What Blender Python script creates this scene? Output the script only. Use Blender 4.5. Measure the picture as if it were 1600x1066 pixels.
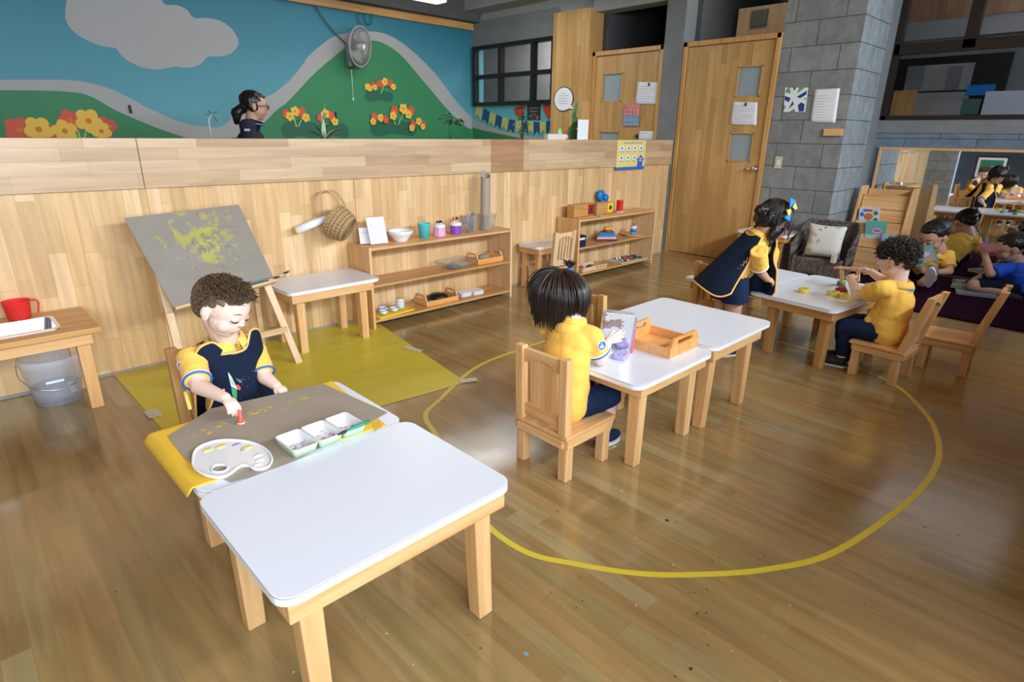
import bpy, bmesh, math, random
from mathutils import Vector, Matrix, Euler, noise
from math import pi, sin, cos, radians, sqrt, atan2
random.seed(7)
S = bpy.context.scene
for o in list(bpy.data.objects): bpy.data.objects.remove(o, do_unlink=True)
COL = S.collection

# ---------------------------------------------------------------- camera
EYE = Vector((0, 0, 1.35))
FPX = 924.68
_p, _r, _y = .336993, -.01236577, .771327
_f0 = Vector((sin(_y), cos(_y), 0)); _r0 = Vector((cos(_y), -sin(_y), 0))
_F = _f0*cos(_p) + Vector((0, 0, -1))*sin(_p)
_d = _F.cross(_r0)
CR = _r0*cos(_r) + _d*sin(_r)
CD = -_r0*sin(_r) + _d*cos(_r)
cam = bpy.data.objects.new('camera', bpy.data.cameras.new('camera')); COL.objects.link(cam)
cam.matrix_world = Matrix(((CR.x, -CD.x, -_F.x, EYE.x), (CR.y, -CD.y, -_F.y, EYE.y), (CR.z, -CD.z, -_F.z, EYE.z), (0, 0, 0, 1)))
cam.data.sensor_width = 36; cam.data.lens = FPX/1600*36; cam.data.clip_start = .02
S.camera = cam

# ---------------------------------------------------------------- world, light, exposure
S.view_settings.view_transform = 'Standard'; S.view_settings.look = 'None'
S.view_settings.gamma = 1; S.view_settings.use_curve_mapping = False
S.view_settings.exposure = 0.0
W = bpy.data.worlds.new('world'); S.world = W; W.use_nodes = True
_bg = W.node_tree.nodes['Background']; _bg.inputs[0].default_value = (.62, .76, 1, 1); _bg.inputs[1].default_value = 1.3

def area(name, loc, look, sx, sy, power, color, spread=180):
    l = bpy.data.lights.new(name, 'AREA'); l.shape = 'RECTANGLE'; l.size = sx; l.size_y = sy
    l.energy = power; l.color = color; l.spread = radians(spread)
    o = bpy.data.objects.new(name, l); COL.objects.link(o); o.location = loc
    o.rotation_euler = (Vector(look)-Vector(loc)).to_track_quat('-Z', 'Y').to_euler()
    return o
# daylight through the row of windows behind the photographer (wall y = -1.6)
area('window_daylight', (-.75, -1.52, 1.75), (-.75, 5, .9), 3.9, 1.7, 158, (.80, .90, 1), 138)
area('clerestory_daylight', (3.7, -1.45, 2.5), (3.7, 3.0, .9), 4.0, .4, 185, (.84, .92, 1), 150)  # unseen high light, added as fill for the middle tables
area('entrance_fill', (6.95, 3.3, 3.2), (7.2, 3.3, 0), .4, .8, 9, (1, .95, .88))  # added lamp without fixture, brightens the wood panel beyond the door
# side window light, then the ceiling strip lamp over the far corridor
area('side_window_daylight', (6.0, -1.52, 1.7), (6.5, 5, 1.2), 1.0, 1.4, 8, (.66, .82, 1), 110)
area('corridor_lamp_glow', (4.6, 5.6, 3.0), (4.6, 6.0, 0), 2.4, .8, 40, (.95, .98, 1))

# ---------------------------------------------------------------- measuring: a pixel of the photo seen on a real plane of the room
def at(px, py, x=None, y=None, z=None):
    d = _F + CR*((px-800)/FPX) + CD*((py-533)/FPX)
    if x is not None: t = x/d.x
    elif y is not None: t = y/d.y
    else: t = (z-EYE.z)/d.z
    return EYE + d*t

# ---------------------------------------------------------------- materials
def new_mat(name):
    m = bpy.data.materials.new(name); m.use_nodes = True
    nt = m.node_tree; b = nt.nodes['Principled BSDF']
    return m, nt, b
def plain(name, c, rough=.5, metal=0, spec=.5, alpha=1, trans=0, noise_amt=0, noise_scale=20, bump=0, bump_scale=60, coat=0, sheen=0, emis=0, ior=1.45, sub=0):
    m, nt, b = new_mat(name)
    b.inputs['Base Color'].default_value = (*c, 1); b.inputs['Roughness'].default_value = rough
    b.inputs['Metallic'].default_value = metal; b.inputs['Specular IOR Level'].default_value = spec
    b.inputs['Transmission Weight'].default_value = trans; b.inputs['IOR'].default_value = ior
    b.inputs['Coat Weight'].default_value = coat; b.inputs['Alpha'].default_value = alpha
    if sheen: b.inputs['Sheen Weight'].default_value = sheen
    if sub:
        b.inputs['Subsurface Weight'].default_value = sub; b.inputs['Subsurface Radius'].default_value = (.02, .008, .004)
        b.inputs['Subsurface Scale'].default_value = .4
    if emis:
        b.inputs['Emission Color'].default_value = (*c, 1); b.inputs['Emission Strength'].default_value = emis
    if noise_amt or bump:
        tc = nt.nodes.new('ShaderNodeTexCoord')
        n = nt.nodes.new('ShaderNodeTexNoise'); n.inputs['Scale'].default_value = noise_scale; n.inputs['Detail'].default_value = 5
        nt.links.new(tc.outputs['Object'], n.inputs['Vector'])
        if noise_amt:
            mx = nt.nodes.new('ShaderNodeMix'); mx.data_type = 'RGBA'
            mx.inputs[6].default_value = (*[max(0, v*(1-noise_amt)) for v in c], 1)
            mx.inputs[7].default_value = (*[min(1, v*(1+noise_amt)) for v in c], 1)
            nt.links.new(n.outputs['Fac'], mx.inputs[0]); nt.links.new(mx.outputs[2], b.inputs['Base Color'])
        if bump:
            n2 = nt.nodes.new('ShaderNodeTexNoise'); n2.inputs['Scale'].default_value = bump_scale; n2.inputs['Detail'].default_value = 4
            nt.links.new(tc.outputs['Object'], n2.inputs['Vector'])
            bp = nt.nodes.new('ShaderNodeBump'); bp.inputs['Strength'].default_value = bump; bp.inputs['Distance'].default_value = .01
            nt.links.new(n2.outputs['Fac'], bp.inputs['Height']); nt.links.new(bp.outputs[0], b.inputs['Normal'])
    return m
def ramp(nt, stops):
    r = nt.nodes.new('ShaderNodeValToRGB'); e = r.color_ramp.elements
    while len(e) > 1: e.remove(e[-1])
    e[0].position = stops[0][0]; e[0].color = (*stops[0][1], 1)
    for p, c in stops[1:]:
        q = e.new(p); q.color = (*c, 1)
    return r
def wood(name, c1, c2, axis='z', rough=.42, fine=1.0, knots=.5):
    """plain-sawn wood with its grain along one local axis"""
    m, nt, b = new_mat(name); L = nt.links.new
    tc = nt.nodes.new('ShaderNodeTexCoord'); oi = nt.nodes.new('ShaderNodeObjectInfo')
    ad = nt.nodes.new('ShaderNodeVectorMath'); ad.operation = 'ADD'
    mu = nt.nodes.new('ShaderNodeVectorMath'); mu.operation = 'SCALE'; mu.inputs[3].default_value = 7.3
    L(oi.outputs['Location'], mu.inputs[0]); L(tc.outputs['Object'], ad.inputs[0]); L(mu.outputs[0], ad.inputs[1])
    mp = nt.nodes.new('ShaderNodeMapping'); s = [26*fine]*3; s['xyz'.index(axis)] = 1.6*fine
    mp.inputs['Scale'].default_value = s; L(ad.outputs[0], mp.inputs['Vector'])
    n = nt.nodes.new('ShaderNodeTexNoise'); n.inputs['Scale'].default_value = 1; n.inputs['Detail'].default_value = 6; n.inputs['Distortion'].default_value = knots
    L(mp.outputs[0], n.inputs['Vector'])
    mid = tuple((a+b2)/2 for a, b2 in zip(c1, c2))
    r = ramp(nt, [(.3, c2), (.5, mid), (.68, c1)]); L(n.outputs['Fac'], r.inputs[0])
    L(r.outputs[0], b.inputs['Base Color']); b.inputs['Roughness'].default_value = rough
    bp = nt.nodes.new('ShaderNodeBump'); bp.inputs['Strength'].default_value = .08; bp.inputs['Distance'].default_value = .003
    L(n.outputs['Fac'], bp.inputs['Height']); L(bp.outputs[0], b.inputs['Normal'])
    return m
def stave(name, u, v, ulen, vwid, stops, rough=.4, grain=.16, seam=(.3, .2, .1), seam_w=.0012, offs=.37, coat=0, spec=.5, rough_noise=0, big=0):
    """staves laid along axis u, stacked along axis v, each with its own tone"""
    m, nt, b = new_mat(name); L = nt.links.new
    tc = nt.nodes.new('ShaderNodeTexCoord'); sp = nt.nodes.new('ShaderNodeSeparateXYZ'); L(tc.outputs['Object'], sp.inputs[0])
    cb = nt.nodes.new('ShaderNodeCombineXYZ'); ix = {'x': 0, 'y': 1, 'z': 2}
    L(sp.outputs[ix[u]], cb.inputs[0]); L(sp.outputs[ix[v]], cb.inputs[1])
    # per-row shift so that the butt joints fall irregularly
    dv = nt.nodes.new('ShaderNodeMath'); dv.operation = 'DIVIDE'; dv.inputs[1].default_value = vwid; L(sp.outputs[ix[v]], dv.inputs[0])
    fl = nt.nodes.new('ShaderNodeMath'); fl.operation = 'FLOOR'; L(dv.outputs[0], fl.inputs[0])
    wn = nt.nodes.new('ShaderNodeTexWhiteNoise'); wn.noise_dimensions = '1D'; L(fl.outputs[0], wn.inputs['W'])
    ml = nt.nodes.new('ShaderNodeMath'); ml.operation = 'MULTIPLY_ADD'; ml.inputs[1].default_value = ulen; L(wn.outputs['Value'], ml.inputs[0]); L(sp.outputs[ix[u]], ml.inputs[2])
    L(ml.outputs[0], cb.inputs[0])
    br = nt.nodes.new('ShaderNodeTexBrick'); br.offset = 0; br.inputs['Scale'].default_value = 1
    br.inputs['Brick Width'].default_value = ulen; br.inputs['Row Height'].default_value = vwid
    br.inputs['Mortar Size'].default_value = seam_w; br.inputs['Mortar Smooth'].default_value = .3
    br.inputs['Color1'].default_value = (0, 0, 0, 1); br.inputs['Color2'].default_value = (1, 1, 1, 1); br.inputs['Mortar'].default_value = (.5, .5, .5, 1)
    L(cb.outputs[0], br.inputs['Vector'])
    r = ramp(nt, stops); L(br.outputs['Color'], r.inputs[0])
    mp = nt.nodes.new('ShaderNodeMapping'); s = [18, 18, 18]; s[ix[u]] = 1.3
    mp.inputs['Scale'].default_value = s; L(tc.outputs['Object'], mp.inputs['Vector'])
    n = nt.nodes.new('ShaderNodeTexNoise'); n.inputs['Scale'].default_value = 1.6; n.inputs['Detail'].default_value = 7; n.inputs['Distortion'].default_value = .6
    L(mp.outputs[0], n.inputs['Vector'])
    g = nt.nodes.new('ShaderNodeMapRange'); g.inputs[1].default_value = .3; g.inputs[2].default_value = .7; g.inputs[3].default_value = 1-grain; g.inputs[4].default_value = 1+grain*.6
    L(n.outputs['Fac'], g.inputs[0])
    m1 = nt.nodes.new('ShaderNodeMix'); m1.data_type = 'RGBA'; m1.blend_type = 'MULTIPLY'; m1.inputs[0].default_value = 1
    L(r.outputs[0], m1.inputs[6]); L(g.outputs[0], m1.inputs[7])
    m2 = nt.nodes.new('ShaderNodeMix'); m2.data_type = 'RGBA'; m2.inputs[7].default_value = (*seam, 1)
    L(br.outputs['Fac'], m2.inputs[0]); L(m1.outputs[2], m2.inputs[6])
    out = m2
    if big:
        n3 = nt.nodes.new('ShaderNodeTexNoise'); n3.inputs['Scale'].default_value = 1.1; n3.inputs['Detail'].default_value = 3; L(tc.outputs['Object'], n3.inputs['Vector'])
        g3 = nt.nodes.new('ShaderNodeMapRange'); g3.inputs[1].default_value = .35; g3.inputs[2].default_value = .65; g3.inputs[3].default_value = 1-big; g3.inputs[4].default_value = 1+big*.4
        L(n3.outputs['Fac'], g3.inputs[0])
        m3 = nt.nodes.new('ShaderNodeMix'); m3.data_type = 'RGBA'; m3.blend_type = 'MULTIPLY'; m3.inputs[0].default_value = 1
        L(m2.outputs[2], m3.inputs[6]); L(g3.outputs[0], m3.inputs[7]); out = m3
    L(out.outputs[2], b.inputs['Base Color'])
    b.inputs['Roughness'].default_value = rough; b.inputs['Coat Weight'].default_value = coat; b.inputs['Coat Roughness'].default_value = .12; b.inputs['Specular IOR Level'].default_value = spec
    if rough_noise:
        n2 = nt.nodes.new('ShaderNodeTexNoise'); n2.inputs['Scale'].default_value = 3; n2.inputs['Detail'].default_value = 6; L(tc.outputs['Object'], n2.inputs['Vector'])
        g2 = nt.nodes.new('ShaderNodeMapRange'); g2.inputs[1].default_value = .3; g2.inputs[2].default_value = .7; g2.inputs[3].default_value = rough-rough_noise; g2.inputs[4].default_value = rough+rough_noise
        L(n2.outputs['Fac'], g2.inputs[0]); L(g2.outputs[0], b.inputs['Roughness'])
    return m
def blocks(name, u, c1, c2, bw=.46, bh=.2248, z0=.06, mortar=(.07, .075, .075)):
    m, nt, b = new_mat(name); L = nt.links.new
    tc = nt.nodes.new('ShaderNodeTexCoord'); sp = nt.nodes.new('ShaderNodeSeparateXYZ'); L(tc.outputs['Object'], sp.inputs[0])
    cb = nt.nodes.new('ShaderNodeCombineXYZ'); a = nt.nodes.new('ShaderNodeMath'); a.inputs[1].default_value = z0
    L(sp.outputs['xyz'.index(u)], cb.inputs[0]); L(sp.outputs[2], a.inputs[0]); L(a.outputs[0], cb.inputs[1])
    br = nt.nodes.new('ShaderNodeTexBrick'); br.offset = .5; br.inputs['Scale'].default_value = 1
    br.inputs['Brick Width'].default_value = bw; br.inputs['Row Height'].default_value = bh
    br.inputs['Mortar Size'].default_value = .0045; br.inputs['Mortar Smooth'].default_value = .5
    br.inputs['Color1'].default_value = (*c1, 1); br.inputs['Color2'].default_value = (*c2, 1); br.inputs['Mortar'].default_value = (*mortar, 1)
    L(cb.outputs[0], br.inputs['Vector'])
    n = nt.nodes.new('ShaderNodeTexNoise'); n.inputs['Scale'].default_value = 9; n.inputs['Detail'].default_value = 9; n.inputs['Roughness'].default_value = .7; L(tc.outputs['Object'], n.inputs['Vector'])
    g = nt.nodes.new('ShaderNodeMapRange'); g.inputs[1].default_value = .3; g.inputs[2].default_value = .7; g.inputs[3].default_value = .72; g.inputs[4].default_value = 1.2; L(n.outputs['Fac'], g.inputs[0])
    m1 = nt.nodes.new('ShaderNodeMix'); m1.data_type = 'RGBA'; m1.blend_type = 'MULTIPLY'; m1.inputs[0].default_value = 1
    L(br.outputs['Color'], m1.inputs[6]); L(g.outputs[0], m1.inputs[7]); L(m1.outputs[2], b.inputs['Base Color'])
    b.inputs['Roughness'].default_value = .8
    n2 = nt.nodes.new('ShaderNodeTexNoise'); n2.inputs['Scale'].default_value = 120; n2.inputs['Detail'].default_value = 3; L(tc.outputs['Object'], n2.inputs['Vector'])
    mm = nt.nodes.new('ShaderNodeMath'); mm.operation = 'MULTIPLY_ADD'; mm.inputs[1].default_value = -3; L(br.outputs['Fac'], mm.inputs[0]); L(n2.outputs['Fac'], mm.inputs[2])
    bp = nt.nodes.new('ShaderNodeBump'); bp.inputs['Strength'].default_value = .5; bp.inputs['Distance'].default_value = .004
    L(mm.outputs[0], bp.inputs['Height']); L(bp.outputs[0], b.inputs['Normal'])
    return m
M = {}
_w1, _w2 = (.82, .51, .24), (.62, .32, .115)      # light pine
for ax in 'xyz':
    M['pine_'+ax] = wood('pine_'+ax, _w1, _w2, ax)
    M['oak_'+ax] = wood('honey_wood_'+ax, (.66, .37, .13), (.47, .23, .065), ax)
    M['pale_'+ax] = wood('pale_wood_'+ax, (.80, .56, .33), (.66, .43, .23), ax)
    M['dark_'+ax] = wood('dark_wood_'+ax, (.27, .13, .05), (.12, .05, .02), ax)
M['orange_x'] = wood('orange_tray_wood', (.83, .40, .12), (.68, .27, .06), 'x', rough=.35)
M['orange_y'] = wood('orange_tray_wood_end', (.85, .50, .22), (.74, .38, .12), 'y', rough=.35)
M['lam'] = plain('white_laminate', (.74, .79, .88), .28, spec=.5)
M['lam_edge'] = plain('white_edge_band', (.84, .86, .9), .35)
M['lam_line'] = plain('laminate_seam', (.2, .2, .22), .6)
M['white'] = plain('white_paint', (.8, .8, .8), .45)
M['porcelain'] = plain('white_glazed', (.84, .86, .9), .15, coat=.5)
M['paper'] = plain('white_paper', (.8, .82, .86), .8)
M['black'] = plain('black_metal', (.012, .011, .011), .4)
M['ink'] = plain('dark_ink', (.03, .03, .04), .7)
M['kraft'] = plain('kraft_paper', (.35, .305, .245), .7, noise_amt=.12, noise_scale=6, bump=.3, bump_scale=9)
M['skin'] = plain('skin', (.80, .56, .46), .5, sub=.12, noise_amt=.05, noise_scale=30)
M['skin_tan'] = plain('tan_skin', (.56, .32, .22), .5, sub=.1)
M['skin_pink'] = plain('pale_skin', (.84, .60, .52), .5, sub=.12)
M['lip'] = plain('lips', (.66, .26, .24), .45)
M['yellow_shirt'] = plain('yellow_pique', (.95, .55, .09), .85, sheen=.2, noise_amt=.07, noise_scale=14, bump=.35, bump_scale=14)
M['navy'] = plain('navy_cloth', (.005, .012, .032), .85, spec=.25, noise_amt=.25, noise_scale=12, bump=.3, bump_scale=16)
M['navy2'] = plain('navy_shorts', (.010, .020, .062), .9, spec=.25, noise_amt=.2, noise_scale=15, bump=.4, bump_scale=20)
M['piping'] = plain('yellow_piping', (.93, .52, .14), .7)
M['blue'] = plain('royal_blue_trim', (.03, .14, .48), .6)
M['blue_shirt'] = plain('blue_cotton', (.015, .08, .62), .8, noise_amt=.2, noise_scale=9, bump=.4, bump_scale=9)
M['glass'] = plain('clear_plastic', (.95, .97, 1), .06, trans=1, ior=1.08)
M['clear'] = plain('clear_polycarbonate', (.9, .94, 1), .12, trans=.85, ior=1.12, alpha=.5)
M['frost'] = plain('frosted_glass', (.30, .37, .40), .35)
M['red'] = plain('red_plastic', (.75, .03, .02), .3)
M['green'] = plain('green_paint', (.02, .3, .16), .4)
M['yellow'] = plain('yellow_paint', (.85, .62, .03), .4)
M['bluep'] = plain('blue_paint', (.01, .2, .6), .4)
M['pink'] = plain('pink_plastic', (.85, .42, .72), .4)
M['purple'] = plain('purple_plastic', (.25, .07, .5), .4)
M['teal'] = plain('turquoise_plastic', (.08, .55, .58), .35)
M['steel'] = plain('stainless_steel', (.72, .74, .77), .22, metal=1)
M['dark_hair'] = plain('dark_brown_hair', (.022, .013, .009), .38, noise_amt=.5, noise_scale=60)
M['black_hair'] = plain('black_hair', (.010, .007, .006), .4, noise_amt=.5, noise_scale=60)
M['brown_hair'] = plain('brown_hair', (.12, .078, .046), .5, noise_amt=.5, noise_scale=60)
M['leaf'] = plain('green_leaf', (.03, .13, .04), .5)
M['pale_leaf'] = plain('striped_pale_leaf', (.4, .5, .3), .5)

# ---------------------------------------------------------------- mesh helpers
class MB:
    """collects shapes and links them as ONE mesh object"""
    def __init__(s): s.v = []; s.f = []; s.m = []; s.sm = []
    def add(s, vs, fs, mi=0, smooth=False, mtx=None):
        n = len(s.v)
        s.v += [(mtx @ Vector(v)) if mtx else Vector(v) for v in vs]
        for f in fs: s.f.append([i+n for i in f]); s.m.append(mi); s.sm.append(smooth)
        return s
    def box(s, c, d, mi=0, rot=None, mtx=None):
        x, y, z = d[0]/2, d[1]/2, d[2]/2
        vs = [Vector((a*x, b*y, e*z)) for a in (-1, 1) for b in (-1, 1) for e in (-1, 1)]
        if rot is not None:
            R = rot if isinstance(rot, Matrix) else Euler(rot).to_matrix(); vs = [R @ v for v in vs]
        vs = [v+Vector(c) for v in vs]
        return s.add(vs, [(0, 1, 3, 2), (4, 6, 7, 5), (0, 4, 5, 1), (2, 3, 7, 6), (0, 2, 6, 4), (1, 5, 7, 3)], mi, False, mtx)
    def span(s, a, b, mi=0, mtx=None):
        a = Vector(a); b = Vector(b); return s.box((a+b)/2, [abs(q) for q in (b-a)], mi, None, mtx)
    def bar(s, p, q, w, h, mi=0, up=(0, 0, 1)):
        p = Vector(p); q = Vector(q); d = (q-p); L = d.length; d.normalize()
        side = d.cross(Vector(up))
        if side.length < 1e-4: side = Vector((1, 0, 0))
        side.normalize(); u = side.cross(d)
        R = Matrix((side, d, u)).transposed()
        return s.box((p+q)/2, (w, L, h), mi, R)
    def tube(s, pts, r, n=8, mi=0, closed=False, caps=True, flat=1.0):
        pts = [Vector(p) for p in pts]; k = len(pts); rs = r if isinstance(r, (list, tuple)) else [r]*k
        ring = []; prev = None
        for i, p in enumerate(pts):
            if closed: t = pts[(i+1) % k]-pts[i-1]
            else: t = pts[min(i+1, k-1)]-pts[max(i-1, 0)]
            if t.length < 1e-9: t = Vector((0, 0, 1))
            t.normalize()
            if prev is None:
                a = Vector((0, 0, 1)) if abs(t.z) < .9 else Vector((1, 0, 0)); nrm = (a-t*a.dot(t)).normalized()
            else:
                nrm = prev-t*prev.dot(t)
                nrm = nrm.normalized() if nrm.length > 1e-6 else prev
            prev = nrm; bn = t.cross(nrm)
            ring.append([p+(nrm*cos(2*pi*j/n)*flat+bn*sin(2*pi*j/n))*rs[i] for j in range(n)])
        vs = [v for R_ in ring for v in R_]; fs = []
        for i in range(k if closed else k-1):
            a = i*n; b = ((i+1) % k)*n
            for j in range(n): fs.append((a+j, a+(j+1) % n, b+(j+1) % n, b+j))
        if caps and not closed:
            fs.append(tuple(range(n))[::-1]); fs.append(tuple(range((k-1)*n, k*n)))
        return s.add(vs, fs, mi, True)
    def lathe(s, prof, c=(0, 0, 0), n=24, mi=0, mtx=None, smooth=True, sx=1, sy=1):
        c = Vector(c); vs = []; fs = []
        for r, z in prof:
            for j in range(n): vs.append(c+Vector((r*sx*cos(2*pi*j/n), r*sy*sin(2*pi*j/n), z)))
        for i in range(len(prof)-1):
            for j in range(n):
                fs.append((i*n+j, i*n+(j+1) % n, (i+1)*n+(j+1) % n, (i+1)*n+j))
        if prof[0][0] > 1e-5: fs.append(tuple(range(n))[::-1])
        if prof[-1][0] > 1e-5: fs.append(tuple(range((len(prof)-1)*n, len(prof)*n)))
        return s.add(vs, fs, mi, smooth, mtx)
    def prism(s, out, z0, z1, mi=0, mtx=None, smooth=False):
        n = len(out); vs = [Vector((x, y, z0)) for x, y in out]+[Vector((x, y, z1)) for x, y in out]
        fs = [tuple(range(n))[::-1], tuple(range(n, 2*n))]+[(i, (i+1) % n, n+(i+1) % n, n+i) for i in range(n)]
        return s.add(vs, fs, mi, smooth, mtx)
    def poly(s, pts, mi=0, mtx=None): return s.add(pts, [tuple(range(len(pts)))], mi, False, mtx)
    def ball(s, c, r, mi=0, n=12, rot=None, mtx=None):
        r = (r, r, r) if not isinstance(r, (tuple, list)) else r; c = Vector(c); vs = []; fs = []; k = n//2+1
        R = Euler(rot).to_matrix() if isinstance(rot, (tuple, list)) else (rot or Matrix.Identity(3))
        for i in range(1, k):
            a = pi*i/k
            for j in range(n): vs.append(c+R @ Vector((r[0]*sin(a)*cos(2*pi*j/n), r[1]*sin(a)*sin(2*pi*j/n), r[2]*cos(a))))
        top = len(vs); vs += [c+R @ Vector((0, 0, r[2])), c-R @ Vector((0, 0, r[2]))]
        for i in range(k-2):
            for j in range(n): fs.append((i*n+j, (i+1)*n+j, (i+1)*n+(j+1) % n, i*n+(j+1) % n))
        for j in range(n): fs.append((top, j, (j+1) % n)); fs.append((top+1, (k-2)*n+(j+1) % n, (k-2)*n+j))
        return s.add(vs, fs, mi, True, mtx)
    def grid(s, fn, nu, nv, mi=0, smooth=True, mtx=None, thick=0):
        vs = [Vector(fn(i/nu, j/nv)) for i in range(nu+1) for j in range(nv+1)]
        fs = [(i*(nv+1)+j, (i+1)*(nv+1)+j, (i+1)*(nv+1)+j+1, i*(nv+1)+j+1) for i in range(nu) for j in range(nv)]
        return s.add(vs, fs, mi, smooth, mtx)
    def build(s, name, mats, parent=None, bevel=0, solid=0, subsurf=0, loc=None, seg=2, autos=False):
        me = bpy.data.meshes.new(name)
        L = Vector(loc) if loc is not None else Vector((0, 0, 0))
        me.from_pydata([tuple(v-L) for v in s.v], [], s.f)
        for mt in (mats if isinstance(mats, (list, tuple)) else [mats]): me.materials.append(M[mt] if isinstance(mt, str) else mt)
        me.polygons.foreach_set('material_index', s.m); me.polygons.foreach_set('use_smooth', s.sm)
        me.validate(); me.update()
        b = bmesh.new(); b.from_mesh(me); bmesh.ops.recalc_face_normals(b, faces=b.faces); b.to_mesh(me); b.free()
        o = bpy.data.objects.new(name, me); COL.objects.link(o); o.location = L
        if parent is not None: o.parent = parent
        if solid:
            q = o.modifiers.new('solid', 'SOLIDIFY'); q.thickness = solid; q.offset = 0
        if subsurf:
            q = o.modifiers.new('sub', 'SUBSURF'); q.levels = subsurf; q.render_levels = subsurf
        if bevel:
            q = o.modifiers.new('bevel', 'BEVEL'); q.width = bevel; q.segments = seg; q.limit_method = 'ANGLE'; q.angle_limit = radians(40)
        return o
def thing(name, label, cat, loc=(0, 0, 0), rz=0, group=None, rot=None):
    o = bpy.data.objects.new(name, None); COL.objects.link(o); o.empty_display_size = .05
    o.location = loc; o.rotation_euler = rot if rot else (0, 0, rz)
    o['label'] = label; o['category'] = cat
    if group: o['group'] = group
    return o
def tag(o, label=None, cat=None, group=None, kind=None):
    if label: o['label'] = label
    if cat: o['category'] = cat
    if group: o['group'] = group
    if kind: o['kind'] = kind
    return o
def struct(o): o['kind'] = 'structure'; return o
def copy_tree(o, parent=None):
    c = o.copy(); COL.objects.link(c)
    if parent is not None: c.parent = parent
    for ch in [q for q in bpy.data.objects if q.parent == o]: copy_tree(ch, c)
    return c
def catmull(pts, k=6, closed=False):
    P = [Vector(p) for p in pts]; n = len(P); out = []
    rng = range(n) if closed else range(n-1)
    for i in rng:
        if closed: a, b, c, d = P[i-1], P[i], P[(i+1) % n], P[(i+2) % n]
        else: a, b, c, d = P[max(i-1, 0)], P[i], P[i+1], P[min(i+2, n-1)]
        for j in range(k):
            t = j/k
            out.append(.5*((2*b)+(c-a)*t+(2*a-5*b+4*c-d)*t*t+(3*b-a-3*c+d)*t**3))
    if not closed: out.append(P[-1])
    return out
def rrect(x0, y0, x1, y1, r, n=5):
    out = []
    for cx, cy, a in ((x1-r, y1-r, 0), (x0+r, y1-r, 90), (x0+r, y0+r, 180), (x1-r, y0+r, 270)):
        for i in range(n+1):
            t = radians(a+90*i/n); out.append((cx+r*cos(t), cy+r*sin(t)))
    return out
def text_obj(name, body, size, mat, mtx, parent=None, align='CENTER', thick=.0004, label=None):
    """lettering turned into a mesh; x right, y up, z out of the surface of mtx"""
    cu = bpy.data.curves.new(name, 'FONT'); cu.body = body; cu.size = size; cu.align_x = align; cu.align_y = 'CENTER'; cu.extrude = thick
    cu.resolution_u = 2
    t = bpy.data.objects.new(name+'_tmp', cu); COL.objects.link(t)
    bpy.context.view_layer.update()
    me = bpy.data.meshes.new_from_object(t.evaluated_get(bpy.context.evaluated_depsgraph_get()))
    bpy.data.objects.remove(t, do_unlink=True)
    me.materials.clear(); me.materials.append(M[mat] if isinstance(mat, str) else mat)
    o = bpy.data.objects.new(name, me); COL.objects.link(o)
    if parent is not None: o.parent = parent
    o.matrix_local = mtx
    return o
def frame_m(o, xdir, ydir):
    """matrix with origin o, x and y axes given (world), z = x cross y"""
    x = Vector(xdir).normalized(); y = Vector(ydir); y = (y-x*y.dot(x)).normalized(); z = x.cross(y); o = Vector(o)
    return Matrix(((x.x, y.x, z.x, o.x), (x.y, y.y, z.y, o.y), (x.z, y.z, z.z, o.z), (0, 0, 0, 1)))
# ================================================================ THE ROOM
ST = [(0, (.56, .345, .155)), (.25, (.73, .475, .225)), (.5, (.66, .42, .19)), (.75, (.81, .565, .31)), (1, (.70, .44, .20))]
M['wall_staves'] = stave('wall_staves', 'z', 'x', .50, .078, ST, rough=.36, grain=.20, seam=(.42, .25, .12), seam_w=.0008, coat=.15)
SB = [(0, (.44, .285, .155)), (.3, (.58, .40, .235)), (.6, (.52, .35, .195)), (1, (.64, .465, .29))]
M['band_staves'] = stave('band_staves', 'x', 'z', .55, .066, SB, rough=.4, grain=.18, seam=(.36, .22, .12), seam_w=.0008, coat=.1)
SD = [(0, (.44, .25, .085)), (.4, (.56, .33, .115)), (.7, (.50, .29, .10)), (1, (.63, .39, .15))]
M['door_staves'] = stave('door_staves', 'z', 'y', .8, .07, SD, rough=.4, grain=.14, seam=(.36, .2, .08), seam_w=.0006)
M['cladding'] = stave('far_cladding', 'z', 'y', 1.6, .09, [(0, (.34, .18, .09)), (.5, (.45, .26, .14)), (1, (.38, .22, .12))], rough=.5, grain=.2)
SF = [(0, (.30, .205, .085)), (.2, (.38, .24, .095)), (.4, (.34, .25, .11)), (.6, (.41, .265, .11)), (.8, (.33, .24, .095)), (1, (.41, .32, .16))]
M['floor'] = stave('floor_planks', 'y', 'x', .62, .0675, SF, rough=.15, grain=.20, seam=(.26, .18, .085), seam_w=.0005, spec=.8, rough_noise=.05, coat=.0, big=.14)
M['ceil'] = stave('ceiling_boards', 'y', 'x', 2.4, .09, [(0, (.50, .24, .06)), (1, (.60, .32, .09))], rough=.5, grain=.2)
M['concrete'] = plain('smooth_concrete', (.20, .215, .215), .8, noise_amt=.22, noise_scale=5, bump=.25, bump_scale=90)
M['concrete_l'] = plain('pale_concrete', (.33, .34, .32), .8, noise_amt=.15, noise_scale=6, bump=.2, bump_scale=90)
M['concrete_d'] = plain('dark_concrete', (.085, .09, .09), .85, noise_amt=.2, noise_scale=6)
M['blocks_y'] = blocks('block_wall_y', 'y', (.20, .215, .21), (.26, .275, .27))
M['blocks_x_lit'] = blocks('block_wall_x_lit', 'x', (.25, .28, .285), (.29, .32, .325))  # lighter, bluer copy: window light on the side faces put into the colour
M['blocks_r'] = blocks('block_wall_sky_tint', 'y', (.15, .20, .255), (.165, .215, .27), bw=.62, bh=.45, z0=.448, mortar=(.06, .08, .11))  # cool sky light put into the block colour as a blue tint
M['sky_paint'], _nt, _b = new_mat('mural_sky_paint')
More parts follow.
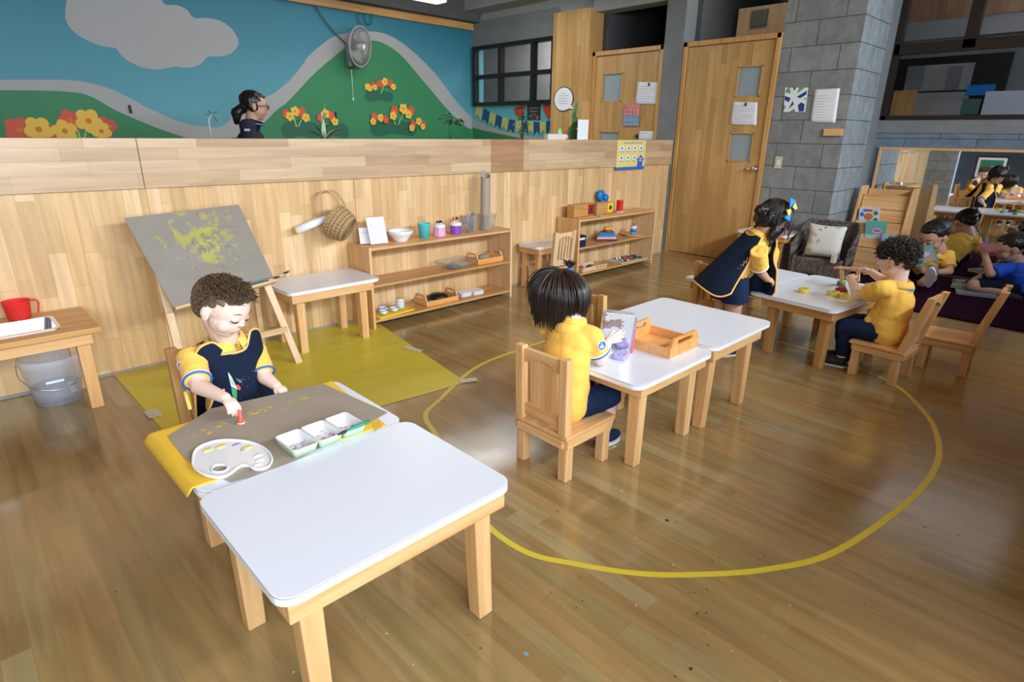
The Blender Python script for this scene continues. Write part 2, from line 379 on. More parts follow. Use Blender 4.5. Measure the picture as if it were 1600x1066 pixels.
_tc = _nt.nodes.new('ShaderNodeTexCoord'); _sp = _nt.nodes.new('ShaderNodeSeparateXYZ'); _nt.links.new(_tc.outputs['Object'], _sp.inputs[0])
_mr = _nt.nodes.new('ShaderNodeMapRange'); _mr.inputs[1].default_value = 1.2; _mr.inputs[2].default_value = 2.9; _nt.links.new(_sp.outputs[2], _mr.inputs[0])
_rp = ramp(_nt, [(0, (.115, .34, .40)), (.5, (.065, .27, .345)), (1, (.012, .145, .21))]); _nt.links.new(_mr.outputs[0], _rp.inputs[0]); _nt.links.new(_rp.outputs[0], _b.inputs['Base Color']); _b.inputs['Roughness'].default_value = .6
M['mural_band'] = plain('mural_pale_grey', (.37, .37, .365), .6)  # greyed down: the dim light on the upper wall put into the paint
M['mural_green'] = plain('mural_green', (.035, .215, .09), .6, noise_amt=.1, noise_scale=3)
M['mural_dkgreen'] = plain('mural_dark_green', (.018, .12, .07), .6)
M['mural_red'] = plain('mural_red', (.62, .09, .05), .6)
M['mural_yellow'] = plain('mural_yellow', (.80, .50, .06), .6)
M['mural_orange'] = plain('mural_orange', (.66, .17, .02), .6)
M['mural_stem'] = plain('mural_stem', (.35, .55, .12), .6)

o = MB().span((-3.3, -1.75, -.06), (12, 9.2, 0)).build('floor', 'floor'); struct(o)
o = MB().span((-3.3, -1.75, 3.3), (12, 9.2, 3.4)).build('ceiling', 'ceil'); struct(o)
# window wall behind the photographer
b = MB().span((-3.3, -1.75, 0), (12, -1.6, .85)).span((-3.3, -1.75, 2.65), (12, -1.6, 3.3)).span((-3.3, -1.75, .85), (-2.75, -1.6, 2.65)).span((1.3, -1.75, .85), (5.5, -1.6, 1.95)).span((6.5, -1.75, .85), (12, -1.6, 2.65))
struct(b.build('wall_back', 'concrete'))
struct(MB().span((1.5, -1.6, 1.88), (5.9, -.85, 1.96)).build('beam_sunshade', 'concrete'))  # unseen shelf, added to keep the high fill off the right floor
for wi, (x0, x1, n) in enumerate(((-2.75, 1.3, 4), (5.5, 6.5, 1))):
    w = MB()
    for k in range(n+1):
        x = x0+(x1-x0)*k/n; w.box((x, -1.67, 1.75), (.05, .06, 1.8))
    for z in (.87, 1.9, 2.63): w.box(((x0+x1)/2, -1.67, z), (x1-x0, .06, .05))
    g = w.build('window_%d' % (4+wi), 'black'); struct(g)
struct(MB().span((1.32, -1.6, 0), (1.47, -.9, 3.3)).build('light_blocker_fin', 'concrete'))  # unseen fin, added to block window light from the right floor
# left wall with a dark opening
b = MB().span((-3.3, -1.75, 0), (-3.15, 1.9, 3.3)).span((-3.3, 3.3, 0), (-3.15, 9.2, 3.3)).span((-3.3, 1.9, 2.4), (-3.15, 3.3, 3.3))
struct(b.build('wall_left', 'blocks_y'))
b = MB().span((-4.6, 1.7, 0), (-4.5, 3.5, 3.3)); struct(b.build('wall_corridor', 'concrete_d'))

# low partition clad with staves
b = MB().span((-3.15, 3.895, 0), (6.3, 4.0, 1.037)); pw = b.build('wall_partition', 'wall_staves'); struct(pw)
b = MB()
for x0, x1, mi in ((-3.15, .888, 0), (.891, 3.495, 0), (3.498, 3.88, 1), (3.881, 6.3, 0)): b.span((x0, 3.872, 1.037), (x1, 4.02, 1.303), mi)
M['band_dark'] = stave('band_dark_staves', 'x', 'z', .55, .066, [(0, (.36, .19, .09)), (1, (.44, .25, .125))], rough=.4, grain=.18, seam=(.26, .15, .08))
struct(b.build('trim_1', ['band_staves', 'band_dark'], bevel=.002))
b = MB().span((.897, 3.888, 0), (.962, 3.896, 1.036)).span((3.5, 3.888, .02), (3.56, 3.896, 1.036)); struct(b.build('trim_2', 'pale_z'))
b = MB()
for x in (2.2, 4.75): b.span((x, 3.8935, .05), (x+.003, 3.896, 1.035))
struct(b.build('trim_3', 'dark_z'))
b = MB().span((-3.15, 3.885, 0), (6.3, 3.894, .012)); struct(b.build('baseboard_partition', 'concrete_l'))

# mural wall
YM = 7.66
b = MB(); b.span((-3.3, YM, 0), (6.66, YM+.12, 3.3))
def mp(px, py, lay=1): q = at(px, py, y=YM); return Vector((q.x, YM-.0015*lay, q.z))
up = [(-160, 128), (0, 125), (100, 125), (140, 130), (180, 142), (230, 168), (280, 190), (320, 198), (350, 196), (378, 165), (420, 150), (450, 128), (470, 105), (482, 88), (500, 72), (520, 58), (545, 51), (575, 49), (605, 54), (640, 76), (680, 115), (710, 155), (737, 184)]
lo = [(-160, 144), (0, 141), (100, 143), (140, 150), (180, 172), (230, 194), (280, 212), (320, 222), (360, 216), (400, 202), (432, 172), (445, 163), (460, 148), (490, 116), (520, 90), (545, 71), (570, 64), (595, 66), (625, 85), (660, 125), (700, 172), (725, 196), (737, 202)]
def layer(top, mi, lay):
    P = catmull([mp(x, y, lay) for x, y in top], 5)
    for i in range(len(P)-1): b.add([P[i], P[i+1], (P[i+1].x, P[i+1].y, .02), (P[i].x, P[i].y, .02)], [(0, 1, 2, 3)], mi)
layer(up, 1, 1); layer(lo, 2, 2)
cl = [(102, 15), (104, 35), (118, 52), (140, 65), (163, 73), (181, 75.5), (190, 87), (205, 98), (225, 106), (250, 108.5), (272, 104), (295, 106), (312, 101), (325, 89), (342, 88.5), (360, 84), (371, 72), (372, 62), (362, 45), (345, 33), (325, 28), (303, 28), (292, 15), (275, 8), (257, 6.5), (244, -12), (205, -38), (160, -48), (125, -35), (108, -12)]
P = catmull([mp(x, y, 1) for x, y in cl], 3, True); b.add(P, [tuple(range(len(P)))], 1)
FN = [0]
def flower(px, py, r, col, lay=4):
    FN[0] += 1; lay = lay+FN[0]*.62
    c = mp(px, py, lay); rr = r/1600*1.73*c.length*.5
    for k in range(5):
        a = 2*pi*k/5+px; cc = c+Vector((cos(a), 0, sin(a)))*rr*.62
        b.add([cc+Vector((cos(t)*rr*.5, -.00012*k, sin(t)*rr*.5)) for t in [2*pi*j/9 for j in range(9)]], [tuple(range(9))], col)
    c2 = mp(px, py, lay+.48); b.add([c2+Vector((cos(t)*rr*.26, 0, sin(t)*rr*.26)) for t in [2*pi*j/8 for j in range(8)]], [tuple(range(8))], 6)
def bush(px, py, w, h, n=5):
    for k in range(n):
        t = (k+.5)/n-.5; c = mp(px+t*w*.8, py-h*.25*(1-abs(t)*2), 3); s = 1/1600*1.73*c.length
        rx, rz = w/n*.9*s, h*.45*s
        b.add([c+Vector((cos(a)*rx, -.0002*k, sin(a)*rz)) for a in [2*pi*j/12 for j in range(12)]], [tuple(range(12))], 3)
def stem(x0, y0, x1, y1):
    p, q = mp(x0, y0, 3.6), mp(x1, y1, 3.6); b.add([p-Vector((.008, 0, 0)), p+Vector((.008, 0, 0)), q+Vector((.006, 0, 0)), q-Vector((.006, 0, 0))], [(0, 1, 2, 3)], 7)
for a in ((470, 205, 60, 24), (520, 206, 50, 22), (592, 152, 46, 15), (615, 203, 76, 22)): bush(*a)
for s_ in ((463, 198, 458, 180), (466, 198, 474, 180), (595, 146, 600, 132), (618, 195, 610, 176), (622, 195, 630, 176), (125, 215, 118, 195), (132, 215, 136, 198)): stem(*s_)
for f in ((30, 203, 26, 4), (110, 189, 24, 4), (82, 208, 16, 4), (158, 194, 18, 4), (172, 197, 14, 4), (60, 202, 26, 5), (101, 205, 24, 5), (138, 189, 26, 5), (158, 205, 20, 5),
          (446, 178, 11, 4), (470, 176, 13, 4), (452, 182, 11, 5), (460, 174, 12, 5), (477, 184, 11, 5), (500, 184, 11, 4), (516, 181, 12, 4), (507, 178, 12, 5), (522, 190, 10, 5),
          (573, 136, 9, 5), (582, 134, 9, 4), (590, 132, 8, 4), (594, 131, 9, 4), (600, 128, 10, 5), (608, 131, 10, 4), (613, 136, 8, 5), (576, 138, 8, 5), (584, 137, 7, 5),
          (583, 183, 11, 4), (593, 184, 10, 5), (601, 187, 10, 4), (581, 190, 9, 5), (614, 173, 12, 4), (628, 170, 13, 5), (640, 173, 12, 4), (636, 179, 11, 5), (612, 181, 11, 5), (643, 194, 10, 4), (652, 190, 10, 5), (659, 194, 9, 4), (641, 200, 9, 5), (658, 198, 8, 5)): flower(*f)
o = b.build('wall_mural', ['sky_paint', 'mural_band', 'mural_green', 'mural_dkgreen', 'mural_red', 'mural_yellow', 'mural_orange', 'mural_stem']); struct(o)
# beam and wooden trim above the mural
ztr = at(600, 22, y=YM).z
struct(MB().span((-3.15, 7.60, ztr-.035), (6.5, YM, ztr+.055)).build('trim_4', 'oak_x'))
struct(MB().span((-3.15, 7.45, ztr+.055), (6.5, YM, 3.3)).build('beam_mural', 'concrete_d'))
struct(MB().span((6.2, -1.6, 3.02), (6.5, 7.5, 3.3)).build('beam_ceiling', 'concrete_l'))

# ---- wall on the right of the class (plane x = 6.51)
XR = 6.51
def rz(px, py): q = at(px, py, x=XR); return q.y, q.z
yw0, yw1 = 5.93, 7.56; zw0, zw1 = 1.755, 2.58
b = MB().span((XR, 5.87, 0), (6.66, YM, zw0)).span((XR, yw1, zw0), (6.66, YM, zw1)).span((XR, 5.87, zw1), (6.66, YM, 2.93), 2)
# the painted band carries on under the window
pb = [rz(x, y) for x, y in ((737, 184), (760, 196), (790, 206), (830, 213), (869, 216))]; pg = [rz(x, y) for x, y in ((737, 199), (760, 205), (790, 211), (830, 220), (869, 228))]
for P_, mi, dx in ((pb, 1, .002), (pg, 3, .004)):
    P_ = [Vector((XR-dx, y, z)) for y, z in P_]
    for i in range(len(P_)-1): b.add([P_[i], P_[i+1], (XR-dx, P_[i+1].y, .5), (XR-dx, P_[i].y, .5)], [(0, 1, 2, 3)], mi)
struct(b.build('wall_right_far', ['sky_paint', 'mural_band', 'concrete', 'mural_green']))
M['sky_flat'] = plain('turquoise_wall_paint', (.10, .40, .47), .6); bpy.data.objects['wall_right_far'].data.materials[0] = M['sky_flat']
fr = MB(); t = .055
ycs = [yw1, at(784, 100, x=XR).y, at(835, 100, x=XR).y, yw0]
for y in ycs: fr.box((XR-.01, y, (zw0+zw1)/2), (.09, t, zw1-zw0))
for z in (zw0+.02, (zw0+zw1)/2-.01, zw1-.02): fr.box((XR-.012, (yw0+yw1)/2, z), (.085, yw1-yw0+t, t if z > zw0+.1 and z < zw1-.1 else .05))
w1 = struct(fr.build('window_1', 'black'))
struct(MB().span((XR+.02, yw0, zw0), (XR+.026, yw1, zw1)).build('window_pane', 'glass', w1))
# tall wood panel, lintel beams
struct(MB().span((XR-.12, 5.255, 0), (6.66, 5.87, 2.83)).build('wall_wood_panel', 'door_staves'))
struct(MB().span((XR-.02, 3.98, 2.79), (6.72, 5.3, 3.02)).span((XR+.02, 5.255, 2.83), (6.66, 7.66, 3.02)).build('beam_right', 'concrete_l'))
# smooth concrete post between the doors
struct(MB().span((6.47, 3.965, 0), (6.78, 4.215, 3.3)).build('column_post', 'concrete', bevel=.004))
# doors
def door(idx, y0, y1, ztop, panes, handle, mat='door_staves'):
    f = MB().span((XR-.04, y0, 0), (XR+.08, y0+.045, ztop)).span((XR-.04, y1-.045, 0), (XR+.08, y1, ztop)).span((XR-.04, y0, ztop-.05), (XR+.08, y1, ztop))
    fo = struct(f.build('door_%d' % idx, 'oak_z', bevel=.003))
    X0, X1 = XR-.015, XR+.03; ya, yb = y0+.05, y1-.05
    # leaf cut around its panes
    P = sorted(panes, key=lambda q: q[2]); lf = MB(); py0, py1 = P[0][0], P[0][1]
    lf.span((X0, ya, .006), (X1, py0, ztop-.055)); lf.span((X0, py1, .006), (X1, yb, ztop-.055))
    zz = .006
    for q in P: lf.span((X0, py0, zz), (X1, py1, q[2])); zz = q[3]
    lf.span((X0, py0, zz), (X1, py1, ztop-.055))
    lo_ = lf.build('door_leaf', mat, fo)
    for q in P:
        g = MB().span((X0+.018, py0, q[2]), (X0+.024, py1, q[3])).build('door_pane', 'frost', lo_)
        e = MB()
        for aa in ((py0, py0+.012, q[2], q[3]), (py1-.012, py1, q[2], q[3]), (py0, py1, q[2], q[2]+.012), (py0, py1, q[3]-.012, q[3])): e.span((X0-.004, aa[0], aa[2]), (X0+.012, aa[1], aa[3]))
        e.build('pane_bead', 'oak_z', lo_)
    if handle:
        hy, hz = handle; h = MB(); R = Matrix.Rotation(-pi/2, 4, 'Y'); R.translation = (X0, hy, hz)
        h.lathe([(.032, 0), (.032, .008), (.012, .012), (.012, .035), (.026, .04), (.03, .055), (.022, .068), (0, .07)], n=20, mtx=R)
        h.build('door_knob', 'steel', lo_); MB().tube([(X0-.045, hy, hz), (X0-.05, hy+.05, hz), (X0-.048, hy+.12, hz-.004)], [.011, .010, .008], 10).build('door_lever', 'steel', lo_)
    return fo
ph = at(1182, 264, x=XR-.02)
door(1, 2.865, 3.955, 2.335, [(3.02, 3.29, 1.085, 1.39), (3.02, 3.29, 1.745, 2.05)], (ph.y, ph.z))
door(2, 4.215, 5.255, 2.335, [(4.78, 5.09, 1.06, 1.395), (4.78, 5.09, 1.745, 2.08)], None)
# block column, its smooth end, and the wall that carries the mirror
Y_ = MB().span((XR-.01, 2.13, 0), (7.23, 2.862, 3.3))
co = Y_.build('column_block', ['blocks_y', 'blocks_x_lit'])
for p in co.data.polygons:
    if abs(p.normal.y) > .5: p.material_index = 1
struct(co)
struct(MB().span((7.23, 2.135, 0), (7.6, 2.4, 3.3)).build('column_smooth', 'concrete'))
XW = 7.52
struct(MB().span((XW, -1.75, 0), (7.66, 2.14, 1.405)).build('wall_right', 'blocks_r'))
struct(MB().span((XW-.012, -1.75, 1.405), (7.66, 2.14, 1.535)).build('window_sill', 'concrete'))
f = MB()
def wp(px, py): q = at(px, py, x=XW); return q.y, q.z
def fbar(y0, z0, y1, z1): f.span((XW-.03, y0, z0), (XW+.05, y1, z1))
zt = 3.3; yl = wp(1377, 186)[0]
zmid0, zmid1 = wp(1405, 83)[1], wp(1405, 72)[1]
ym0 = wp(1522, 40)[0]
fbar(-1.7, 1.535, yl, 1.575); fbar(yl-.045, 1.535, yl+.01, zt); fbar(-1.7, zmid0-.02, yl, zmid1+.01); fbar(ym0-.05, zmid0, ym0+.05, zt); fbar(-.4, 1.535, -.3, zt); fbar(-1.7, zt-.05, yl, zt)
w2 = struct(f.build('window_2', plain('brown_black_frame', (.018, .011, .008), .45)))
struct(MB().span((XW+.01, -1.7, 1.56), (XW+.016, yl, 3.28)).build('window_pane', 'glass', w2))

# ---- what stands beyond the openings
XB = 9.4
def bq(px, py, x=XB): q = at(px, py, x=x); return q.y, q.z
b = MB()
b.span((XB, -1.7, 0), (XB+.1, 9.2, 3.4), 0)
y0, z0 = bq(1410, 50); b.span((XB-.1, -1.7, bq(1460, 62)[1]), (XB, 3.2, bq(1460, 34)[1]), 1)       # white band
b.span((XB-.12, -1.7, bq(1460, 34)[1]), (XB, 3.2, 3.4), 2)                                          # cladding
struct(b.build('wall_beyond', ['concrete', 'mural_band', 'cladding']))
# opposite classroom window (dark frame) with grey curtain seen through it
g = MB(); x = XB-.06
q0, q1 = bq(1418, 100, x), bq(1518, 190, x)
def far_rect(a, c, mi, dx=0): g.add([(x-dx, a[0], a[1]), (x-dx, c[0], a[1]), (x-dx, c[0], c[1]), (x-dx, a[0], c[1])], [(0, 1, 2, 3)], mi)
A_ = lambda px, py: at(px, py, x=x)
def fr_box(p, q, mi, dx): 
    a, c = A_(*p), A_(*q); g.span((x-dx, a.y, a.z), (x-dx+.03, c.y, c.z), mi)
fr_box((1402, 93), (1560, 178), 0, .0); fr_box((1420, 104), (1514, 140), 1, .02); fr_box((1420, 146), (1506, 183), 1, .02)
fr_box((1421, 104), (1440, 140), 2, .03); fr_box((1484, 104), (1498, 140), 2, .03)
fr_box((1456, 160), (1500, 183), 3, .04)
g.build('classroom_window', ['black', 'concrete_l', 'concrete', 'mural_band'])
o = bpy.data.objects['classroom_window']; tag(o, kind='structure'); o.name = 'window_3'
def panel_beyond(name, p, q, mat, label, cat, x_, th=.02):
    a, c = at(*p, x=x_), at(*q, x=x_)
    if name == 'wooden_cabinet': c.z = 0
    o = MB().span((x_, a.y, a.z), (x_+th, c.y, c.z)).build(name, mat, loc=(x_, (a.y+c.y)/2, min(a.z, c.z))); return tag(o, label, cat)
panel_beyond('whiteboard', (1541, 143), (1640, 183), 'lam', 'white board with a tan pen rail seen through the long window', 'whiteboard', 9.25)
panel_beyond('wooden_cabinet', (1397, 142), (1420, 184), 'oak_z', 'tan wooden cabinet end at the left corner behind the long window', 'cabinet', 9.18, .2)
panel_beyond('blue_poster', (1512, 133), (1552, 148), 'bluep', 'blue and white poster seen through the long window', 'poster', 9.30)
panel_beyond('green_board', (1505, 155), (1528, 178), plain('chalk_green', (.08, .2, .17), .7), 'dark green board left of the blue poster behind the long window', 'board', 9.30)
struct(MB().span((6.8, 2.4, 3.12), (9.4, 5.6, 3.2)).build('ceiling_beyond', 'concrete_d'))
# beyond the door: pale wood wall with a grey hatch, dark beams
a, c = at(1155, 14, x=7.3), at(1240, 70, x=7.3)
struct(MB().span((7.3, a.y, 1.9), (7.36, 2.9, a.z)).build('wall_wood_beyond', 'pale_z'))
a, c = at(1175, 17, x=7.28), at(1197, 39, x=7.28); struct(MB().span((7.27, a.y, a.z), (7.3, c.y, c.z)).build('vent_hatch', plain('grey_green', (.16, .17, .14), .6)))
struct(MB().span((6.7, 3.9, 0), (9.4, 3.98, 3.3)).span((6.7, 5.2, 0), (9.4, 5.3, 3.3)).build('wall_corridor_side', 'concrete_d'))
# lit room behind window_1
struct(MB().span((6.66, 13, 0), (8.5, 13.1, 3.3)).span((6.66, 9.1, 3.3), (8.5, 13.1, 3.4)).span((6.6, 7.7, 0), (6.66, 13, 3.3)).build('wall_room_end', 'concrete_l'))
struct(MB().span((8.4, 5.3, 0), (8.5, 13, 2.36), 0).span((8.4, 5.3, 2.36), (8.5, 13, 3.3), 1).build('wall_room_beyond', ['concrete', 'concrete_l']))
area('far_room_fill', (7.5, 6.8, 3.1), (8.3, 6.8, 1.2), 1.4, .6, 60, (1, .98, .95))  # added light without fixture, brightens the room behind window_1
area('long_room_fill', (8.5, .8, 3.15), (8.6, .8, 0), 1.4, 2.6, 9, (.85, .92, 1))  # unseen fill added for the room behind the long window

# ceiling lamp fixture over the corridor
lt = thing('ceiling_lamp', 'white fluorescent ceiling lamp glowing at the top edge above the mural', 'lamp', (4.25, 6.1, 2.76))
a, c = at(590, 0, y=6.1), at(690, 5, y=6.1)
xa, xc = a.x-.5, c.x; zz = c.z
lt.location = ((xa+xc)/2, 6.1, zz)
MB().span((-(xc-xa)/2, -.09, .0), ((xc-xa)/2, .09, .035)).build('diffuser', plain('lit_diffuser', (1, 1, .97), .4, emis=9), lt)
MB().span((-(xc-xa)/2-.01, -.12, .036), ((xc-xa)/2+.01, .12, .09)).build('housing', 'white', lt)
b = MB()
for s_ in (-.45, .45): b.tube([(s_, 0, .09), (s_, 0, 3.3-zz)], .004, 6)
b.build('suspension_wire', 'black', lt)

# framed picture on the left wall, seen in the mirror
q = at(1548, 262, x=2*7.49+3.13)
pt = thing('framed_picture', 'black framed green and turquoise picture reflected in the wall mirror', 'picture', (-3.14, q.y, q.z))
MB().box((.015, 0, 0), (.03, .62, .52)).build('frame', 'black', pt)
MB().box((.032, 0, 0), (.004, .54, .44)).build('mount', 'paper', pt)
MB().box((.035, 0, 0), (.003, .44, .34)).build('print', plain('landscape_print', (.03, .22, .12), .6), pt)
MB().ball((.036, 0, -.05), (.003, .18, .09)).build('print_shape', 'teal', pt)
# ================================================================ FURNITURE
def kid_table(label, x0, y0, x1, y1, zt, legs, rz=0, group=None, wd='pine', leg_s=.058, r=.045, wd2=None, name='childrens_table', splay=0):
    """legs: (x0, x1, y0, y1) outer box of the four legs, world axes before rotation"""
    cx, cy = (x0+x1)/2, (y0+y1)/2
    t = thing(name, label, 'table', (cx, cy, 0), rz, group)
    X0, Y0, X1, Y1 = x0-cx, y0-cy, x1-cx, y1-cy
    b = MB(); th = .022
    b.prism(rrect(X0, Y0, X1, Y1, r), zt-th, zt-.0006, 1).prism(rrect(X0+.0016, Y0+.0016, X1-.0016, Y1-.0016, r), zt-.003, zt, 0).prism(rrect(X0-.0003, Y0-.0003, X1+.0003, Y1+.0003, r), zt-.0032, zt-.0016, 2)
    b.build('tabletop', ['lam', 'lam_edge', 'lam_line'], t)
    lx0, lx1, ly0, ly1 = legs[0]-cx, legs[1]-cx, legs[2]-cy, legs[3]-cy
    wx = wd2 or wd; ah = .055; at_ = .024; z1 = zt-th; ox = .012
    ax0, ax1, ay0, ay1 = max(X0+.02, lx0-.035), min(X1-.02, lx1+.035), max(Y0+.012, ly0-.028), min(Y1-.012, ly1+.028)
    for y in (ay0, ay1-at_): MB().span((ax0, y, z1-ah), (ax1, y+at_, z1)).build('apron', wx+'_x', t, bevel=.003)
    for x in (ax0, ax1-at_): MB().span((x, ay0+at_, z1-ah), (x+at_, ay1-at_, z1)).build('apron', wx+'_y', t, bevel=.003)
    for sx in (0, 1):
        for sy in (0, 1):
            xa = lx0 if sx == 0 else lx1-leg_s; ya = ly0 if sy == 0 else ly1-leg_s
            # legs stand inside the apron and taper a little
            k = .004; lg = MB()
            tx = max(xa, ax0+at_) if sx == 0 else min(xa, ax1-at_-leg_s); ty = max(ya, ay0+at_) if sy == 0 else min(ya, ay1-at_-leg_s)
            vb = [(xa+k, ya+k, 0), (xa+leg_s-k, ya+k, 0), (xa+leg_s-k, ya+leg_s-k, 0), (xa+k, ya+leg_s-k, 0)]
            vt = [(tx, ty, z1), (tx+leg_s, ty, z1), (tx+leg_s, ty+leg_s, z1), (tx, ty+leg_s, z1)]
            lg.add(vb+vt, [(0, 1, 2, 3), (4, 5, 6, 7), (0, 1, 5, 4), (1, 2, 6, 5), (2, 3, 7, 6), (3, 0, 4, 7)])
            lg.build('leg', wd+'_z', t, bevel=.004)
    return t
t_front = kid_table('large empty white topped wooden table, nearest of all tables to the viewer', .335, 1.02, 1.008, 1.542, .43, (.383, .948, 1.036, 1.512))
t_paint = kid_table('white topped table under yellow and brown paper where the boy in the navy apron paints', .352, 1.548, 1.0, 2.03, .425, (.43, .93, 1.575, 1.96))
t_girl = kid_table('low white topped pine table holding the wooden tray and purple sponge', 1.83, 1.168, 2.425, 1.72, .425, (1.925, 2.39, 1.222, 1.66), wd='pine')
t_mid = kid_table('empty white topped table of orange pine joined to the end of the tray table', 2.435, 1.172, 3.045, 1.835, .438, (2.46, 2.915, 1.205, 1.74), wd='pine')
t_boy = kid_table('white topped table with three yellow tape rolls on it', 3.70, 1.015, 4.56, 1.585, .395, (3.755, 4.46, 1.06, 1.46), rz=radians(-7), wd='oak')
t_far = kid_table('white topped table where the girl in the navy tabard leans', 3.775, 1.60, 4.62, 2.10, .388, (3.83, 4.52, 1.625, 2.02), rz=radians(-7), wd='oak')
t_w1 = kid_table('white topped side table beside the easel against the partition', 1.452, 3.44, 2.098, 3.862, .418, (1.505, 2.005, 3.475, 3.83))
t_w2 = kid_table('small white topped table tucked between the two long shelves', 3.80, 3.585, 4.30, 3.865, .40, (3.83, 4.26, 3.61, 3.84), r=.05, leg_s=.05)
t_r = kid_table('small white topped table with honey wood legs beside the wicker armchair', 6.0, 2.32, 6.44, 2.835, .43, (6.03, 6.42, 2.36, 2.81), wd='oak', r=.03, leg_s=.045)

def kid_chair(label, loc, rz, back='slat', wd='oak', lean=.0, group=None, w=.28, d=.30, hs=.212, hb=.54, low=False):
    """local: faces +y, seat centred on the origin"""
    c = thing('childrens_chair', label, 'chair', (loc[0], loc[1], 0), rz, group); ls = .044; X, Y = w/2, d/2
    for sx in (-1, 1):
        for sy in (-1, 1):
            MB().box((sx*(X-ls/2), sy*(Y-ls/2-.006), (hs-.018)/2), (ls, ls, hs-.018)).build('leg', wd+'_z', c, bevel=.004)
    for sx in (-1, 1): MB().box((sx*(X-.003), 0, hs-.018-.02), (.02, d-.01, .036)).build('seat_rail', wd+'_y', c, bevel=.003)
    for sy in (-1, 1): MB().box((0, sy*(Y-.002), hs-.018-.02), (w-.028, .02, .036)).build('seat_rail', wd+'_x', c, bevel=.003)
    MB().box((0, .006, hs-.009), (w+.016, d+.02, .018)).build('seat', wd+'_y', c, bevel=.005)
    # back posts
    def yb(z): return -Y+.02-lean*max(0, z-hs)/(hb-hs)
    for sx in (-1, 1):
        p = MB(); a, b2 = .02, .021; x = sx*(X-.022)
        vs = []
        for z in (hs-.001, hb):
            y = yb(z)-.004; k = a if z < hb else a*.86
            vs += [(x-b2, y-k, z), (x+b2, y-k, z), (x+b2, y+k, z), (x-b2, y+k, z)]
        p.add(vs, [(0, 1, 2, 3), (4, 5, 6, 7), (0, 1, 5, 4), (1, 2, 6, 5), (2, 3, 7, 6), (3, 0, 4, 7)]); p.build('back_post', wd+'_z', c, bevel=.004)
    iw = X-.043
    # top rail with an arched lower edge
    r_ = MB(); n = 10; y = yb(hb-.04); zt = hb-.012; out = [(iw, zt), (-iw, zt)]+[(-iw+2*iw*i/n, zt-.062+.03*sin(pi*i/n)) for i in range(n+1)]
    vs = [(x, y-.011, z) for x, z in out]+[(x, y+.011, z) for x, z in out]; k = len(out)
    r_.add(vs, [tuple(range(k)), tuple(range(k, 2*k))]+[(i, (i+1) % k, k+(i+1) % k, k+i) for i in range(k)]); r_.build('top_rail', wd+'_x', c)
    MB().box((0, yb(hs+.05), hs+.045), (2*iw, .02, .05)).build('lower_rail', wd+'_x', c, bevel=.002)
    if back == 'slat':
        for i in range(5):
            x = -iw+2*iw*(i+.5)/5
            MB().bar((x, yb(hs+.07), hs+.068), (x, yb(hb-.06), hb-.045), .018, .012, up=(0, 1, 0)).build('slat', wd+'_z', c)
    else:
        sp = MB(); ww = iw*.74
        sp.bar((0, yb(hs+.07), hs+.066), (0, yb(hb-.06), hb-.045), ww*2, .01, up=(0, 1, 0)); sp.build('splat', wd+'_z', c)
    return c
kid_chair('pine chair with a solid splat back that the girl with the ponytail sits on', (1.765, 1.488), -pi/2, 'splat', 'pine', .012, w=.285, d=.30)
kid_chair('slatted wooden chair standing empty behind the wooden tray, back to the viewer', (2.64, 1.985), -pi/2, 'slat', 'oak', .02)
kid_chair('slatted pale wood chair tucked under the small table between the shelves', (4.0, 3.62), 0, 'slat', 'pale', .03)
ch_b = kid_chair('slatted wooden chair beneath the boy painting in a navy apron', (.695, 2.33), pi, 'slat', 'oak', .03, w=.32)
ch_r = kid_chair('wooden chair under the curly haired boy in the yellow shirt', (3.905, .835), radians(-4), 'splat', 'pine', .085, w=.27, d=.27)
ch_e = kid_chair('empty wooden chair at the right, between the seated boy and the purple rug', (4.36, .60), radians(4), 'splat', 'pine', .085, w=.27, d=.27)
kid_chair('slatted wooden chair half hidden behind the standing girl in the navy tabard', (3.86, 1.86), radians(-97), 'slat', 'oak', .02)
kid_chair('low wooden chair pushed under the small table beside the wicker armchair', (6.06, 2.56), -pi/2, 'splat', 'oak', .01, hb=.40, hs=.20)

# long open shelves
def shelf(label, x0, x1):
    y0, y1, h, t = 3.60, 3.885, .594, .022
    s = thing('open_shelf', label, 'shelf', ((x0+x1)/2, (y0+y1)/2, 0)); w = (x1-x0)/2; d = (y1-y0)/2
    for sx in (-1, 1):
        MB().box((sx*(w-t/2), 0, h/2), (t, 2*d, h)).build('side_panel', 'pale_z' if sx > 0 else 'pine_z', s, bevel=.004)
    for z in (.586, .322, .064):
        MB().box((0, .002, z-.009), (2*w-2*t, 2*d-.012, .018)).build('shelf_board', 'oak_x' if z < .5 else 'pine_x', s, bevel=.003)
    return s
SH = {1: .586, 2: .322, 3: .064}
s1 = shelf('long three tier pine shelf with art supplies beside the easel', 2.112, 3.49)
s2 = shelf('three tier pine shelf with wooden toys near the door', 4.365, 5.66)

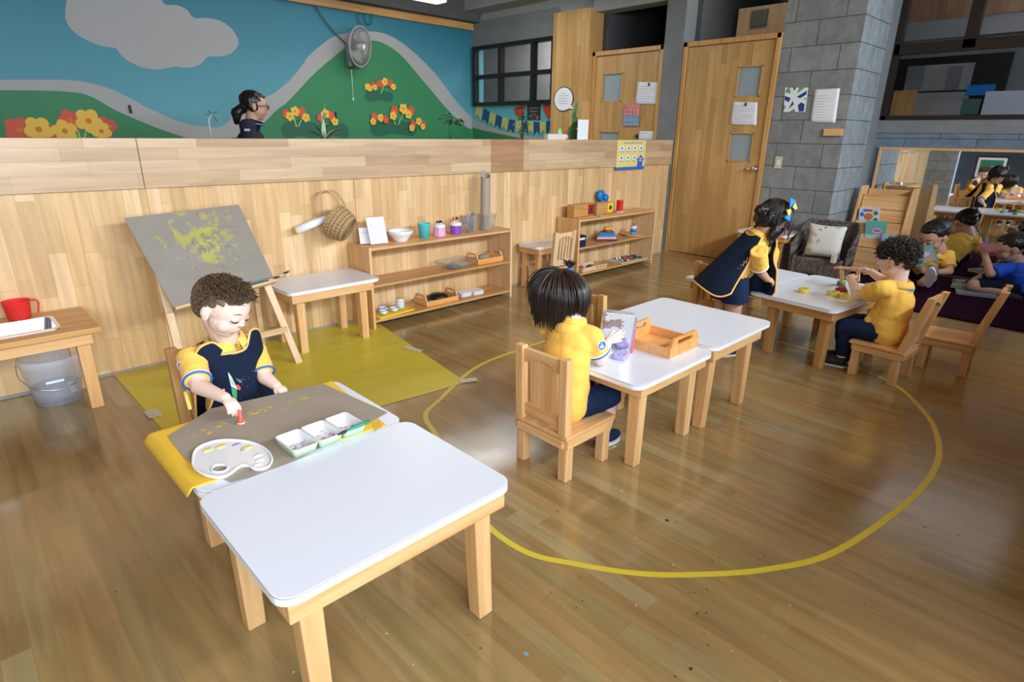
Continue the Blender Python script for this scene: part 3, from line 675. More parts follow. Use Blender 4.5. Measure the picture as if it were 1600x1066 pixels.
# washing table with a steel basin
ws = thing('washing_table', 'wooden washing table with a sunken steel basin at the left edge', 'table', (-.1, 3.62, 0))
X0, X1, Y0, Y1, Z = -.62, .575, -.235, .255, .432
hx0, hx1, hy0, hy1 = -.5, .42, -.13, .12
b = MB()
b.span((X0, Y0, Z-.028), (X1, hy0, Z)).span((X0, hy1, Z-.028), (X1, Y1, Z)).span((X0, hy0, Z-.028), (hx0, hy1, Z)).span((hx1, hy0, Z-.028), (X1, hy1, Z))
b.build('tabletop', 'oak_x', ws, bevel=.004)
for y in (Y0+.03, Y1-.055): MB().span((X0+.02, y, Z-.085), (X1-.04, y+.022, Z-.029)).build('apron', 'pine_x', ws, bevel=.003)
MB().span((X1-.064, Y0+.054, Z-.085), (X1-.042, Y1-.057, Z-.029)).build('apron', 'pine_y', ws)
for sx in (X0+.05, X1-.108):
    for sy in (Y0+.055, Y1-.11): MB().span((sx, sy, 0), (sx+.056, sy+.05, Z-.03)).build('leg', 'pine_z', ws, bevel=.004)
bs = MB(); o0 = rrect(hx0-.012, hy0-.012, hx1+.012, hy1+.012, .03); i0 = rrect(hx0+.006, hy0+.006, hx1-.006, hy1-.006, .028); i1 = rrect(hx0+.02, hy0+.02, hx1-.02, hy1-.02, .03)
n = len(o0); vs = [(x, y, Z+.004) for x, y in o0]+[(x, y, Z+.005) for x, y in i0]+[(x, y, Z-.06) for x, y in i1]+[(x, y, Z) for x, y in o0]
bs.add(vs, [(i, (i+1) % n, n+(i+1) % n, n+i) for i in range(n)]+[(n+i, n+(i+1) % n, 2*n+(i+1) % n, 2*n+i) for i in range(n)]+[(i, (i+1) % n, 3*n+(i+1) % n, 3*n+i) for i in range(n)]+[tuple(range(2*n, 3*n))])
bs.build('basin', 'steel', ws)
MB().span((.0, Y0+.0285, Z-.068), (.1, Y0+.03, Z-.052)).build('metal_plate', 'steel', ws)

# red measuring jug
jp = at(85, 480, z=Z); jx, jy = .205, 3.80
jg = thing('measuring_jug', 'red translucent plastic measuring jug on the washing table', 'jug', (jx, jy, Z+.001))
M['red_clear'] = plain('red_translucent', (.95, .06, .05), .25, trans=.35, ior=1.1)
MB().lathe([(.0, .0), (.044, 0), (.048, .006), (.058, .09), (.06, .094), (.057, .094), (.055, .09), (.045, .008), (0, .006)], n=28).build('body', 'red_clear', jg)
MB().tube([(.055, -.004, .088), (.082, -.004, .086), (.088, -.004, .07), (.078, -.004, .022), (.076, -.004, .018)], [.007]*5, 8, flat=.6).build('handle', 'red_clear', jg)
b = MB()
for i in range(5): b.box((-.01, -.0545+.0012*i, .078-.014*i), (.028, .0008, .0012))
b.build('measure_marks', plain('dark_red_marks', (.4, .02, .02), .6), jg)

# bucket
bk = thing('plastic_bucket', 'clear plastic bucket with a wire handle under the washing table', 'bucket', (.27, 3.70, 0))
MB().lathe([(0, .004), (.098, .004), (.098, 0), (.104, 0), (.128, .212), (.136, .215), (.136, .245), (.130, .25), (.127, .245), (.122, .21), (.099, .01), (0, .008)], n=40).build('body', plain('cloudy_plastic', (.80, .84, .92), .2, trans=.3, ior=1.05, alpha=.30), bk)
MB().lathe([(.122, .0), (.1225, 0), (.1245, .07), (.124, .07)], c=(0, 0, .07), n=40)
M['cloud2'] = plain('cloudy_water_line', (.7, .74, .86), .3, alpha=.28)
MB().lathe([(0, .009), (.0985, .009), (.107, .085), (0, .085)], n=36).build('water', 'cloud2', bk)
MB().tube(catmull([(-.137, 0, .225), (-.14, -.05, .17), (-.09, -.115, .12), (0, -.14, .10), (.09, -.115, .12), (.14, -.05, .17), (.137, 0, .225)], 5), .0022, 6).build('handle', 'steel', bk)
MB().box((-.01, -.123, .14), (.075, .003, .012)).build('label_strip', 'paper', bk)
bm = MB()
for i in range(8): bm.box((.05+.001*i, -.113+.001*i*.5, .118-.008*i), (.03 if i % 2 else .02, .002, .0015), rot=(0, 0, .42))
bm.build('scale_marks', 'white', bk)

# easel
e = thing('easel', 'child easel with a painted brown paper sheet, leaning near the partition', 'easel', (1.1, 3.5, 0))
E0 = Vector((1.1, 3.5, 0))
def el(v): return Vector(v)-E0
TL, TR, BR, BL = at(195, 342, y=3.74), at(372, 321, y=3.70), at(428, 438, y=3.44), at(272, 482, y=3.48)
TL, TR, BR, BL = el(TL), el(TR), el(BR), el(BL)
nrm = (TR-TL).cross(BL-TL).normalized()
if nrm.y > 0: nrm = -nrm
MB().grid(lambda u, v: TL.lerp(TR, u).lerp(BL.lerp(BR, u), v)-nrm*.007, 12, 12, smooth=False).build('board', 'dark_x', e, solid=.011)
M['kraft_paint'], _nt, _b = new_mat('kraft_paper_painted')
def painted_kraft(nt, b, base, sc, cols):
    L = nt.links.new; tc = nt.nodes.new('ShaderNodeTexCoord'); prev = None
    base_n = nt.nodes.new('ShaderNodeRGB'); base_n.outputs[0].default_value = (*base, 1); cur = base_n.outputs[0]
    g = nt.nodes.new('ShaderNodeTexGradient'); g.gradient_type = 'SPHERICAL'
    mp = nt.nodes.new('ShaderNodeMapping'); mp.vector_type = 'POINT'; L(tc.outputs['Object'], mp.inputs['Vector'])
    mp.inputs['Location'].default_value = (-.0, 0, 0); mp.inputs['Scale'].default_value = (2.6, 2.6, 2.6); L(mp.outputs[0], g.inputs[0])
    for k, (c, thr, s) in enumerate(cols):
        n = nt.nodes.new('ShaderNodeTexNoise'); n.inputs['Scale'].default_value = s; n.inputs['Detail'].default_value = 8; n.inputs['Distortion'].default_value = 1.6; n.noise_dimensions = '4D'; n.inputs['W'].default_value = k*3.1
        L(tc.outputs['Object'], n.inputs['Vector'])
        ml = nt.nodes.new('ShaderNodeMath'); ml.operation = 'MULTIPLY_ADD'; ml.inputs[1].default_value = .35; L(g.outputs['Fac'], ml.inputs[0]); L(n.outputs['Fac'], ml.inputs[2])
        mr = nt.nodes.new('ShaderNodeMapRange'); mr.inputs[1].default_value = thr; mr.inputs[2].default_value = thr+.1; mr.inputs[4].default_value = .8; L(ml.outputs[0], mr.inputs[0])
        mx = nt.nodes.new('ShaderNodeMix'); mx.data_type = 'RGBA'; mx.inputs[7].default_value = (*c, 1); L(mr.outputs[0], mx.inputs[0]); L(cur, mx.inputs[6]); cur = mx.outputs[2]
    L(cur, b.inputs['Base Color']); b.inputs['Roughness'].default_value = .42
painted_kraft(_nt, _b, (.27, .245, .205), 1, [((.42, .40, .08), .72, 9), ((.17, .16, .20), .80, 14), ((.48, .48, .06), .83, 22)])
ctr = TL.lerp(TR, .58).lerp(BL.lerp(BR, .6), .38)
def psheet(u, v):
    a = TL.lerp(TR, -.005+u*1.01); c = BL.lerp(BR, -.005+u*1.01); p = a.lerp(c, -.005+v*1.0)
    return p+nrm*(.0075+.004*noise.noise(Vector((u*4, v*4, 1))))
sh = MB().grid(psheet, 30, 24)
sh.build('paper_sheet', 'kraft_paint', e, loc=ctr)
dn = (BL-TL).normalized()
a0, a1 = BL+nrm*.018+dn*.012-(BR-BL)*.0, BR+nrm*.018+dn*.012
MB().bar(a0, a1, .045, .014, up=nrm.cross(Vector((1, 0, 0)))).build('ledge', 'pale_x', e)
lb, rb = el((.80, 3.36, 0)), el((1.425, 3.345, 0))
MB().bar(rb, TR.lerp(BR, .55)-nrm*.03-Vector((.03, 0, 0)), .042, .024, up=(0, 1, 0)).build('leg', 'pale_z', e, bevel=.003)
MB().bar(lb, TL.lerp(BL, .55)-nrm*.03+Vector((.03, 0, 0)), .042, .024, up=(0, 1, 0)).build('leg', 'pale_z', e, bevel=.003)
MB().bar(lb.lerp(TL.lerp(BL, .55), .3), rb.lerp(TR.lerp(BR, .55), .3), .022, .036).build('stretcher', 'pale_x', e, bevel=.002)
for q in (el((.86, 3.80, 0)), el((1.38, 3.78, 0))): MB().bar(q, Vector((q.x, TL.y+.02, TL.z-.06)), .03, .02, up=(0, 1, 0)).build('rear_leg', 'pale_z', e)
pl = [((.02, .14, .16), 0), ((.02, .3, .16), 1), ((.55, .06, .04), 2), ((.75, .55, .4), 3), ((.02, .22, .3), 4)]
for i, (c, k) in enumerate(pl):
    p0 = at(372+i*9, 448-i*1.5, y=3.405+.003*i); d = at(430+i*5, 436-i*3, y=3.395+.004*i)-p0
    q = thing('paint_brush', ['teal handled brush on the easel ledge', 'green handled brush on the easel ledge, middle of the row', 'red stained brush on the easel ledge, leftmost', 'bare wood brush sticking out furthest right of the easel ledge', 'dark blue brush lying on top of the ledge brushes'][i], 'brush', p0)
    d = d.normalized()*.17
    MB().tube([(0, 0, 0), d*.4, d*.75, d], [.004, .006, .004, .0035], 8).build('handle', plain('brush_paint_%d' % i, c, .4), q)
    MB().tube([d, d*1.1, d*1.22], [.0045, .006, .003], 8).build('bristles', 'ink' if i % 2 else 'pale_z', q)

# yellow floor sheet, tape line and tape pieces
mt = MB(); P = [(.552, 3.884), (2.18, 3.884), (2.322, 3.70), (1.992, 2.420), (1.43, 2.536), (.90, 2.60), (.563, 2.66)]
def mat_pt(u, v):
    L_ = Vector((.552+.012*v, 3.884-v*1.23, 0)); R_ = Vector((2.25, 3.884, 0)).lerp(Vector((1.992, 2.42, 0)), v); q = L_.lerp(R_, u)
    q.y += .11*sin(pi*u)*v*-.3+(0 if u < .9 else 0)
    return (q.x, q.y, .0025+.0018*abs(noise.noise(Vector((q.x*3, q.y*7, 0))))*3*(1 if 0 < u < 1 and 0 < v < 1 else 0))
tag(MB().grid(mat_pt, 60, 60).build('floor_sheet', plain('yellow_tarpaulin', (.60, .50, .045), .38, noise_amt=.06, noise_scale=3, bump=.25, bump_scale=5), loc=(1.3, 3.2, 0)), 'yellow plastic sheet taped to the floor under the easel', 'floor sheet')
tp = [(2.546, 2.6), (2.155, 2.547), (1.744, 2.34), (1.57, 2.235), (1.47, 2.0), (1.30, 1.62), (1.21, 1.38), (1.205, 1.16), (1.284, 1.002), (1.402, .829), (1.552, .684), (1.729, .551), (1.97, .434), (2.405, .352), (2.76, .325), (3.046, .346), (3.327, .423), (3.534, .525), (3.792, .711), (3.932, .958), (4.03, 1.222), (4.06, 1.594), (4.0, 2.0), (3.75, 2.35), (3.2, 2.58)]
C_ = catmull([(x, y, 0) for x, y in tp], 8, True); b = MB(); n = len(C_); vs = []
for i in range(n):
    d = (C_[(i+1) % n]-C_[i-1]).normalized(); s_ = Vector((-d.y, d.x, 0))*.0125
    vs += [C_[i]+s_+Vector((0, 0, .0012)), C_[i]-s_+Vector((0, 0, .0012))]
b.add(vs, [(2*i, 2*i+1, (2*i+3) % (2*n), (2*i+2) % (2*n)) for i in range(n)])
tag(b.build('floor_tape', plain('yellow_floor_tape', (.70, .56, .05), .35), loc=(2.6, 1.4, 0)), 'yellow tape line forming a big oval on the wooden floor', 'floor marking')
M['tape_clear'] = plain('translucent_tape', (.75, .74, .66), .4, alpha=.6)
for i, (px, py, rz_, w, l, lab) in enumerate(((732, 596, 1.15, .05, .10, 'translucent tape piece at the right corner of the yellow sheet'), (645, 547, .2, .045, .15, 'translucent tape strip on the far right edge of the yellow sheet'), (240, 648, .0, .06, .10, 'translucent tape piece at the left edge of the yellow sheet by the boy'))):
    q = at(px, py, z=0); a = thing('tape_piece', lab, 'tape', (q.x, q.y, .0075), rz_)
    p_ = MB().box((0, 0, 0), (w, l, .0006)).build('strip', 'tape_clear', a)
# scuffs and paint specks on the floor
sp = MB(); rs = random.Random(3)
for i in range(150):
    x, y = rs.uniform(0, 3.6), rs.uniform(-.2, 2.4)
    if rs.random() < .5: x, y = rs.uniform(.4, 1.8), rs.uniform(.2, 1.4)
    r_ = rs.uniform(.001, .004)*(2 if rs.random() < .06 else 1); k = rs.randint(4, 6); a0 = rs.uniform(0, 6)
    sp.poly([(x+cos(a0+2*pi*j/k)*r_*rs.uniform(.5, 1.3), y+sin(a0+2*pi*j/k)*r_*rs.uniform(.5, 1.3), .0006) for j in range(k)], rs.choice((0, 0, 1, 0)))
q = at(822, 1022, z=0); sp.poly([(q.x+cos(a)*.006, q.y+sin(a)*.009, .0007) for a in [k*pi/5 for k in range(10)]], 2)
tag(sp.build('paint_specks', [plain('speck_dark', (.05, .035, .02), .6), plain('speck_pale', (.6, .58, .5), .6), plain('speck_blue', (.2, .35, .42), .6)], loc=(1.5, 1, 0)), 'tiny paint specks and crumbs scattered on the wooden floor', 'paint specks', kind='stuff')
# ================================================================ THINGS ON THE SHELVES
Z1, Z2, Z3 = SH[1]+.0006, SH[2]+.0006, SH[3]+.0006
def sh(px, py, z, y=None):
    q = at(px, py, z=z)
    if y is not None: q.y = y
    q.y = min(max(q.y, 3.62), 3.86); return q
def single(name, mb, mats, label, cat, loc=None, group=None, **k):
    return tag(mb.build(name, mats, loc=loc, **k), label, cat, group)
# two card holders
for i, (x, y, w, h, rz_, lab) in enumerate(((2.262, 3.70, .135, .19, -.12, 'larger white printed card standing at the left end of the shelf top'), (2.19, 3.755, .085, .115, -.35, 'smaller white card standing left of the larger printed card'))):
    t = thing('display_card', lab, 'card', (x, y, Z1), rz_)
    MB().box((0, .03, h/2+.004), (w, .004, h), rot=(-.32, 0, 0)).build('card', 'paper', t)
    b = MB(); n = 9 if i == 0 else 2
    R = Euler((-.32, 0, 0)).to_matrix()
    for k in range(n): b.box(Vector((0, .03, h/2+.004))+R @ Vector((.0, -.0026, h*.22-k*h*.075)), (w*.78, .0006, .002), 0, R)
    b.build('printed_lines', plain('grey_print', (.45, .47, .5), .7), t)
    MB().box((0, .055, .012), (w*.8, .05, .008)).build('stand', 'clear', t)
tag(MB().lathe([(0, 0), (.042, 0), (.044, .006), (.075, .045), (.083, .058), (.083, .07), (.079, .07), (.076, .058), (.045, .01), (0, .008)], c=(0, 0, 0), n=36).build('bowl', 'porcelain'), 'white plastic bowl on the shelf top next to the printed card', 'bowl').location = (2.468, 3.74, Z1)
bpy.data.objects['bowl'].scale = (1.12,)*3
tag(MB().lathe([(0, 0), (.036, 0), (.046, .098), (.05, .105), (.052, .112), (.048, .112), (.044, .1), (.034, .006), (0, .006)], n=30).build('cup', 'teal'), 'turquoise plastic cup on the shelf top', 'cup').location = (2.682, 3.738, Z1)
def jar(x, y, mat, lab, tops):
    t = thing('paint_jar', lab, 'jar', (x, y, Z1)); n = 8
    MB().lathe([(0, 0), (.045, 0), (.047, .004), (.047, .07), (.042, .085), (.03, .088), (0, .088)], n=n, smooth=False).build('body', mat, t, bevel=.003)
    MB().lathe([(.0475, .066), (.0478, .078), (.043, .088), (.03, .094), (0, .094)], n=16).build('white_drip_rim', 'white', t)
    return t
jar(2.826, 3.735, 'pink', 'pink jar with white rim holding dark pens', 0); jar(2.993, 3.74, 'purple', 'purple jar with white rim and orange topped pen', 0)
for x, y, c, r, lab in ((2.812, 3.735, 'ink', .012, 'short dark marker stub in the pink jar, leftmost'), (2.835, 3.73, 'navy2', .012, 'short dark blue marker stub in the middle of the pink jar'), (2.85, 3.745, 'red', .009, 'small red marker stub at the right of the pink jar'), (2.975, 3.735, 'mural_orange', .014, 'orange capped marker in the purple jar'), (3.01, 3.745, 'ink', .008, 'black capped marker with clear barrel in the purple jar')):
    t = thing('marker_pen', lab, 'pen', (x, y, Z1+.0945)); h = .018 if x < 2.9 else .03
    MB().lathe([(0, 0), (r*.7, 0), (r*.7, h*.6), (0, h*.6)], n=12).build('barrel', 'paper', t)
    MB().lathe([(0, h*.5), (r, h*.5), (r, h*1.1), (r*.6, h*1.3), (0, h*1.3)], n=12).build('cap', c, t)
def clear_cup(x, y, lab, w, h, sq=True):
    t = thing('clear_container', lab, 'container', (x, y, Z1)); k = .8; b = MB()
    o0 = rrect(-w*k, -w*k*.8, w*k, w*k*.8, .01); o1 = rrect(-w, -w*.8, w, w*.8, .012); n = len(o0)
    vs = [(a, c, 0) for a, c in o0]+[(a, c, h) for a, c in o1]
    b.add(vs, [tuple(range(n))]+[(i, (i+1) % n, n+(i+1) % n, n+i) for i in range(n)], 0, True)
    b.build('body', 'clear', t, solid=.0025)
    MB().tube([(a, c, h) for a, c in o1], .0025, 6, closed=True).build('rim', 'clear', t)
    return t
clear_cup(3.13, 3.735, 'clear square cup full of pencils on the shelf top', .062, .135)
clear_cup(3.32, 3.735, 'clear square cup holding the grey paper roll at the shelf end', .068, .13)
rs = random.Random(5)
PC = [('paper', 'white pencil slanting across the clear cup'), ('red', 'red pencil in the clear cup, leftmost'), ('bluep', 'blue pencil in the clear cup'), ('mural_dkgreen', 'dark green pencil in the clear cup'), ('teal', 'turquoise pencil in the clear cup'), ('ink', 'black pencil sticking up at the right of the clear cup'), ('pink', 'pink pencil in the clear cup'), ('green', 'bright green pencil in the clear cup')]
for i, (c, lab) in enumerate(PC):
    a = Vector((3.13+rs.uniform(.01, .045), 3.735+rs.uniform(-.03, .03), Z1+.006)); b2 = Vector((3.13-.055+.014*i, 3.735+rs.uniform(-.03, .03), Z1+.145+(.02 if i > 4 else 0)))
    if i >= 5: a.x -= .02
    t = thing('pencil', lab, 'pencil', a, group=None); d = b2-a
    MB().tube([(0, 0, 0), d*.93], .0045, 6).build('shaft', c, t); MB().tube([d*.93, d], [.0045, .0008], 6).build('tip', 'pale_z', t)
b = MB()
def roll(u, v):
    a = u*2*pi*1.25; r = .034+.006*u; x = r*cos(a)+.028*v; y = r*sin(a)+.02*v; zt_ = .43+.02*sin(a*1+.5)+(.02 if u > .9 else 0)
    return (x, y, .004+v*zt_)
single('paper_roll', MB().grid(roll, 50, 8), 'kraft', 'rolled grey brown paper standing in a clear cup at the shelf end', 'paper roll').location = (3.295, 3.735, Z1)
bpy.data.objects['paper_roll'].location.z = Z1+.004
# middle board: glass tray with blue and green clay
t = thing('glass_tray', 'clear shallow tray with blue and cream clay on the middle board', 'tray', (2.985, 3.735, Z2), .12)
o0 = rrect(-.12, -.075, .12, .075, .03); o1 = rrect(-.165, -.105, .165, .105, .035); n = len(o0)
MB().add([(a, c, .003) for a, c in o0]+[(a, c, .055) for a, c in o1], [tuple(range(n))]+[(i, (i+1) % n, n+(i+1) % n, n+i) for i in range(n)], 0, True).build('dish', 'clear', t, solid=.003)
for c, p, r in ((plain('blue_clay', (.10, .26, .33), .6), (-.045, -.02, .010), (.07, .045, .012)), (plain('cream_clay', (.62, .66, .50), .6), (.05, -.005, .012), (.08, .05, .014)), (plain('grey_clay', (.22, .33, .36), .6), (0, .03, .012), (.06, .03, .012))):
    MB().ball(p, r, n=14).build('clay', c, t)
def wood_tray(label, loc, rz, l=.30, w=.19, h=.035, hh=.085, m=('oak_x', 'oak_y'), open_d=True):
    """long sides along local x, raised handle ends at +-x"""
    t = thing('wooden_tray', label, 'tray', loc, rz)
    MB().span((-l/2, -w/2, 0), (l/2, w/2, .006)).build('base', m[0], t)
    for s_ in (-1, 1): MB().box((0, s_*(w/2-.005), h/2+.0061), (l-.024, .010, h)).build('side', m[0], t, bevel=.002)
    for s_ in (-1, 1):
        out = [(-w/2, .0061), (w/2, .0061), (w/2, h+.006)]+[(w/2-.012-(w/2-.012)*0-.03*(1-cos(a))*1.0, h+.006+(hh-h-.006)*sin(a)) for a in [pi/2*k/6 for k in range(1, 7)]]
        out = out+[(-x, z) for x, z in reversed(out[3:])]+[(-w/2, h+.006)]
        hole = [(x*1, z) for x, z in rrect(-w*.26, hh-.034, w*.26, hh-.014, .009, 4)]
        me = bmesh.new(); vo = [me.verts.new((s_*(l/2-.0125), y, z)) for y, z in out]; vh = [me.verts.new((s_*(l/2-.0125), y, z)) for y, z in hole]
        eo = [me.edges.new((vo[i], vo[(i+1) % len(vo)])) for i in range(len(vo))]; eh = [me.edges.new((vh[i], vh[(i+1) % len(vh)])) for i in range(len(vh))]
        bmesh.ops.triangle_fill(me, edges=eo+eh, use_beauty=True, use_dissolve=False)
        g = bmesh.ops.extrude_face_region(me, geom=me.faces[:]); bmesh.ops.translate(me, verts=[q for q in g['geom'] if isinstance(q, bmesh.types.BMVert)], vec=(s_*.0125, 0, 0))
        bmesh.ops.recalc_face_normals(me, faces=me.faces)
        m_ = bpy.data.meshes.new('handle_end'); me.to_mesh(m_); me.free(); m_.materials.append(M[m[1]])
        o = bpy.data.objects.new('handle_end', m_); COL.objects.link(o); o.parent = t
        q = o.modifiers.new('b', 'BEVEL'); q.width = .0025; q.segments = 2; q.limit_method = 'ANGLE'
    return t
wood_tray('wooden handled tray holding a grey stone on the middle board of the long shelf', (3.30, 3.745, Z2), .0, .28, .17, m=('orange_x', 'orange_y'))
single('stone', MB().ball((0, 0, .028), (.06, .035, .027), n=16), plain('grey_stone', (.30, .25, .2), .8, noise_amt=.3, noise_scale=30, bump=.6), 'rough grey stone in the tray on the middle board', 'stone').location = (3.30, 3.75, Z2+.0066)
# lowest board
t = thing('yellow_tray', 'flat yellow plastic tray with small bowls on the lowest board', 'tray', (2.335, 3.715, Z3), .1)
MB().prism(rrect(-.165, -.085, .165, .085, .02), 0, .004).build('base', 'yellow', t); MB().tube([(x, y, .008) for x, y in rrect(-.165, -.085, .165, .085, .02)], .005, 6, closed=True).build('rim', 'yellow', t)
for i, (x, y, lab) in enumerate(((2.245, 3.675, 'blue rimmed white bowl on the yellow tray, leftmost'), (2.285, 3.745, 'blue rimmed white bowl on the yellow tray, furthest back'), (2.345, 3.685, 'blue rimmed white bowl on the yellow tray, closest to the jar'))):
    t = thing('small_bowl', lab, 'bowl', (x, y, Z3+.0135), group=None)
    MB().lathe([(0, 0), (.02, 0), (.036, .03), (.033, .03), (.018, .004), (0, .003)], n=20).build('body', 'porcelain', t); MB().tube([(.0345*cos(a), .0345*sin(a), .03) for a in [k*pi/10 for k in range(20)]], .002, 6, closed=True).build('blue_rim', 'blue', t)
t = thing('glass_jar', 'small clear jar with a white lid on the yellow tray', 'jar', (2.43, 3.735, Z3+.0135)); MB().lathe([(0, 0), (.032, 0), (.034, .005), (.034, .05), (.03, .055), (0, .055)], n=20).build('body', plain('milky_jar', (.75, .78, .82), .2, alpha=.8), t); MB().lathe([(0, .0555), (.032, .0555), (.032, .07), (0, .07)], n=20).build('lid', 'porcelain', t)
wood_tray('wooden handled tray with a black bowl on the lowest board', (2.775, 3.735, Z3), -.02, .31, .18, m=('orange_x', 'orange_y'))
single('black_bowl', MB().lathe([(0, 0), (.05, 0), (.075, .02), (.082, .035), (.06, .05), (0, .055)], n=28), 'black', 'glossy black bowl turned over in the wooden tray', 'bowl').location = (2.80, 3.745, Z3+.0066)
single('blue_cloth', MB().ball((0, 0, .014), (.045, .04, .013), n=14), plain('teal_cloth', (.03, .12, .18), .8), 'crumpled dark blue cloth in the wooden tray beside the black bowl', 'cloth').location = (2.69, 3.72, Z3+.0068)
k_ = 0
for x, y, n, lab in ((3.06, 3.74, 3, 'left stack'), (3.175, 3.72, 3, 'right stack')):
    for i in range(n):
        single('plate', MB().prism(rrect(-.052, -.05, .052, .05, .02), 0, .004).prism(rrect(-.058, -.056, .058, .056, .022), .0041, .010, 1), ['porcelain', 'porcelain'], 'square white plate with a blue rim, %s of the %s on the lowest board' % (['bottom', 'middle', 'topmost'][i], lab), 'plate', group='square plates on the lowest board').location = (x, y, Z3+.0118*i)
        bpy.context.scene.objects[-1]
# second shelf toys -------------------------------------------------
def toybox(x, y, lab, col, hole, wdt=.19):
    t = thing('drop_box', lab, 'toy box', (x, y, Z1)); w = wdt/2
    MB().span((-w, -.05, 0), (w, .09, .012)).build('base', 'oak_x', t)
    MB().span((-w, -.0, .0122), (w, .09, .125)).build('box', 'oak_x', t, bevel=.002)
    MB().span((w-.09, -.004, .022), (w-.005, -.0003, .118)).build('panel', col, t)
    R = Matrix.Rotation(pi/2, 4, 'X'); R.translation = (w-.045, -.0042, .07)
    (MB().lathe([(0, 0), (.022, 0), (.022, .002), (0, .002)], n=20, mtx=R) if hole == 'round' else MB().box((w-.047, -.0055, .062), (.03, .002, .04))).build('opening', 'ink', t)
    return t
toybox(4.575, 3.72, 'wooden drop box with a dark red front panel on the toy shelf', plain('dark_red', (.35, .012, .012), .4), 'sq', .30)
toybox(4.875, 3.70, 'wooden drop box with a yellow front panel and round hole', 'yellow', 'round', .26)
t = thing('toy_bolt', 'bright blue plastic knob toy standing behind the yellow box', 'toy', (4.98, 3.835, Z1))
MB().lathe([(0, 0), (.008, 0), (.008, .12), (0, .12)], n=10).build('rod', 'oak_z', t)
R = Matrix.Rotation(pi/2, 4, 'X'); R.translation = (0, .01, .175); MB().lathe([(0, -.02), (.045, -.02), (.058, -.01), (.058, .02), (.045, .03), (0, .03)], n=10, mtx=R, smooth=False).build('knob', 'bluep', t, bevel=.004)
R2 = Matrix.Rotation(pi/2, 4, 'X'); R2.translation = (.035, -.03, .155); MB().lathe([(0, -.01), (.03, -.01), (.036, 0), (.036, .012), (0, .015)], n=10, mtx=R2).build('small_knob', 'bluep', t)
t = thing('ring_stacker', 'red ring stacker on a round pale base on the toy shelf', 'toy', (5.19, 3.75, Z1))
MB().lathe([(0, 0), (.05, 0), (.05, .014), (0, .014)], n=28).build('base', 'pale_x', t)
for i in range(5): MB().lathe([(0, 0), (.028, 0), (.037, .008), (.037, .014), (.028, .0215), (0, .0215)], c=(0, 0, .0145+.022*i), n=24).build('ring', 'red', t)
t = thing('wooden_block_tray', 'flat pale wooden board with a peg beside the ring stacker', 'toy', (5.07, 3.69, Z1)); MB().span((-.06, -.03, 0), (.04, .04, .012)).build('base', 'oak_x', t); MB().lathe([(0, .0125), (.02, .0125), (.02, .022), (0, .022)], n=16).build('peg', 'pale_z', t)
t = thing('clear_block', 'small clear plastic block lying in front of the red panel box', 'block', (4.71, 3.635, Z1)); MB().box((0, 0, .012), (.07, .03, .024)).build('block', 'clear', t)
# middle board
t = thing('blue_box', 'dark blue box with a white label on the toy shelf middle board', 'box', (4.455, 3.70, Z2)); MB().span((-.065, -.075, 0), (.055, .09, .11)).build('body', 'navy2', t, bevel=.004); MB().span((-.05, -.0762, .07), (.035, -.0755, .09)).build('label', 'paper', t)
for i, (w, h, c, nm) in enumerate(((.15, .022, plain('maroon', (.14, .02, .03), .4), 'dark maroon'), (.137, .02, 'pink', 'pink'), (.115, .02, 'green', 'green'), (.10, .02, 'bluep', 'blue'), (.055, .022, 'red', 'red'), (.047, .02, 'yellow', 'yellow'))):
    z = Z2+sum((.022, .02, .02, .02, .022, .02)[:i])+.0005*i; w *= .82
    o = single('stacking_square' if i < 4 else 'stacking_ring', MB().box((0, 0, h/2), (2*w, 2*w, h), rot=(0, 0, pi/4)) if i < 4 else MB().lathe([(0, 0), (w*.85, 0), (w, h*.3), (w, h*.7), (w*.85, h), (0, h)], n=24), c, '%s piece of the rainbow stacking pyramid on the middle board' % nm, 'stacking toy', bevel=.002 if i < 4 else 0); o.location = (4.98, 3.735, z)
    o.scale = (1, .78, 1) if i < 4 else (1, 1, 1)
t = thing('round_dish', 'pale round wooden dish on the middle board of the toy shelf', 'dish', (5.44, 3.73, Z2)); MB().lathe([(0, 0), (.10, 0), (.135, .02), (.13, .022), (.098, .006), (0, .006)], n=36).build('dish', 'pale_x', t)
t = thing('bead_tower', 'small stacked tower with blue and white bands on the round dish', 'toy', (5.43, 3.72, Z2+.0068))
for z0, z1, c in ((0, .012, 'red'), (.0122, .03, 'teal'), (.0302, .065, 'bluep'), (.0652, .095, 'paper')): MB().lathe([(0, z0), (.034, z0), (.034, z1), (0, z1)], n=20).build('band', c, t)
MB().lathe([(0, .0952), (.004, .0952), (.004, .13), (0, .13)], n=8).build('peg', 'ink', t)
# lowest board
def lowbox(x, y, w, d, h, lab, name='slotted_tray'):
    t = thing(name, lab, 'tray', (x, y, Z3)); MB().span((-w, -d, 0), (w, d, .006)).build('base', 'pale_x', t)
    for s_ in (-1, 1): MB().span((-w, s_*d-.004, .0062), (w, s_*d+.004, h)).build('side', 'pale_x', t); MB().span((s_*w-.004, -d+.0045, .0062), (s_*w+.004, d-.0045, h)).build('end', 'pale_y', t)
    return t
t = lowbox(4.68, 3.715, .19, .085, .042, 'pale slotted wooden tray of small toys on the lowest board')
for i in range(3): MB().box((.03+.055*i, -.0895, .024), (.022, .002, .009)).build('slot', 'ink', t)
for x, y, c, lab in ((4.56, 3.70, 'red', 'red round toy piece in the slotted tray'), (4.63, 3.74, 'pink', 'pink round toy piece in the slotted tray'), (4.72, 3.71, 'green', 'green round toy piece in the slotted tray'), (4.66, 3.69, 'ink', 'black round toy piece in the slotted tray')):
    single('toy_piece', MB().lathe([(0, 0), (.025, 0), (.03, .01), (.025, .03), (0, .036)], n=14), c, lab, 'toy piece').location = (x, y, Z3+.0066)
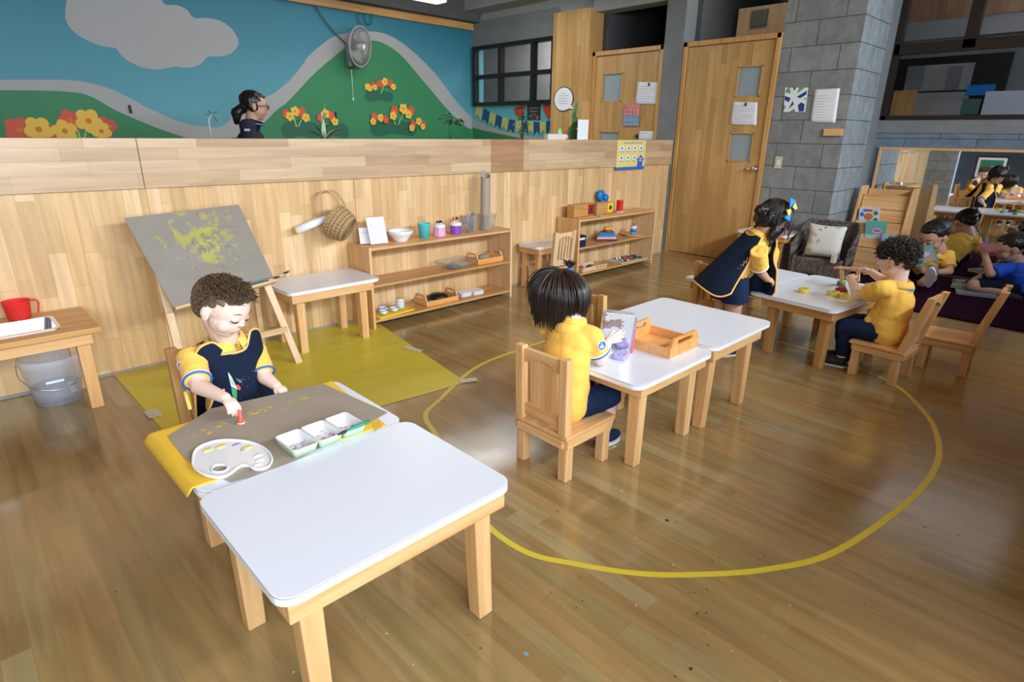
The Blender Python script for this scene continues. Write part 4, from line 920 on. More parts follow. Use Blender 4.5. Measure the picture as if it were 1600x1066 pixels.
t = thing('jigsaw_tray', 'flat pale tray of tiny red and green pieces on the lowest toy shelf board', 'tray', (5.36, 3.735, Z3), -.02); MB().span((-.24, -.115, 0), (.24, .115, .008)).build('base', plain('pale_tray', (.55, .54, .5), .5), t)
pc = MB(); rs = random.Random(2)
for i in range(110):
    x, y = rs.uniform(-.12, .21), rs.uniform(-.09, .09); c = 0 if (-.06 < x < .05 and y < .02) else (1 if x > .06 and y < .05 else rs.choice((2, 3, 4)))
    pc.box((x, y, .0125+rs.uniform(0, .006)), (.016, .012, .008), c, rot=(rs.uniform(-.5, .5), rs.uniform(-.5, .5), rs.uniform(0, 3)))
tag(pc.build('mosaic_pieces', ['red', 'mural_dkgreen', 'paper', 'ink', 'steel'], t), kind='stuff')

# basket on the wall with the paper roll through it
bk_ = at(527, 348, y=3.80); Bc = Vector((1.99, 3.76, .755))
BS = 1.2
t = thing('wicker_basket', 'round wicker basket hanging tilted on the wooden partition', 'basket', Bc, rot=Vector((-.50, .66, .50)).to_track_quat('Z', 'Y').to_euler())
M['wicker'] = plain('wicker_straw', (.50, .34, .17), .7, noise_amt=.35, noise_scale=70)
M['wicker_d'] = plain('wicker_dark', (.30, .18, .08), .8, noise_amt=.35, noise_scale=70)
nst = 26; prof = lambda v: (.074+.034*v-.020*v*v*v, -.06+.100*v)
bo = MB()
for r_ in range(15):
    v = r_/14; R_, z_ = prof(v); pts = []
    for k in range(nst*2): a = pi*k/nst; rr = R_+(.003 if (k+r_) % 2 else -.003); pts.append((rr*cos(a), rr*sin(a), z_))
    bo.tube(pts, .0042, 5, mi=r_ % 3 == 2 and 1 or 0, closed=True)
for r_ in range(6): R_ = .010+.012*r_; bo.tube([(R_*cos(a), R_*sin(a), -.062) for a in [k*pi/12 for k in range(24)]], .0045, 5, 1, closed=True)
bo.lathe([(0, -.058), (.071, -.058), (.084, .036)], n=nst, mi=1)
bo.build('woven_body', ['wicker', 'wicker_d'], t)
b = MB()
for k in range(nst): a = 2*pi*(k+.5)/nst; b.tube([(prof(v)[0]*cos(a), prof(v)[0]*sin(a), prof(v)[1]) for v in (0, .25, .5, .75, 1)], .0035, 5)
b.build('stakes', 'wicker', t)
MB().tube([(.088*cos(a), .088*sin(a), .043) for a in [k*pi/16 for k in range(32)]], .006, 6, closed=True).build('rim', 'wicker', t)
t.scale = (BS, BS, BS); inv = (Matrix.Translation(Bc) @ Euler(t.rotation_euler).to_matrix().to_4x4() @ Matrix.Scale(BS, 4)).inverted()
hp = [at(x, y, y=3.845) for x, y in ((495, 337), (491, 318), (497, 304), (510, 298), (524, 300), (533, 310), (540, 322))]
hp = [inv @ q for q in hp]; MB().tube(catmull(hp, 6), .004, 8).build('handle', 'wicker', t)
t = thing('paper_tube', 'white rolled paper with a yellow inner side poking out of the basket', 'paper roll', at(462, 361, y=3.82)); a = Vector((0, 0, 0)); e2 = at(520, 337, y=3.80)-at(462, 361, y=3.82)
MB().tube([a, e2*.5, e2], [.026, .025, .02], 20, caps=False).build('outer_sheet', 'paper', t, solid=.0015)
MB().tube([a-e2*.02, e2*.5, e2*.9], [.0235, .0225, .0175], 20, caps=False).build('inner_sheet', 'yellow', t)
single('wall_hook', MB().tube([at(511, 299, y=3.893), at(511, 299, y=3.84), at(511, 296, y=3.836)], .003, 8), 'steel', 'small metal hook holding the basket handle', 'hook', loc=at(511, 299, y=3.87))

# ================================================================ ON THE PAINTING TABLES
ZT = .425
# yellow paper, kraft paper
def sheet(name, corners, z, mat, label, cat, nu=24, nv=16, drop=None, amp=.001, thick=.0006):
    A, B, C2, D = [Vector((x, y, 0)) for x, y in corners]
    def fn(u, v):
        p = A.lerp(B, u).lerp(D.lerp(C2, u), v); zz_ = z+amp*(.5+.5*noise.noise(Vector((p.x*14, p.y*14, z*9))))
        if drop: p, zz_ = drop(p, zz_, u, v)
        return (p.x, p.y, zz_)
    c = (A+B+C2+D)/4; c.z = z
    return tag(MB().grid(fn, nu, nv).build(name, mat, loc=c, solid=thick), label, cat)
M['yellow_cloth'] = plain('yellow_paper_cover', (.86, .55, .05), .6, noise_amt=.06, noise_scale=5, bump=.3, bump_scale=8)
def dropY(p, z, u, v):
    over = max(0, .346-p.x); back = max(0, p.y-2.03)
    if over > 0: p = Vector((.346-over*.55, p.y, 0)); z -= over*.75
    if back > 0: p = Vector((p.x, 2.03+back*.6, 0)); z -= back*.7
    return p, z
sheet('yellow_cover', ((.315, 1.60), (.935, 1.556), (.985, 2.045), (.31, 2.06)), ZT+.0012, 'yellow_cloth', 'yellow paper cover hanging over the left corner of the painting table', 'table cover', 40, 40, dropY)
M['kraft_table'], _nt, _b = new_mat('kraft_table_paint'); painted_kraft(_nt, _b, (.34, .275, .20), 1, [((.75, .62, .07), .86, 16)])
sheet('kraft_sheet', ((.425, 1.553), (.905, 1.553), (.99, 1.66), (.905, 2.0)), ZT+.0032, 'kraft', 'brown paper sheet with yellow paint dabs in front of the painting boy', 'paper', 30, 20)
def kraft2(u, v):
    P = [Vector((.425, 1.56, 0)), Vector((.90, 1.553, 0)), Vector((.985, 1.66, 0)), Vector((.90, 1.99, 0)), Vector((.385, 1.90, 0))]
    return P
bpy.data.objects.remove(bpy.data.objects['kraft_sheet'], do_unlink=True)
kp = [at(x, y, z=ZT) for x, y in ((262, 683), (330, 640), (505, 601), (606, 646), (560, 672), (430, 737), (362, 755), (290, 720))]
kb = MB().poly([(q.x, q.y, ZT+.0036) for q in kp])
ks = kb.build('kraft_sheet', 'kraft', loc=(.68, 1.75, ZT)); tag(ks, 'brown paper sheet with yellow paint dabs in front of the painting boy', 'paper')
q = ks.modifiers.new('s', 'SOLIDIFY'); q.thickness = .0006; q.offset = 1
db = MB(); rs = random.Random(11)
for (px, py, w, h) in ((395, 647, 16, 5), (410, 641, 12, 5), (423, 637, 8, 4), (455, 628, 9, 4), (473, 624, 12, 6), (480, 621, 8, 4), (447, 641, 6, 3), (497, 613, 6, 3), (350, 662, 14, 4), (316, 672, 10, 4), (325, 677, 10, 3), (303, 684, 6, 2.5), (505, 626, 5, 2), (340, 667, 12, 2)):
    c = at(px, py, z=ZT+.004); 
    for k in range(3):
        cc = at(px+rs.uniform(-w, w)*.4, py+rs.uniform(-h, h)*.4, z=ZT+.0044); r1 = rs.uniform(.5, 1)*w*.0009; 
        db.poly([(cc.x+cos(a)*r1*rs.uniform(.6, 1.3)+sin(a)*r1*.3, cc.y+sin(a)*r1*.6*rs.uniform(.5, 1.2), ZT+.0046+k*.0001) for a in [j*2*pi/10 for j in range(10)]])
o = db.build('paint_dabs', plain('yellow_paint_dab', (.72, .56, .06), .5), loc=(.6, 1.8, ZT)); o.parent = ks; o.location = Vector((.6, 1.8, ZT))-ks.location
# palette
pq = at(362, 712, z=ZT+.008)
t = thing('paint_palette', 'white kidney shaped palette with yellow and violet paint blobs', 'palette', (pq.x, pq.y, ZT+.0048))
pin = Matrix.Translation(-Vector((pq.x, pq.y, 0)))
op = [at(x, y, z=ZT+.01) for x, y in ((301, 722), (306, 703), (328, 692), (355, 688), (390, 691), (415, 702), (425, 717), (421, 728), (410, 733), (397, 733), (388, 728), (375, 729), (360, 740), (345, 746), (322, 743), (305, 733))]
op = [Vector((q.x-pq.x, q.y-pq.y, 0)) for q in catmull(op, 4, True)]
hl = [at(x, y, z=ZT+.01) for x, y in ((331, 732), (336, 727), (345, 726), (354, 728), (355, 733), (349, 737), (339, 738), (332, 736))]; hl = [Vector((q.x-pq.x, q.y-pq.y, 0)) for q in catmull(hl, 3, True)]
me = bmesh.new(); vo = [me.verts.new((q.x, q.y, 0)) for q in op]; vh = [me.verts.new((q.x, q.y, 0)) for q in hl]
ed = [me.edges.new((V[i], V[(i+1) % len(V)])) for V in (vo, vh) for i in range(len(V))]
bmesh.ops.triangle_fill(me, edges=ed, use_beauty=True, use_dissolve=False); g = bmesh.ops.extrude_face_region(me, geom=me.faces[:]); bmesh.ops.translate(me, verts=[q for q in g['geom'] if isinstance(q, bmesh.types.BMVert)], vec=(0, 0, .005)); bmesh.ops.recalc_face_normals(me, faces=me.faces)
m_ = bpy.data.meshes.new('plate'); me.to_mesh(m_); me.free(); m_.materials.append(M['porcelain']); o = bpy.data.objects.new('plate', m_); COL.objects.link(o); o.parent = t
MB().tube([(q.x, q.y, .0065) for q in op], .0035, 6, closed=True).build('rim', 'porcelain', t)
MB().tube([(q.x, q.y, .0065) for q in hl], .002, 6, closed=True).build('thumb_hole_rim', 'porcelain', t)
for px, py, a, b2, c in ((325, 703, 11, .7, 'yellow'), (345, 698, 11, .7, 'yellow'), (385, 700, 12, .6, 'yellow'), (370, 695, 9, .6, 'purple'), (380, 704, 5, .5, 'purple'), (403, 712, 9, .5, 'porcelain'), (406, 719, 9, .5, 'porcelain'), (403, 726, 9, .5, 'porcelain')):
    w = at(px, py, z=ZT+.01); MB().ball((w.x-pq.x, w.y-pq.y, .0052), (a*.0015, a*.0011, .0034), n=12).build('paint_well' if c == 'porcelain' else 'paint_blob', plain('lavender_paint', (.38, .33, .6), .4) if c == 'purple' else (plain('lemon_paint', (.80, .68, .18), .4) if c == 'yellow' else c), t)
# three part dish
c3 = [at(x, y, z=ZT+.03) for x, y in ((426, 686), (541, 645), (576, 664), (462, 708))]
ctr = (c3[0]+c3[1]+c3[2]+c3[3])/4; ux = ((c3[1]-c3[0])+(c3[2]-c3[3])).normalized(); ang = atan2(ux.y, ux.x)
Lx = ((c3[1]-c3[0]).length+(c3[2]-c3[3]).length)/2; Ly = ((c3[3]-c3[0]).length+(c3[2]-c3[1]).length)/2
t = thing('divided_dish', 'three part white dish with pale green sides and paint remains', 'dish', (ctr.x, ctr.y+.004, ZT+.0048), ang)
M['mint'] = plain('pale_green_glaze', (.62, .80, .52), .3)
hw, hd = Lx/2, Ly/2; cw = (2*hw)/3
for i in range(3):
    x0 = -hw+cw*i; x1 = x0+cw; b = MB(); H_ = .03
    oo = rrect(x0+.0006, -hd, x1-.0006, hd, .014); ob = rrect(x0+.006, -hd+.008, x1-.006, hd-.008, .012); oi = rrect(x0+.004, -hd+.004, x1-.004, hd-.004, .012); oz = rrect(x0+.008, -hd+.012, x1-.008, hd-.012, .01); n = len(oo)
    vs = [(a, c, 0) for a, c in ob]+[(a, c, H_-.002) for a, c in oo]+[(a, c, H_) for a, c in oi]+[(a, c, .006) for a, c in oz]
    b.add(vs, [tuple(range(n))[::-1]]+[(i_, (i_+1) % n, n+(i_+1) % n, n+i_) for i_ in range(n)], 0, True)
    b.add(vs, [(k*n+i_, k*n+(i_+1) % n, (k+1)*n+(i_+1) % n, (k+1)*n+i_) for k in (1, 2) for i_ in range(n)]+[tuple(range(3*n, 4*n))], 1, True)
    b.build('compartment', ['mint', 'porcelain'], t)
    pb_ = MB(); rs = random.Random(i)
    for k in range(14): pb_.ball((x0+cw/2+rs.gauss(0, .014), rs.gauss(-.008, .013), .0068), (rs.uniform(.003, .009), rs.uniform(.002, .006), .0012), [0, 1, 2, 3][rs.randint(0, 3)] if i < 2 else rs.choice((2, 3, 0)), n=8)
    pb_.build('paint_residue', [plain('res_violet', (.38, .34, .55), .5), plain('res_mauve', (.5, .42, .55), .5), plain('res_green', (.35, .5, .42), .5), plain('res_pink', (.72, .5, .62), .5)], t)
q0, q1 = at(541, 674, z=ZT+.035), at(577, 658, z=ZT+.038)
t = thing('paint_brush', 'green painted brush lying in the right compartment of the divided dish', 'brush', q0); d = q1-q0
MB().tube([(0, 0, 0), d*.5, d], [.003, .007, .006], 8).build('handle', 'green', t); MB().tube([d*-.35, d*-.1, (0, 0, 0)], [.002, .006, .004], 8).build('bristles', 'ink', t)
t = thing('paper_strip', 'yellow brown paper strip sticking out right of the divided dish', 'paper strip', at(586, 664, z=ZT+.006)); MB().prism([(-.018, -.03), (.018, -.02), (.03, .03), (.004, .028)], 0, .0015).build('strip', plain('ochre_strip', (.72, .46, .05), .6), t)
t.location.z = ZT+.0016
# sponge stamp in the boy's hand
t = thing('stamp', 'red stamp with a pale foot pressed onto the brown paper', 'stamp', at(377, 661, z=ZT+.006)); t.location.z = ZT+.0056
MB().lathe([(0, 0), (.0125, 0), (.0125, .004), (0, .004)], n=16).build('foot', plain('stamp_foot', (.75, .70, .4), .5), t); MB().lathe([(0, .0041), (.011, .0041), (.012, .012), (.007, .02), (.006, .045), (0, .05)], n=16).build('grip', plain('coral_red', (.85, .09, .06), .4), t)

# ================================================================ ON THE MIDDLE TABLE
t = wood_tray('orange wooden tray with cut out handles on the girl table', (2.305, 1.385, ZT+.0005), pi/2*0, .25, .30, h=.04, hh=.088, m=('orange_y', 'orange_x'))
# rebuild facing: handles at the two ends along y are wanted -> rotate the tray
t.rotation_euler = (0, 0, pi/2); t.location = (2.303, 1.387, ZT+.0005); t.scale = (1.06, .80, 1)
single('sponge', MB().prism(rrect(-.042, -.03, .042, .03, .012), 0, .018), plain('purple_sponge', (.46, .40, .78), .85, noise_amt=.3, noise_scale=60, bump=.8, bump_scale=60), 'small purple sponge on the white table by the girl', 'sponge', bevel=.004).location = (2.045, 1.415, ZT+.0006)
bpy.data.objects['sponge'].rotation_euler = (0, 0, .3)
# container held up by the girl: silvery bottomed clear box in a pink frame
cq = at(958, 512, x=2.10)
t = thing('clear_box', 'clear plastic box with a mirror like base and pink clips held by the girl', 'container', (2.085, 1.475, ZT+.095), rot=(radians(8), radians(4), radians(-52)))
W_, H2, D_ = .072, .095, .018
ro = rrect(-W_, -H2, W_, H2, .014); fm = Matrix.Rotation(pi/2, 4, 'X')
b = MB(); n = len(ro); ri = rrect(-W_+.006, -H2+.006, W_-.006, H2-.006, .01)
vs = [(x, -D_, z) for x, z in ro]+[(x, D_, z) for x, z in ro]
b.add(vs, [(i, (i+1) % n, n+(i+1) % n, n+i) for i in range(n)], 0, True); b.build('shell', 'clear', t, solid=.003)
MB().prism(ro, -.0006, .0006, mtx=Matrix.Translation((0, -D_+.002, 0)) @ fm).build('mirror_face', plain('crinkled_mirror', (.75, .77, .8), .06, metal=.92, bump=.25, bump_scale=14), t)
MB().tube([(x, -D_, z) for x, z in ro], .004, 6, closed=True).build('rim', 'steel', t)
b = MB().tube([(W_+.006, -D_, .03), (W_+.006, -D_, -H2+.01), (W_-.01, -D_, -H2-.007), (-W_+.015, -D_, -H2-.007), (-W_-.004, -D_, -H2+.02)], .006, 8).tube([(W_+.006, D_, .03), (W_+.006, D_, -H2+.01), (W_-.01, D_, -H2-.007)], .006, 8)
b.build('pink_clip', plain('hot_pink', (.90, .12, .28), .3), t)

# ================================================================ ON THE RIGHT TABLES
ZR = .3955
M['tape_roll'] = plain('yellow_tape_roll', (.78, .62, .08), .45)
for px, py, lab in ((1256, 455, 'yellow tape roll on the white table, far from the boy'), (1303, 460, 'yellow tape roll on the white table, middle of three'), (1320, 464, 'yellow tape roll on the white table, closest to the boy elbow')):
    q = at(px, py, z=ZR+.01); t = thing('tape_roll', lab, 'tape roll', (q.x, q.y, ZR))
    MB().lathe([(.018, .002), (.019, 0), (.031, 0), (.032, .002), (.032, .028), (.031, .03), (.019, .03), (.018, .028), (.018, .002)], n=28).build('roll', 'tape_roll', t)
    MB().lathe([(.0165, .001), (.0179, .001), (.0179, .029), (.0165, .029), (.0165, .001)], n=24).build('core', plain('cardboard_core', (.35, .24, .1), .8), t)
def wheel(mb, c, r, w, mi=0):
    R = Matrix.Rotation(pi/2, 4, 'X'); R.translation = c; mb.lathe([(0, -w), (r, -w), (r, w), (0, w)], n=18, mi=mi, mtx=R)
tq = at(1313, 447, z=ZR+.02)
t = thing('toy_car', 'small red and green toy vehicle with round wheels on the white table', 'toy', (4.12, 1.19, ZR), .4)
MB().span((-.035, -.022, .018), (.03, .022, .05)).build('body', plain('brick_red', (.33, .03, .02), .4), t, bevel=.004)
for sx in (-.025, .02):
    for sy in (-.028, .028): wb = MB(); wheel(wb, (sx, sy, .0165), .016, .005); wb.build('wheel', 'mural_dkgreen', t)
for i, (x, y, lab) in enumerate(((4.36, 1.27, 'green toy block under the wooden bridge, left'), (4.44, 1.12, 'green ring shaped toy near the boy hands'))):
    single('toy_block', MB().lathe([(.012, 0), (.026, 0), (.026, .03), (.012, .03), (.012, 0)], n=20), 'green', lab, 'toy').location = (x, y, ZR)
# wooden bridge-like toy held by the boy
p1, p2 = at(1307, 418, x=4.36), at(1352, 421, x=4.28)
t = thing('wooden_bridge_toy', 'small wooden bench shaped toy lifted in both hands by the curly haired boy', 'toy', (p1+p2)/2)
c0 = (p1+p2)/2; MB().bar(p1-c0, p2-c0, .05, .014).build('plank', 'pine_x', t, bevel=.002)
for px, py, pz in ((1316, 421, 442), (1341, 423, 440)):
    a = at(px, py, x=4.33)-c0; b2 = at(px-1, pz, x=4.33)-c0; MB().bar(a, b2, .022, .022, up=(0, 1, 0)).build('leg', 'pine_z', t, bevel=.002)
# ================================================================ ON AND BEHIND THE PARTITION
ZP = 1.3035
def leafm(b, p, d, l, w, mi=0, bend=.3):
    d = Vector(d).normalized(); s_ = d.cross(Vector((0, 0, 1)))
    s_ = s_.normalized() if s_.length > .01 else Vector((1, 0, 0)); up = s_.cross(d).normalized(); vs = []; fs = []; n = 6
    for i in range(n+1):
        t = i/n; c = Vector(p)+d*l*t-Vector((0, 0, 1))*bend*l*t*t; ww = w*sin(pi*min(1, t*.92+.06))
        vs += [c-s_*ww+up*ww*.3, c, c+s_*ww+up*ww*.3]
    for i in range(n): fs += [(3*i, 3*i+1, 3*i+4, 3*i+3), (3*i+1, 3*i+2, 3*i+5, 3*i+4)]
    b.add(vs, fs, mi, True)
def potted(label, x, y, kind, rs_):
    t = thing('potted_plant', label, 'plant', (x, y, ZP)); rs = random.Random(rs_)
    return t, rs
# wide shelf board behind the partition carries the pots
struct(MB().span((-3.1, 4.02, 1.135), (6.25, 4.22, 1.16)).build('trim_5', 'pale_x'))
ZS = 1.1605
def pot(t, mat='white'):
    MB().lathe([(0, 0), (.045, 0), (.06, .12), (.064, .125), (.058, .125), (.055, .11), (0, .11)], n=20).build('pot', mat, t); MB().lathe([(0, .111), (.054, .111), (.05, .118), (0, .12)], n=16).build('soil', plain('soil', (.04, .025, .015), .9), t)
# 1 slender sprig
yb_ = 4.11
def P4(px, py): return at(px, py, y=yb_)
b0 = P4(330, 214); t = thing('potted_plant', 'thin sprig with a few small dark leaves above the partition, left of the adult', 'plant', (b0.x, yb_, ZS)); pot(t)
top = P4(331, 178)-t.location; MB().tube([(0, 0, .118), (0, 0, .25), top], [.006, .005, .003], 6).build('stem', plain('pale_stem', (.35, .45, .40), .6), t)
b = MB()
for (px, py, qx, qy) in ((331, 180, 324, 172), (330, 181, 319, 178), (332, 178, 341, 174), (333, 185, 340, 190), (333, 182, 336, 184)): p, q = P4(px, py)-t.location, P4(qx, qy)-t.location; leafm(b, p, q-p, (q-p).length*1.05, .010, 0, .05)
b.build('leaves', plain('dark_teal_leaf', (.015, .07, .06), .5), t)
# 2 striped spider plant
b0 = P4(506, 214); t = thing('potted_plant', 'spider plant with pale striped leaves above the partition, right of the adult', 'plant', (b0.x, yb_, ZS)); pot(t); b = MB(); rs = random.Random(4)
for (dx, dz, l, w) in ((-.02, 1, .30, .010), (.12, 1, .28, .014), (-.05, .8, .22, .012), (.3, .6, .22, .012), (-.9, .55, .20, .013), (-.5, .8, .20, .012), (.8, .7, .20, .011), (1, .45, .24, .012), (-.7, .5, .15, .012), (.6, .3, .2, .012), (.1, 1, .38, .006)):
    leafm(b, (0, 0, .12), (dx, rs.uniform(-.3, .3), dz+.5), l*(1.4 if abs(dx) > .2 else .72), w*1.3, 0, .55 if abs(dx) > .2 else .02); leafm(b, (.001, -.002, .12), (dx, rs.uniform(-.3, .3), dz+.5), l*(1.36 if abs(dx) > .2 else .7), w*.8, 1, .57 if abs(dx) > .2 else .03)
b.build('leaves', ['pale_leaf', 'leaf'], t)
# 3 dark tree-like plant
b0 = P4(703, 214); t = thing('potted_plant', 'dark leafed plant with several stems above the partition, right of the wall fan', 'plant', (b0.x, yb_, ZS)); pot(t); b = MB(); sb = MB()
for (px, py) in ((697, 178), (706, 182), (716, 185)):
    q = P4(px, py)-t.location; sb.tube([(rs.uniform(-.01, .01), 0, .118), q*.6+Vector((.01, 0, .05)), q], [.005, .004, .003], 5)
    for k in range(7): a = rs.uniform(0, 6.28); leafm(b, q-Vector((0, 0, rs.uniform(0, .05))), (cos(a), sin(a), rs.uniform(-.2, .7)), rs.uniform(.06, .11), .013, 0, .4)
sb.build('stem', 'mural_dkgreen', t); b.build('leaves', plain('black_green_leaf', (.012, .05, .025), .45), t)
# 4 bushy plant in front of the bunting, 5 climbing plant
b0 = P4(816, 214); t = thing('potted_plant', 'small bushy plant in front of the bunting above the partition', 'plant', (b0.x, yb_, ZS)); pot(t); b = MB()
for k in range(60): a = rs.uniform(0, 6.28); h = rs.uniform(.16, .42); leafm(b, (rs.gauss(0, .02), rs.gauss(0, .02), h), (cos(a), sin(a), rs.uniform(-.1, .6)), rs.uniform(.04, .075), .011, rs.choice((0, 0, 1)), .5)
b.tube([(0, 0, .118), (0, 0, .42)], .006, 5); b.build('leaves', [plain('dusky_leaf', (.02, .06, .035), .5), 'pale_leaf'], t)
b0 = P4(896, 214); t = thing('potted_plant', 'climbing plant with round dark green leaves by the speech bubble sign', 'plant', (b0.x, yb_, ZS)); pot(t); b = MB()
for (px, py, r) in ((896, 200, .045), (891, 205, .04), (898, 188, .04), (904, 194, .04), (897, 180, .03), (893, 212, .045), (900, 210, .045)): q = P4(px, py)-t.location; b.ball(q, (r, .012, r*1.1), n=10, rot=(0, rs.uniform(-.5, .5), 0))
b.tube([(0, 0, .118), (0, 0, .3), P4(897, 182)-t.location], .005, 5); b.build('leaves', 'leaf', t)
q = P4(900, 168)-t.location; c = MB(); leafm(c, P4(898, 180)-t.location, Vector((.3, 0, 1)), .14, .022, 0, 0); c.build('young_leaf', plain('bright_leaf', (.10, .32, .08), .5), t)
# small objects on the partition top
def ontop(name, px0, px1, pytop, y, mat, label, cat, dy=.01, base=ZP):
    a, c = at(px0, 214, y=y), at(px1, 214, y=y); h = at((px0+px1)/2, pytop, y=y).z-base; b = MB().box((0, 0, h/2), (c.x-a.x, dy, h))
    o = b.build(name, mat); o.location = ((a.x+c.x)/2, y, base); return tag(o, label, cat)
ontop('desk_card', 853, 881, 209.5, 3.97, plain('cream_card', (.66, .66, .56), .7), 'long cream card lying on the partition top below the bunting', 'card', .05)
ontop('notice_board', 902, 918, 187, 3.99, 'paper', 'white standing sheet on the partition top beside the climbing plant', 'sign', .008)
t = thing('small_toy', 'small pink and green ornament on the partition top beside the cactus like plant', 'ornament', (at(884, 214, y=3.96).x, 3.96, ZP)); MB().ball((0, 0, .025), .024, n=12).build('body', 'pink', t); MB().ball((.0, 0, .062), (.016, .012, .016), n=10).build('head', 'red', t)
t = thing('small_toy', 'pale green egg shaped ornament behind the cream card', 'ornament', (at(875, 214, y=4.0).x, 4.005, ZP)); MB().ball((0, 0, .052), (.03, .015, .052), n=12).build('body', plain('pale_green', (.35, .6, .3), .6), t); MB().box((0, 0, .003), (.03, .02, .006)).build('foot', 'white', t)
# yellow poster on the partition
pa, pc = at(965, 219, y=3.868), at(1006, 264, y=3.868); cx, cz = (pa.x+pc.x)/2, (pa.z+pc.z)/2; w, h = pc.x-pa.x, pa.z-pc.z
t = thing('poster', 'yellow poster with seven white circles and a blue figure on the partition end', 'poster', (cx, 3.868, cz))
MB().box((0, 0, 0), (w, .002, h)).build('sheet', plain('poster_yellow', (.75, .62, .22), .6), t)
MB().box((0, -.0016, -h*.45), (w, .001, h*.1)).build('blue_strip', 'blue', t)
b = MB()
for r in range(2):
    for k in range(4):
        if r == 1 and k == 3: continue
        b.ball((-w*.34+k*w*.225, -.0018, h*.23-r*h*.32), (w*.075, .0015, h*.085), n=12)
b.build('white_circles', 'paper', t)
b = MB()
for r in range(2):
    for k in range(4):
        if r == 1 and k == 3: continue
        b.ball((-w*.34+k*w*.225, -.0035, h*.23-r*h*.32), (w*.03, .001, h*.04), n=8)
        b.box((-w*.34+k*w*.225, -.002, h*.11-r*h*.32), (w*.13, .001, h*.014))
for k in range(12): b.box((-w*.27+k*w*.055, -.002, h*.41), (w*.038, .001, h*.028))
b.build('print_marks', 'blue', t)
b = MB().prism([(w*.22, -h*.4), (w*.42, -h*.4), (w*.42, -h*.2), (w*.47, -h*.14), (w*.40, -h*.08), (w*.34, 0), (w*.28, -h*.08), (w*.2, -h*.14), (w*.24, -h*.2)], .0016, .003, mtx=Matrix.Rotation(pi/2, 4, 'X')); b.build('blue_figure', 'blue', t)
MB().box((w*.335, -.0036, -h*.13), (w*.1, .001, h*.03)).box((w*.335, -.0036, -h*.2), (w*.07, .001, h*.03)).build('figure_marks', 'paper', t)

# ---- far wall right of the mural
def onX(px, py, x=XR): q = at(px, py, x=x); return q
XF = XR-.006
# bunting
bt = [(745, 163), (762, 173), (780, 181), (800, 187.5), (820, 190), (845, 191), (869, 187)]
bp_ = catmull([onX(x, y, XF) for x, y in bt], 6)
tag(MB().tube(bp_, .003, 5).build('bunting_string', 'paper', loc=bp_[20]), 'string of the yellow and blue bunting under the far window', 'string')
fl = [745, 756, 766, 775.5, 785.5, 796, 806, 816, 824, 834, 843.5, 854, 864]
for i, fx in enumerate(fl[:-1] if False else fl):
    if i >= 13: break
    y0 = 0
    def yt(px):
        for j in range(len(bt)-1):
            if bt[j][0] <= px <= bt[j+1][0]: return bt[j][1]+(bt[j+1][1]-bt[j][1])*(px-bt[j][0])/(bt[j+1][0]-bt[j][0])
        return bt[-1][1]
    w = 9.2 if i < 12 else 5; hh = 20; sl = -3 if i < 6 else 0
    pts = [(fx, yt(fx)), (fx+w, yt(min(fx+w, 868))), (fx+w+sl, yt(min(fx+w, 868))+hh), (fx+w/2+sl, yt(fx+w/2)+hh-7), (fx+sl, yt(fx)+hh)]
    P = [onX(x, y, XF-.004) for x, y in pts]; c = sum(P, Vector())/5
    lab = ['yellow', 'blue']
    order = ['first', 'second', 'third', 'fourth', 'fifth', 'sixth', 'seventh', 'eighth', 'ninth', 'tenth', 'eleventh', 'twelfth', 'thirteenth']
    o = MB().poly(P).build('bunting_flag', plain('flag_yellow_%d' % i, (.50, .50, .16), .7) if i % 2 == 0 else plain('flag_blue_%d' % i, (.015, .07, .20), .7), loc=c, solid=.002)
    tag(o, '%s swallow tailed bunting flag, %s from the left on the string' % (lab[i % 2], order[i]), 'flag', 'bunting flags under the far window')
def heart(px, py, s_, lab, tilt):
    c = onX(px, py, XF); pts = []
    for k in range(28): a = 2*pi*k/28; pts.append((16*sin(a)**3*s_, (13*cos(a)-5*cos(2*a)-2*cos(3*a)-cos(4*a))*s_))
    Rm_ = Matrix.Rotation(tilt, 2)
    P = [Rm_ @ Vector(p) for p in pts]; M_ = frame_m(c, (0, -1, 0), (0, 0, 1))
    o = MB().prism([(p.x, p.y) for p in P], 0, .006, mtx=M_).build('paper_heart', plain('heart_red', (.45, .05, .02), .6), loc=c); tag(o, lab, 'heart')
heart(813, 174, .0072, 'red paper heart left of the small blackboard sign', .25); heart(858, 173, .0072, 'red paper heart right of the small blackboard sign', -.1)
c = onX(834, 175.5, XF); a_, b_ = onX(824, 164, XF), onX(844, 187, XF)
t = thing('chalk_sign', 'small black sign with chalk writing between the two red hearts', 'sign', c); MB().box((0, 0, 0), (.008, abs(a_.y-b_.y), abs(a_.z-b_.z)), 0).build('board', 'ink', t)
b = MB(); rs = random.Random(8)
for r in range(3):
    for k in range(6-r): b.box((-.006, .075-.03*k-.01*r, .055-.045*r), (.002, .016, .014 if k % 2 else .008))
b.build('chalk_writing', plain('chalk', (.35, .3, .28), .8), t); MB().ball((-.008, -.075, -.075), (.003, .03, .03), n=8).build('red_mark', 'red', t)
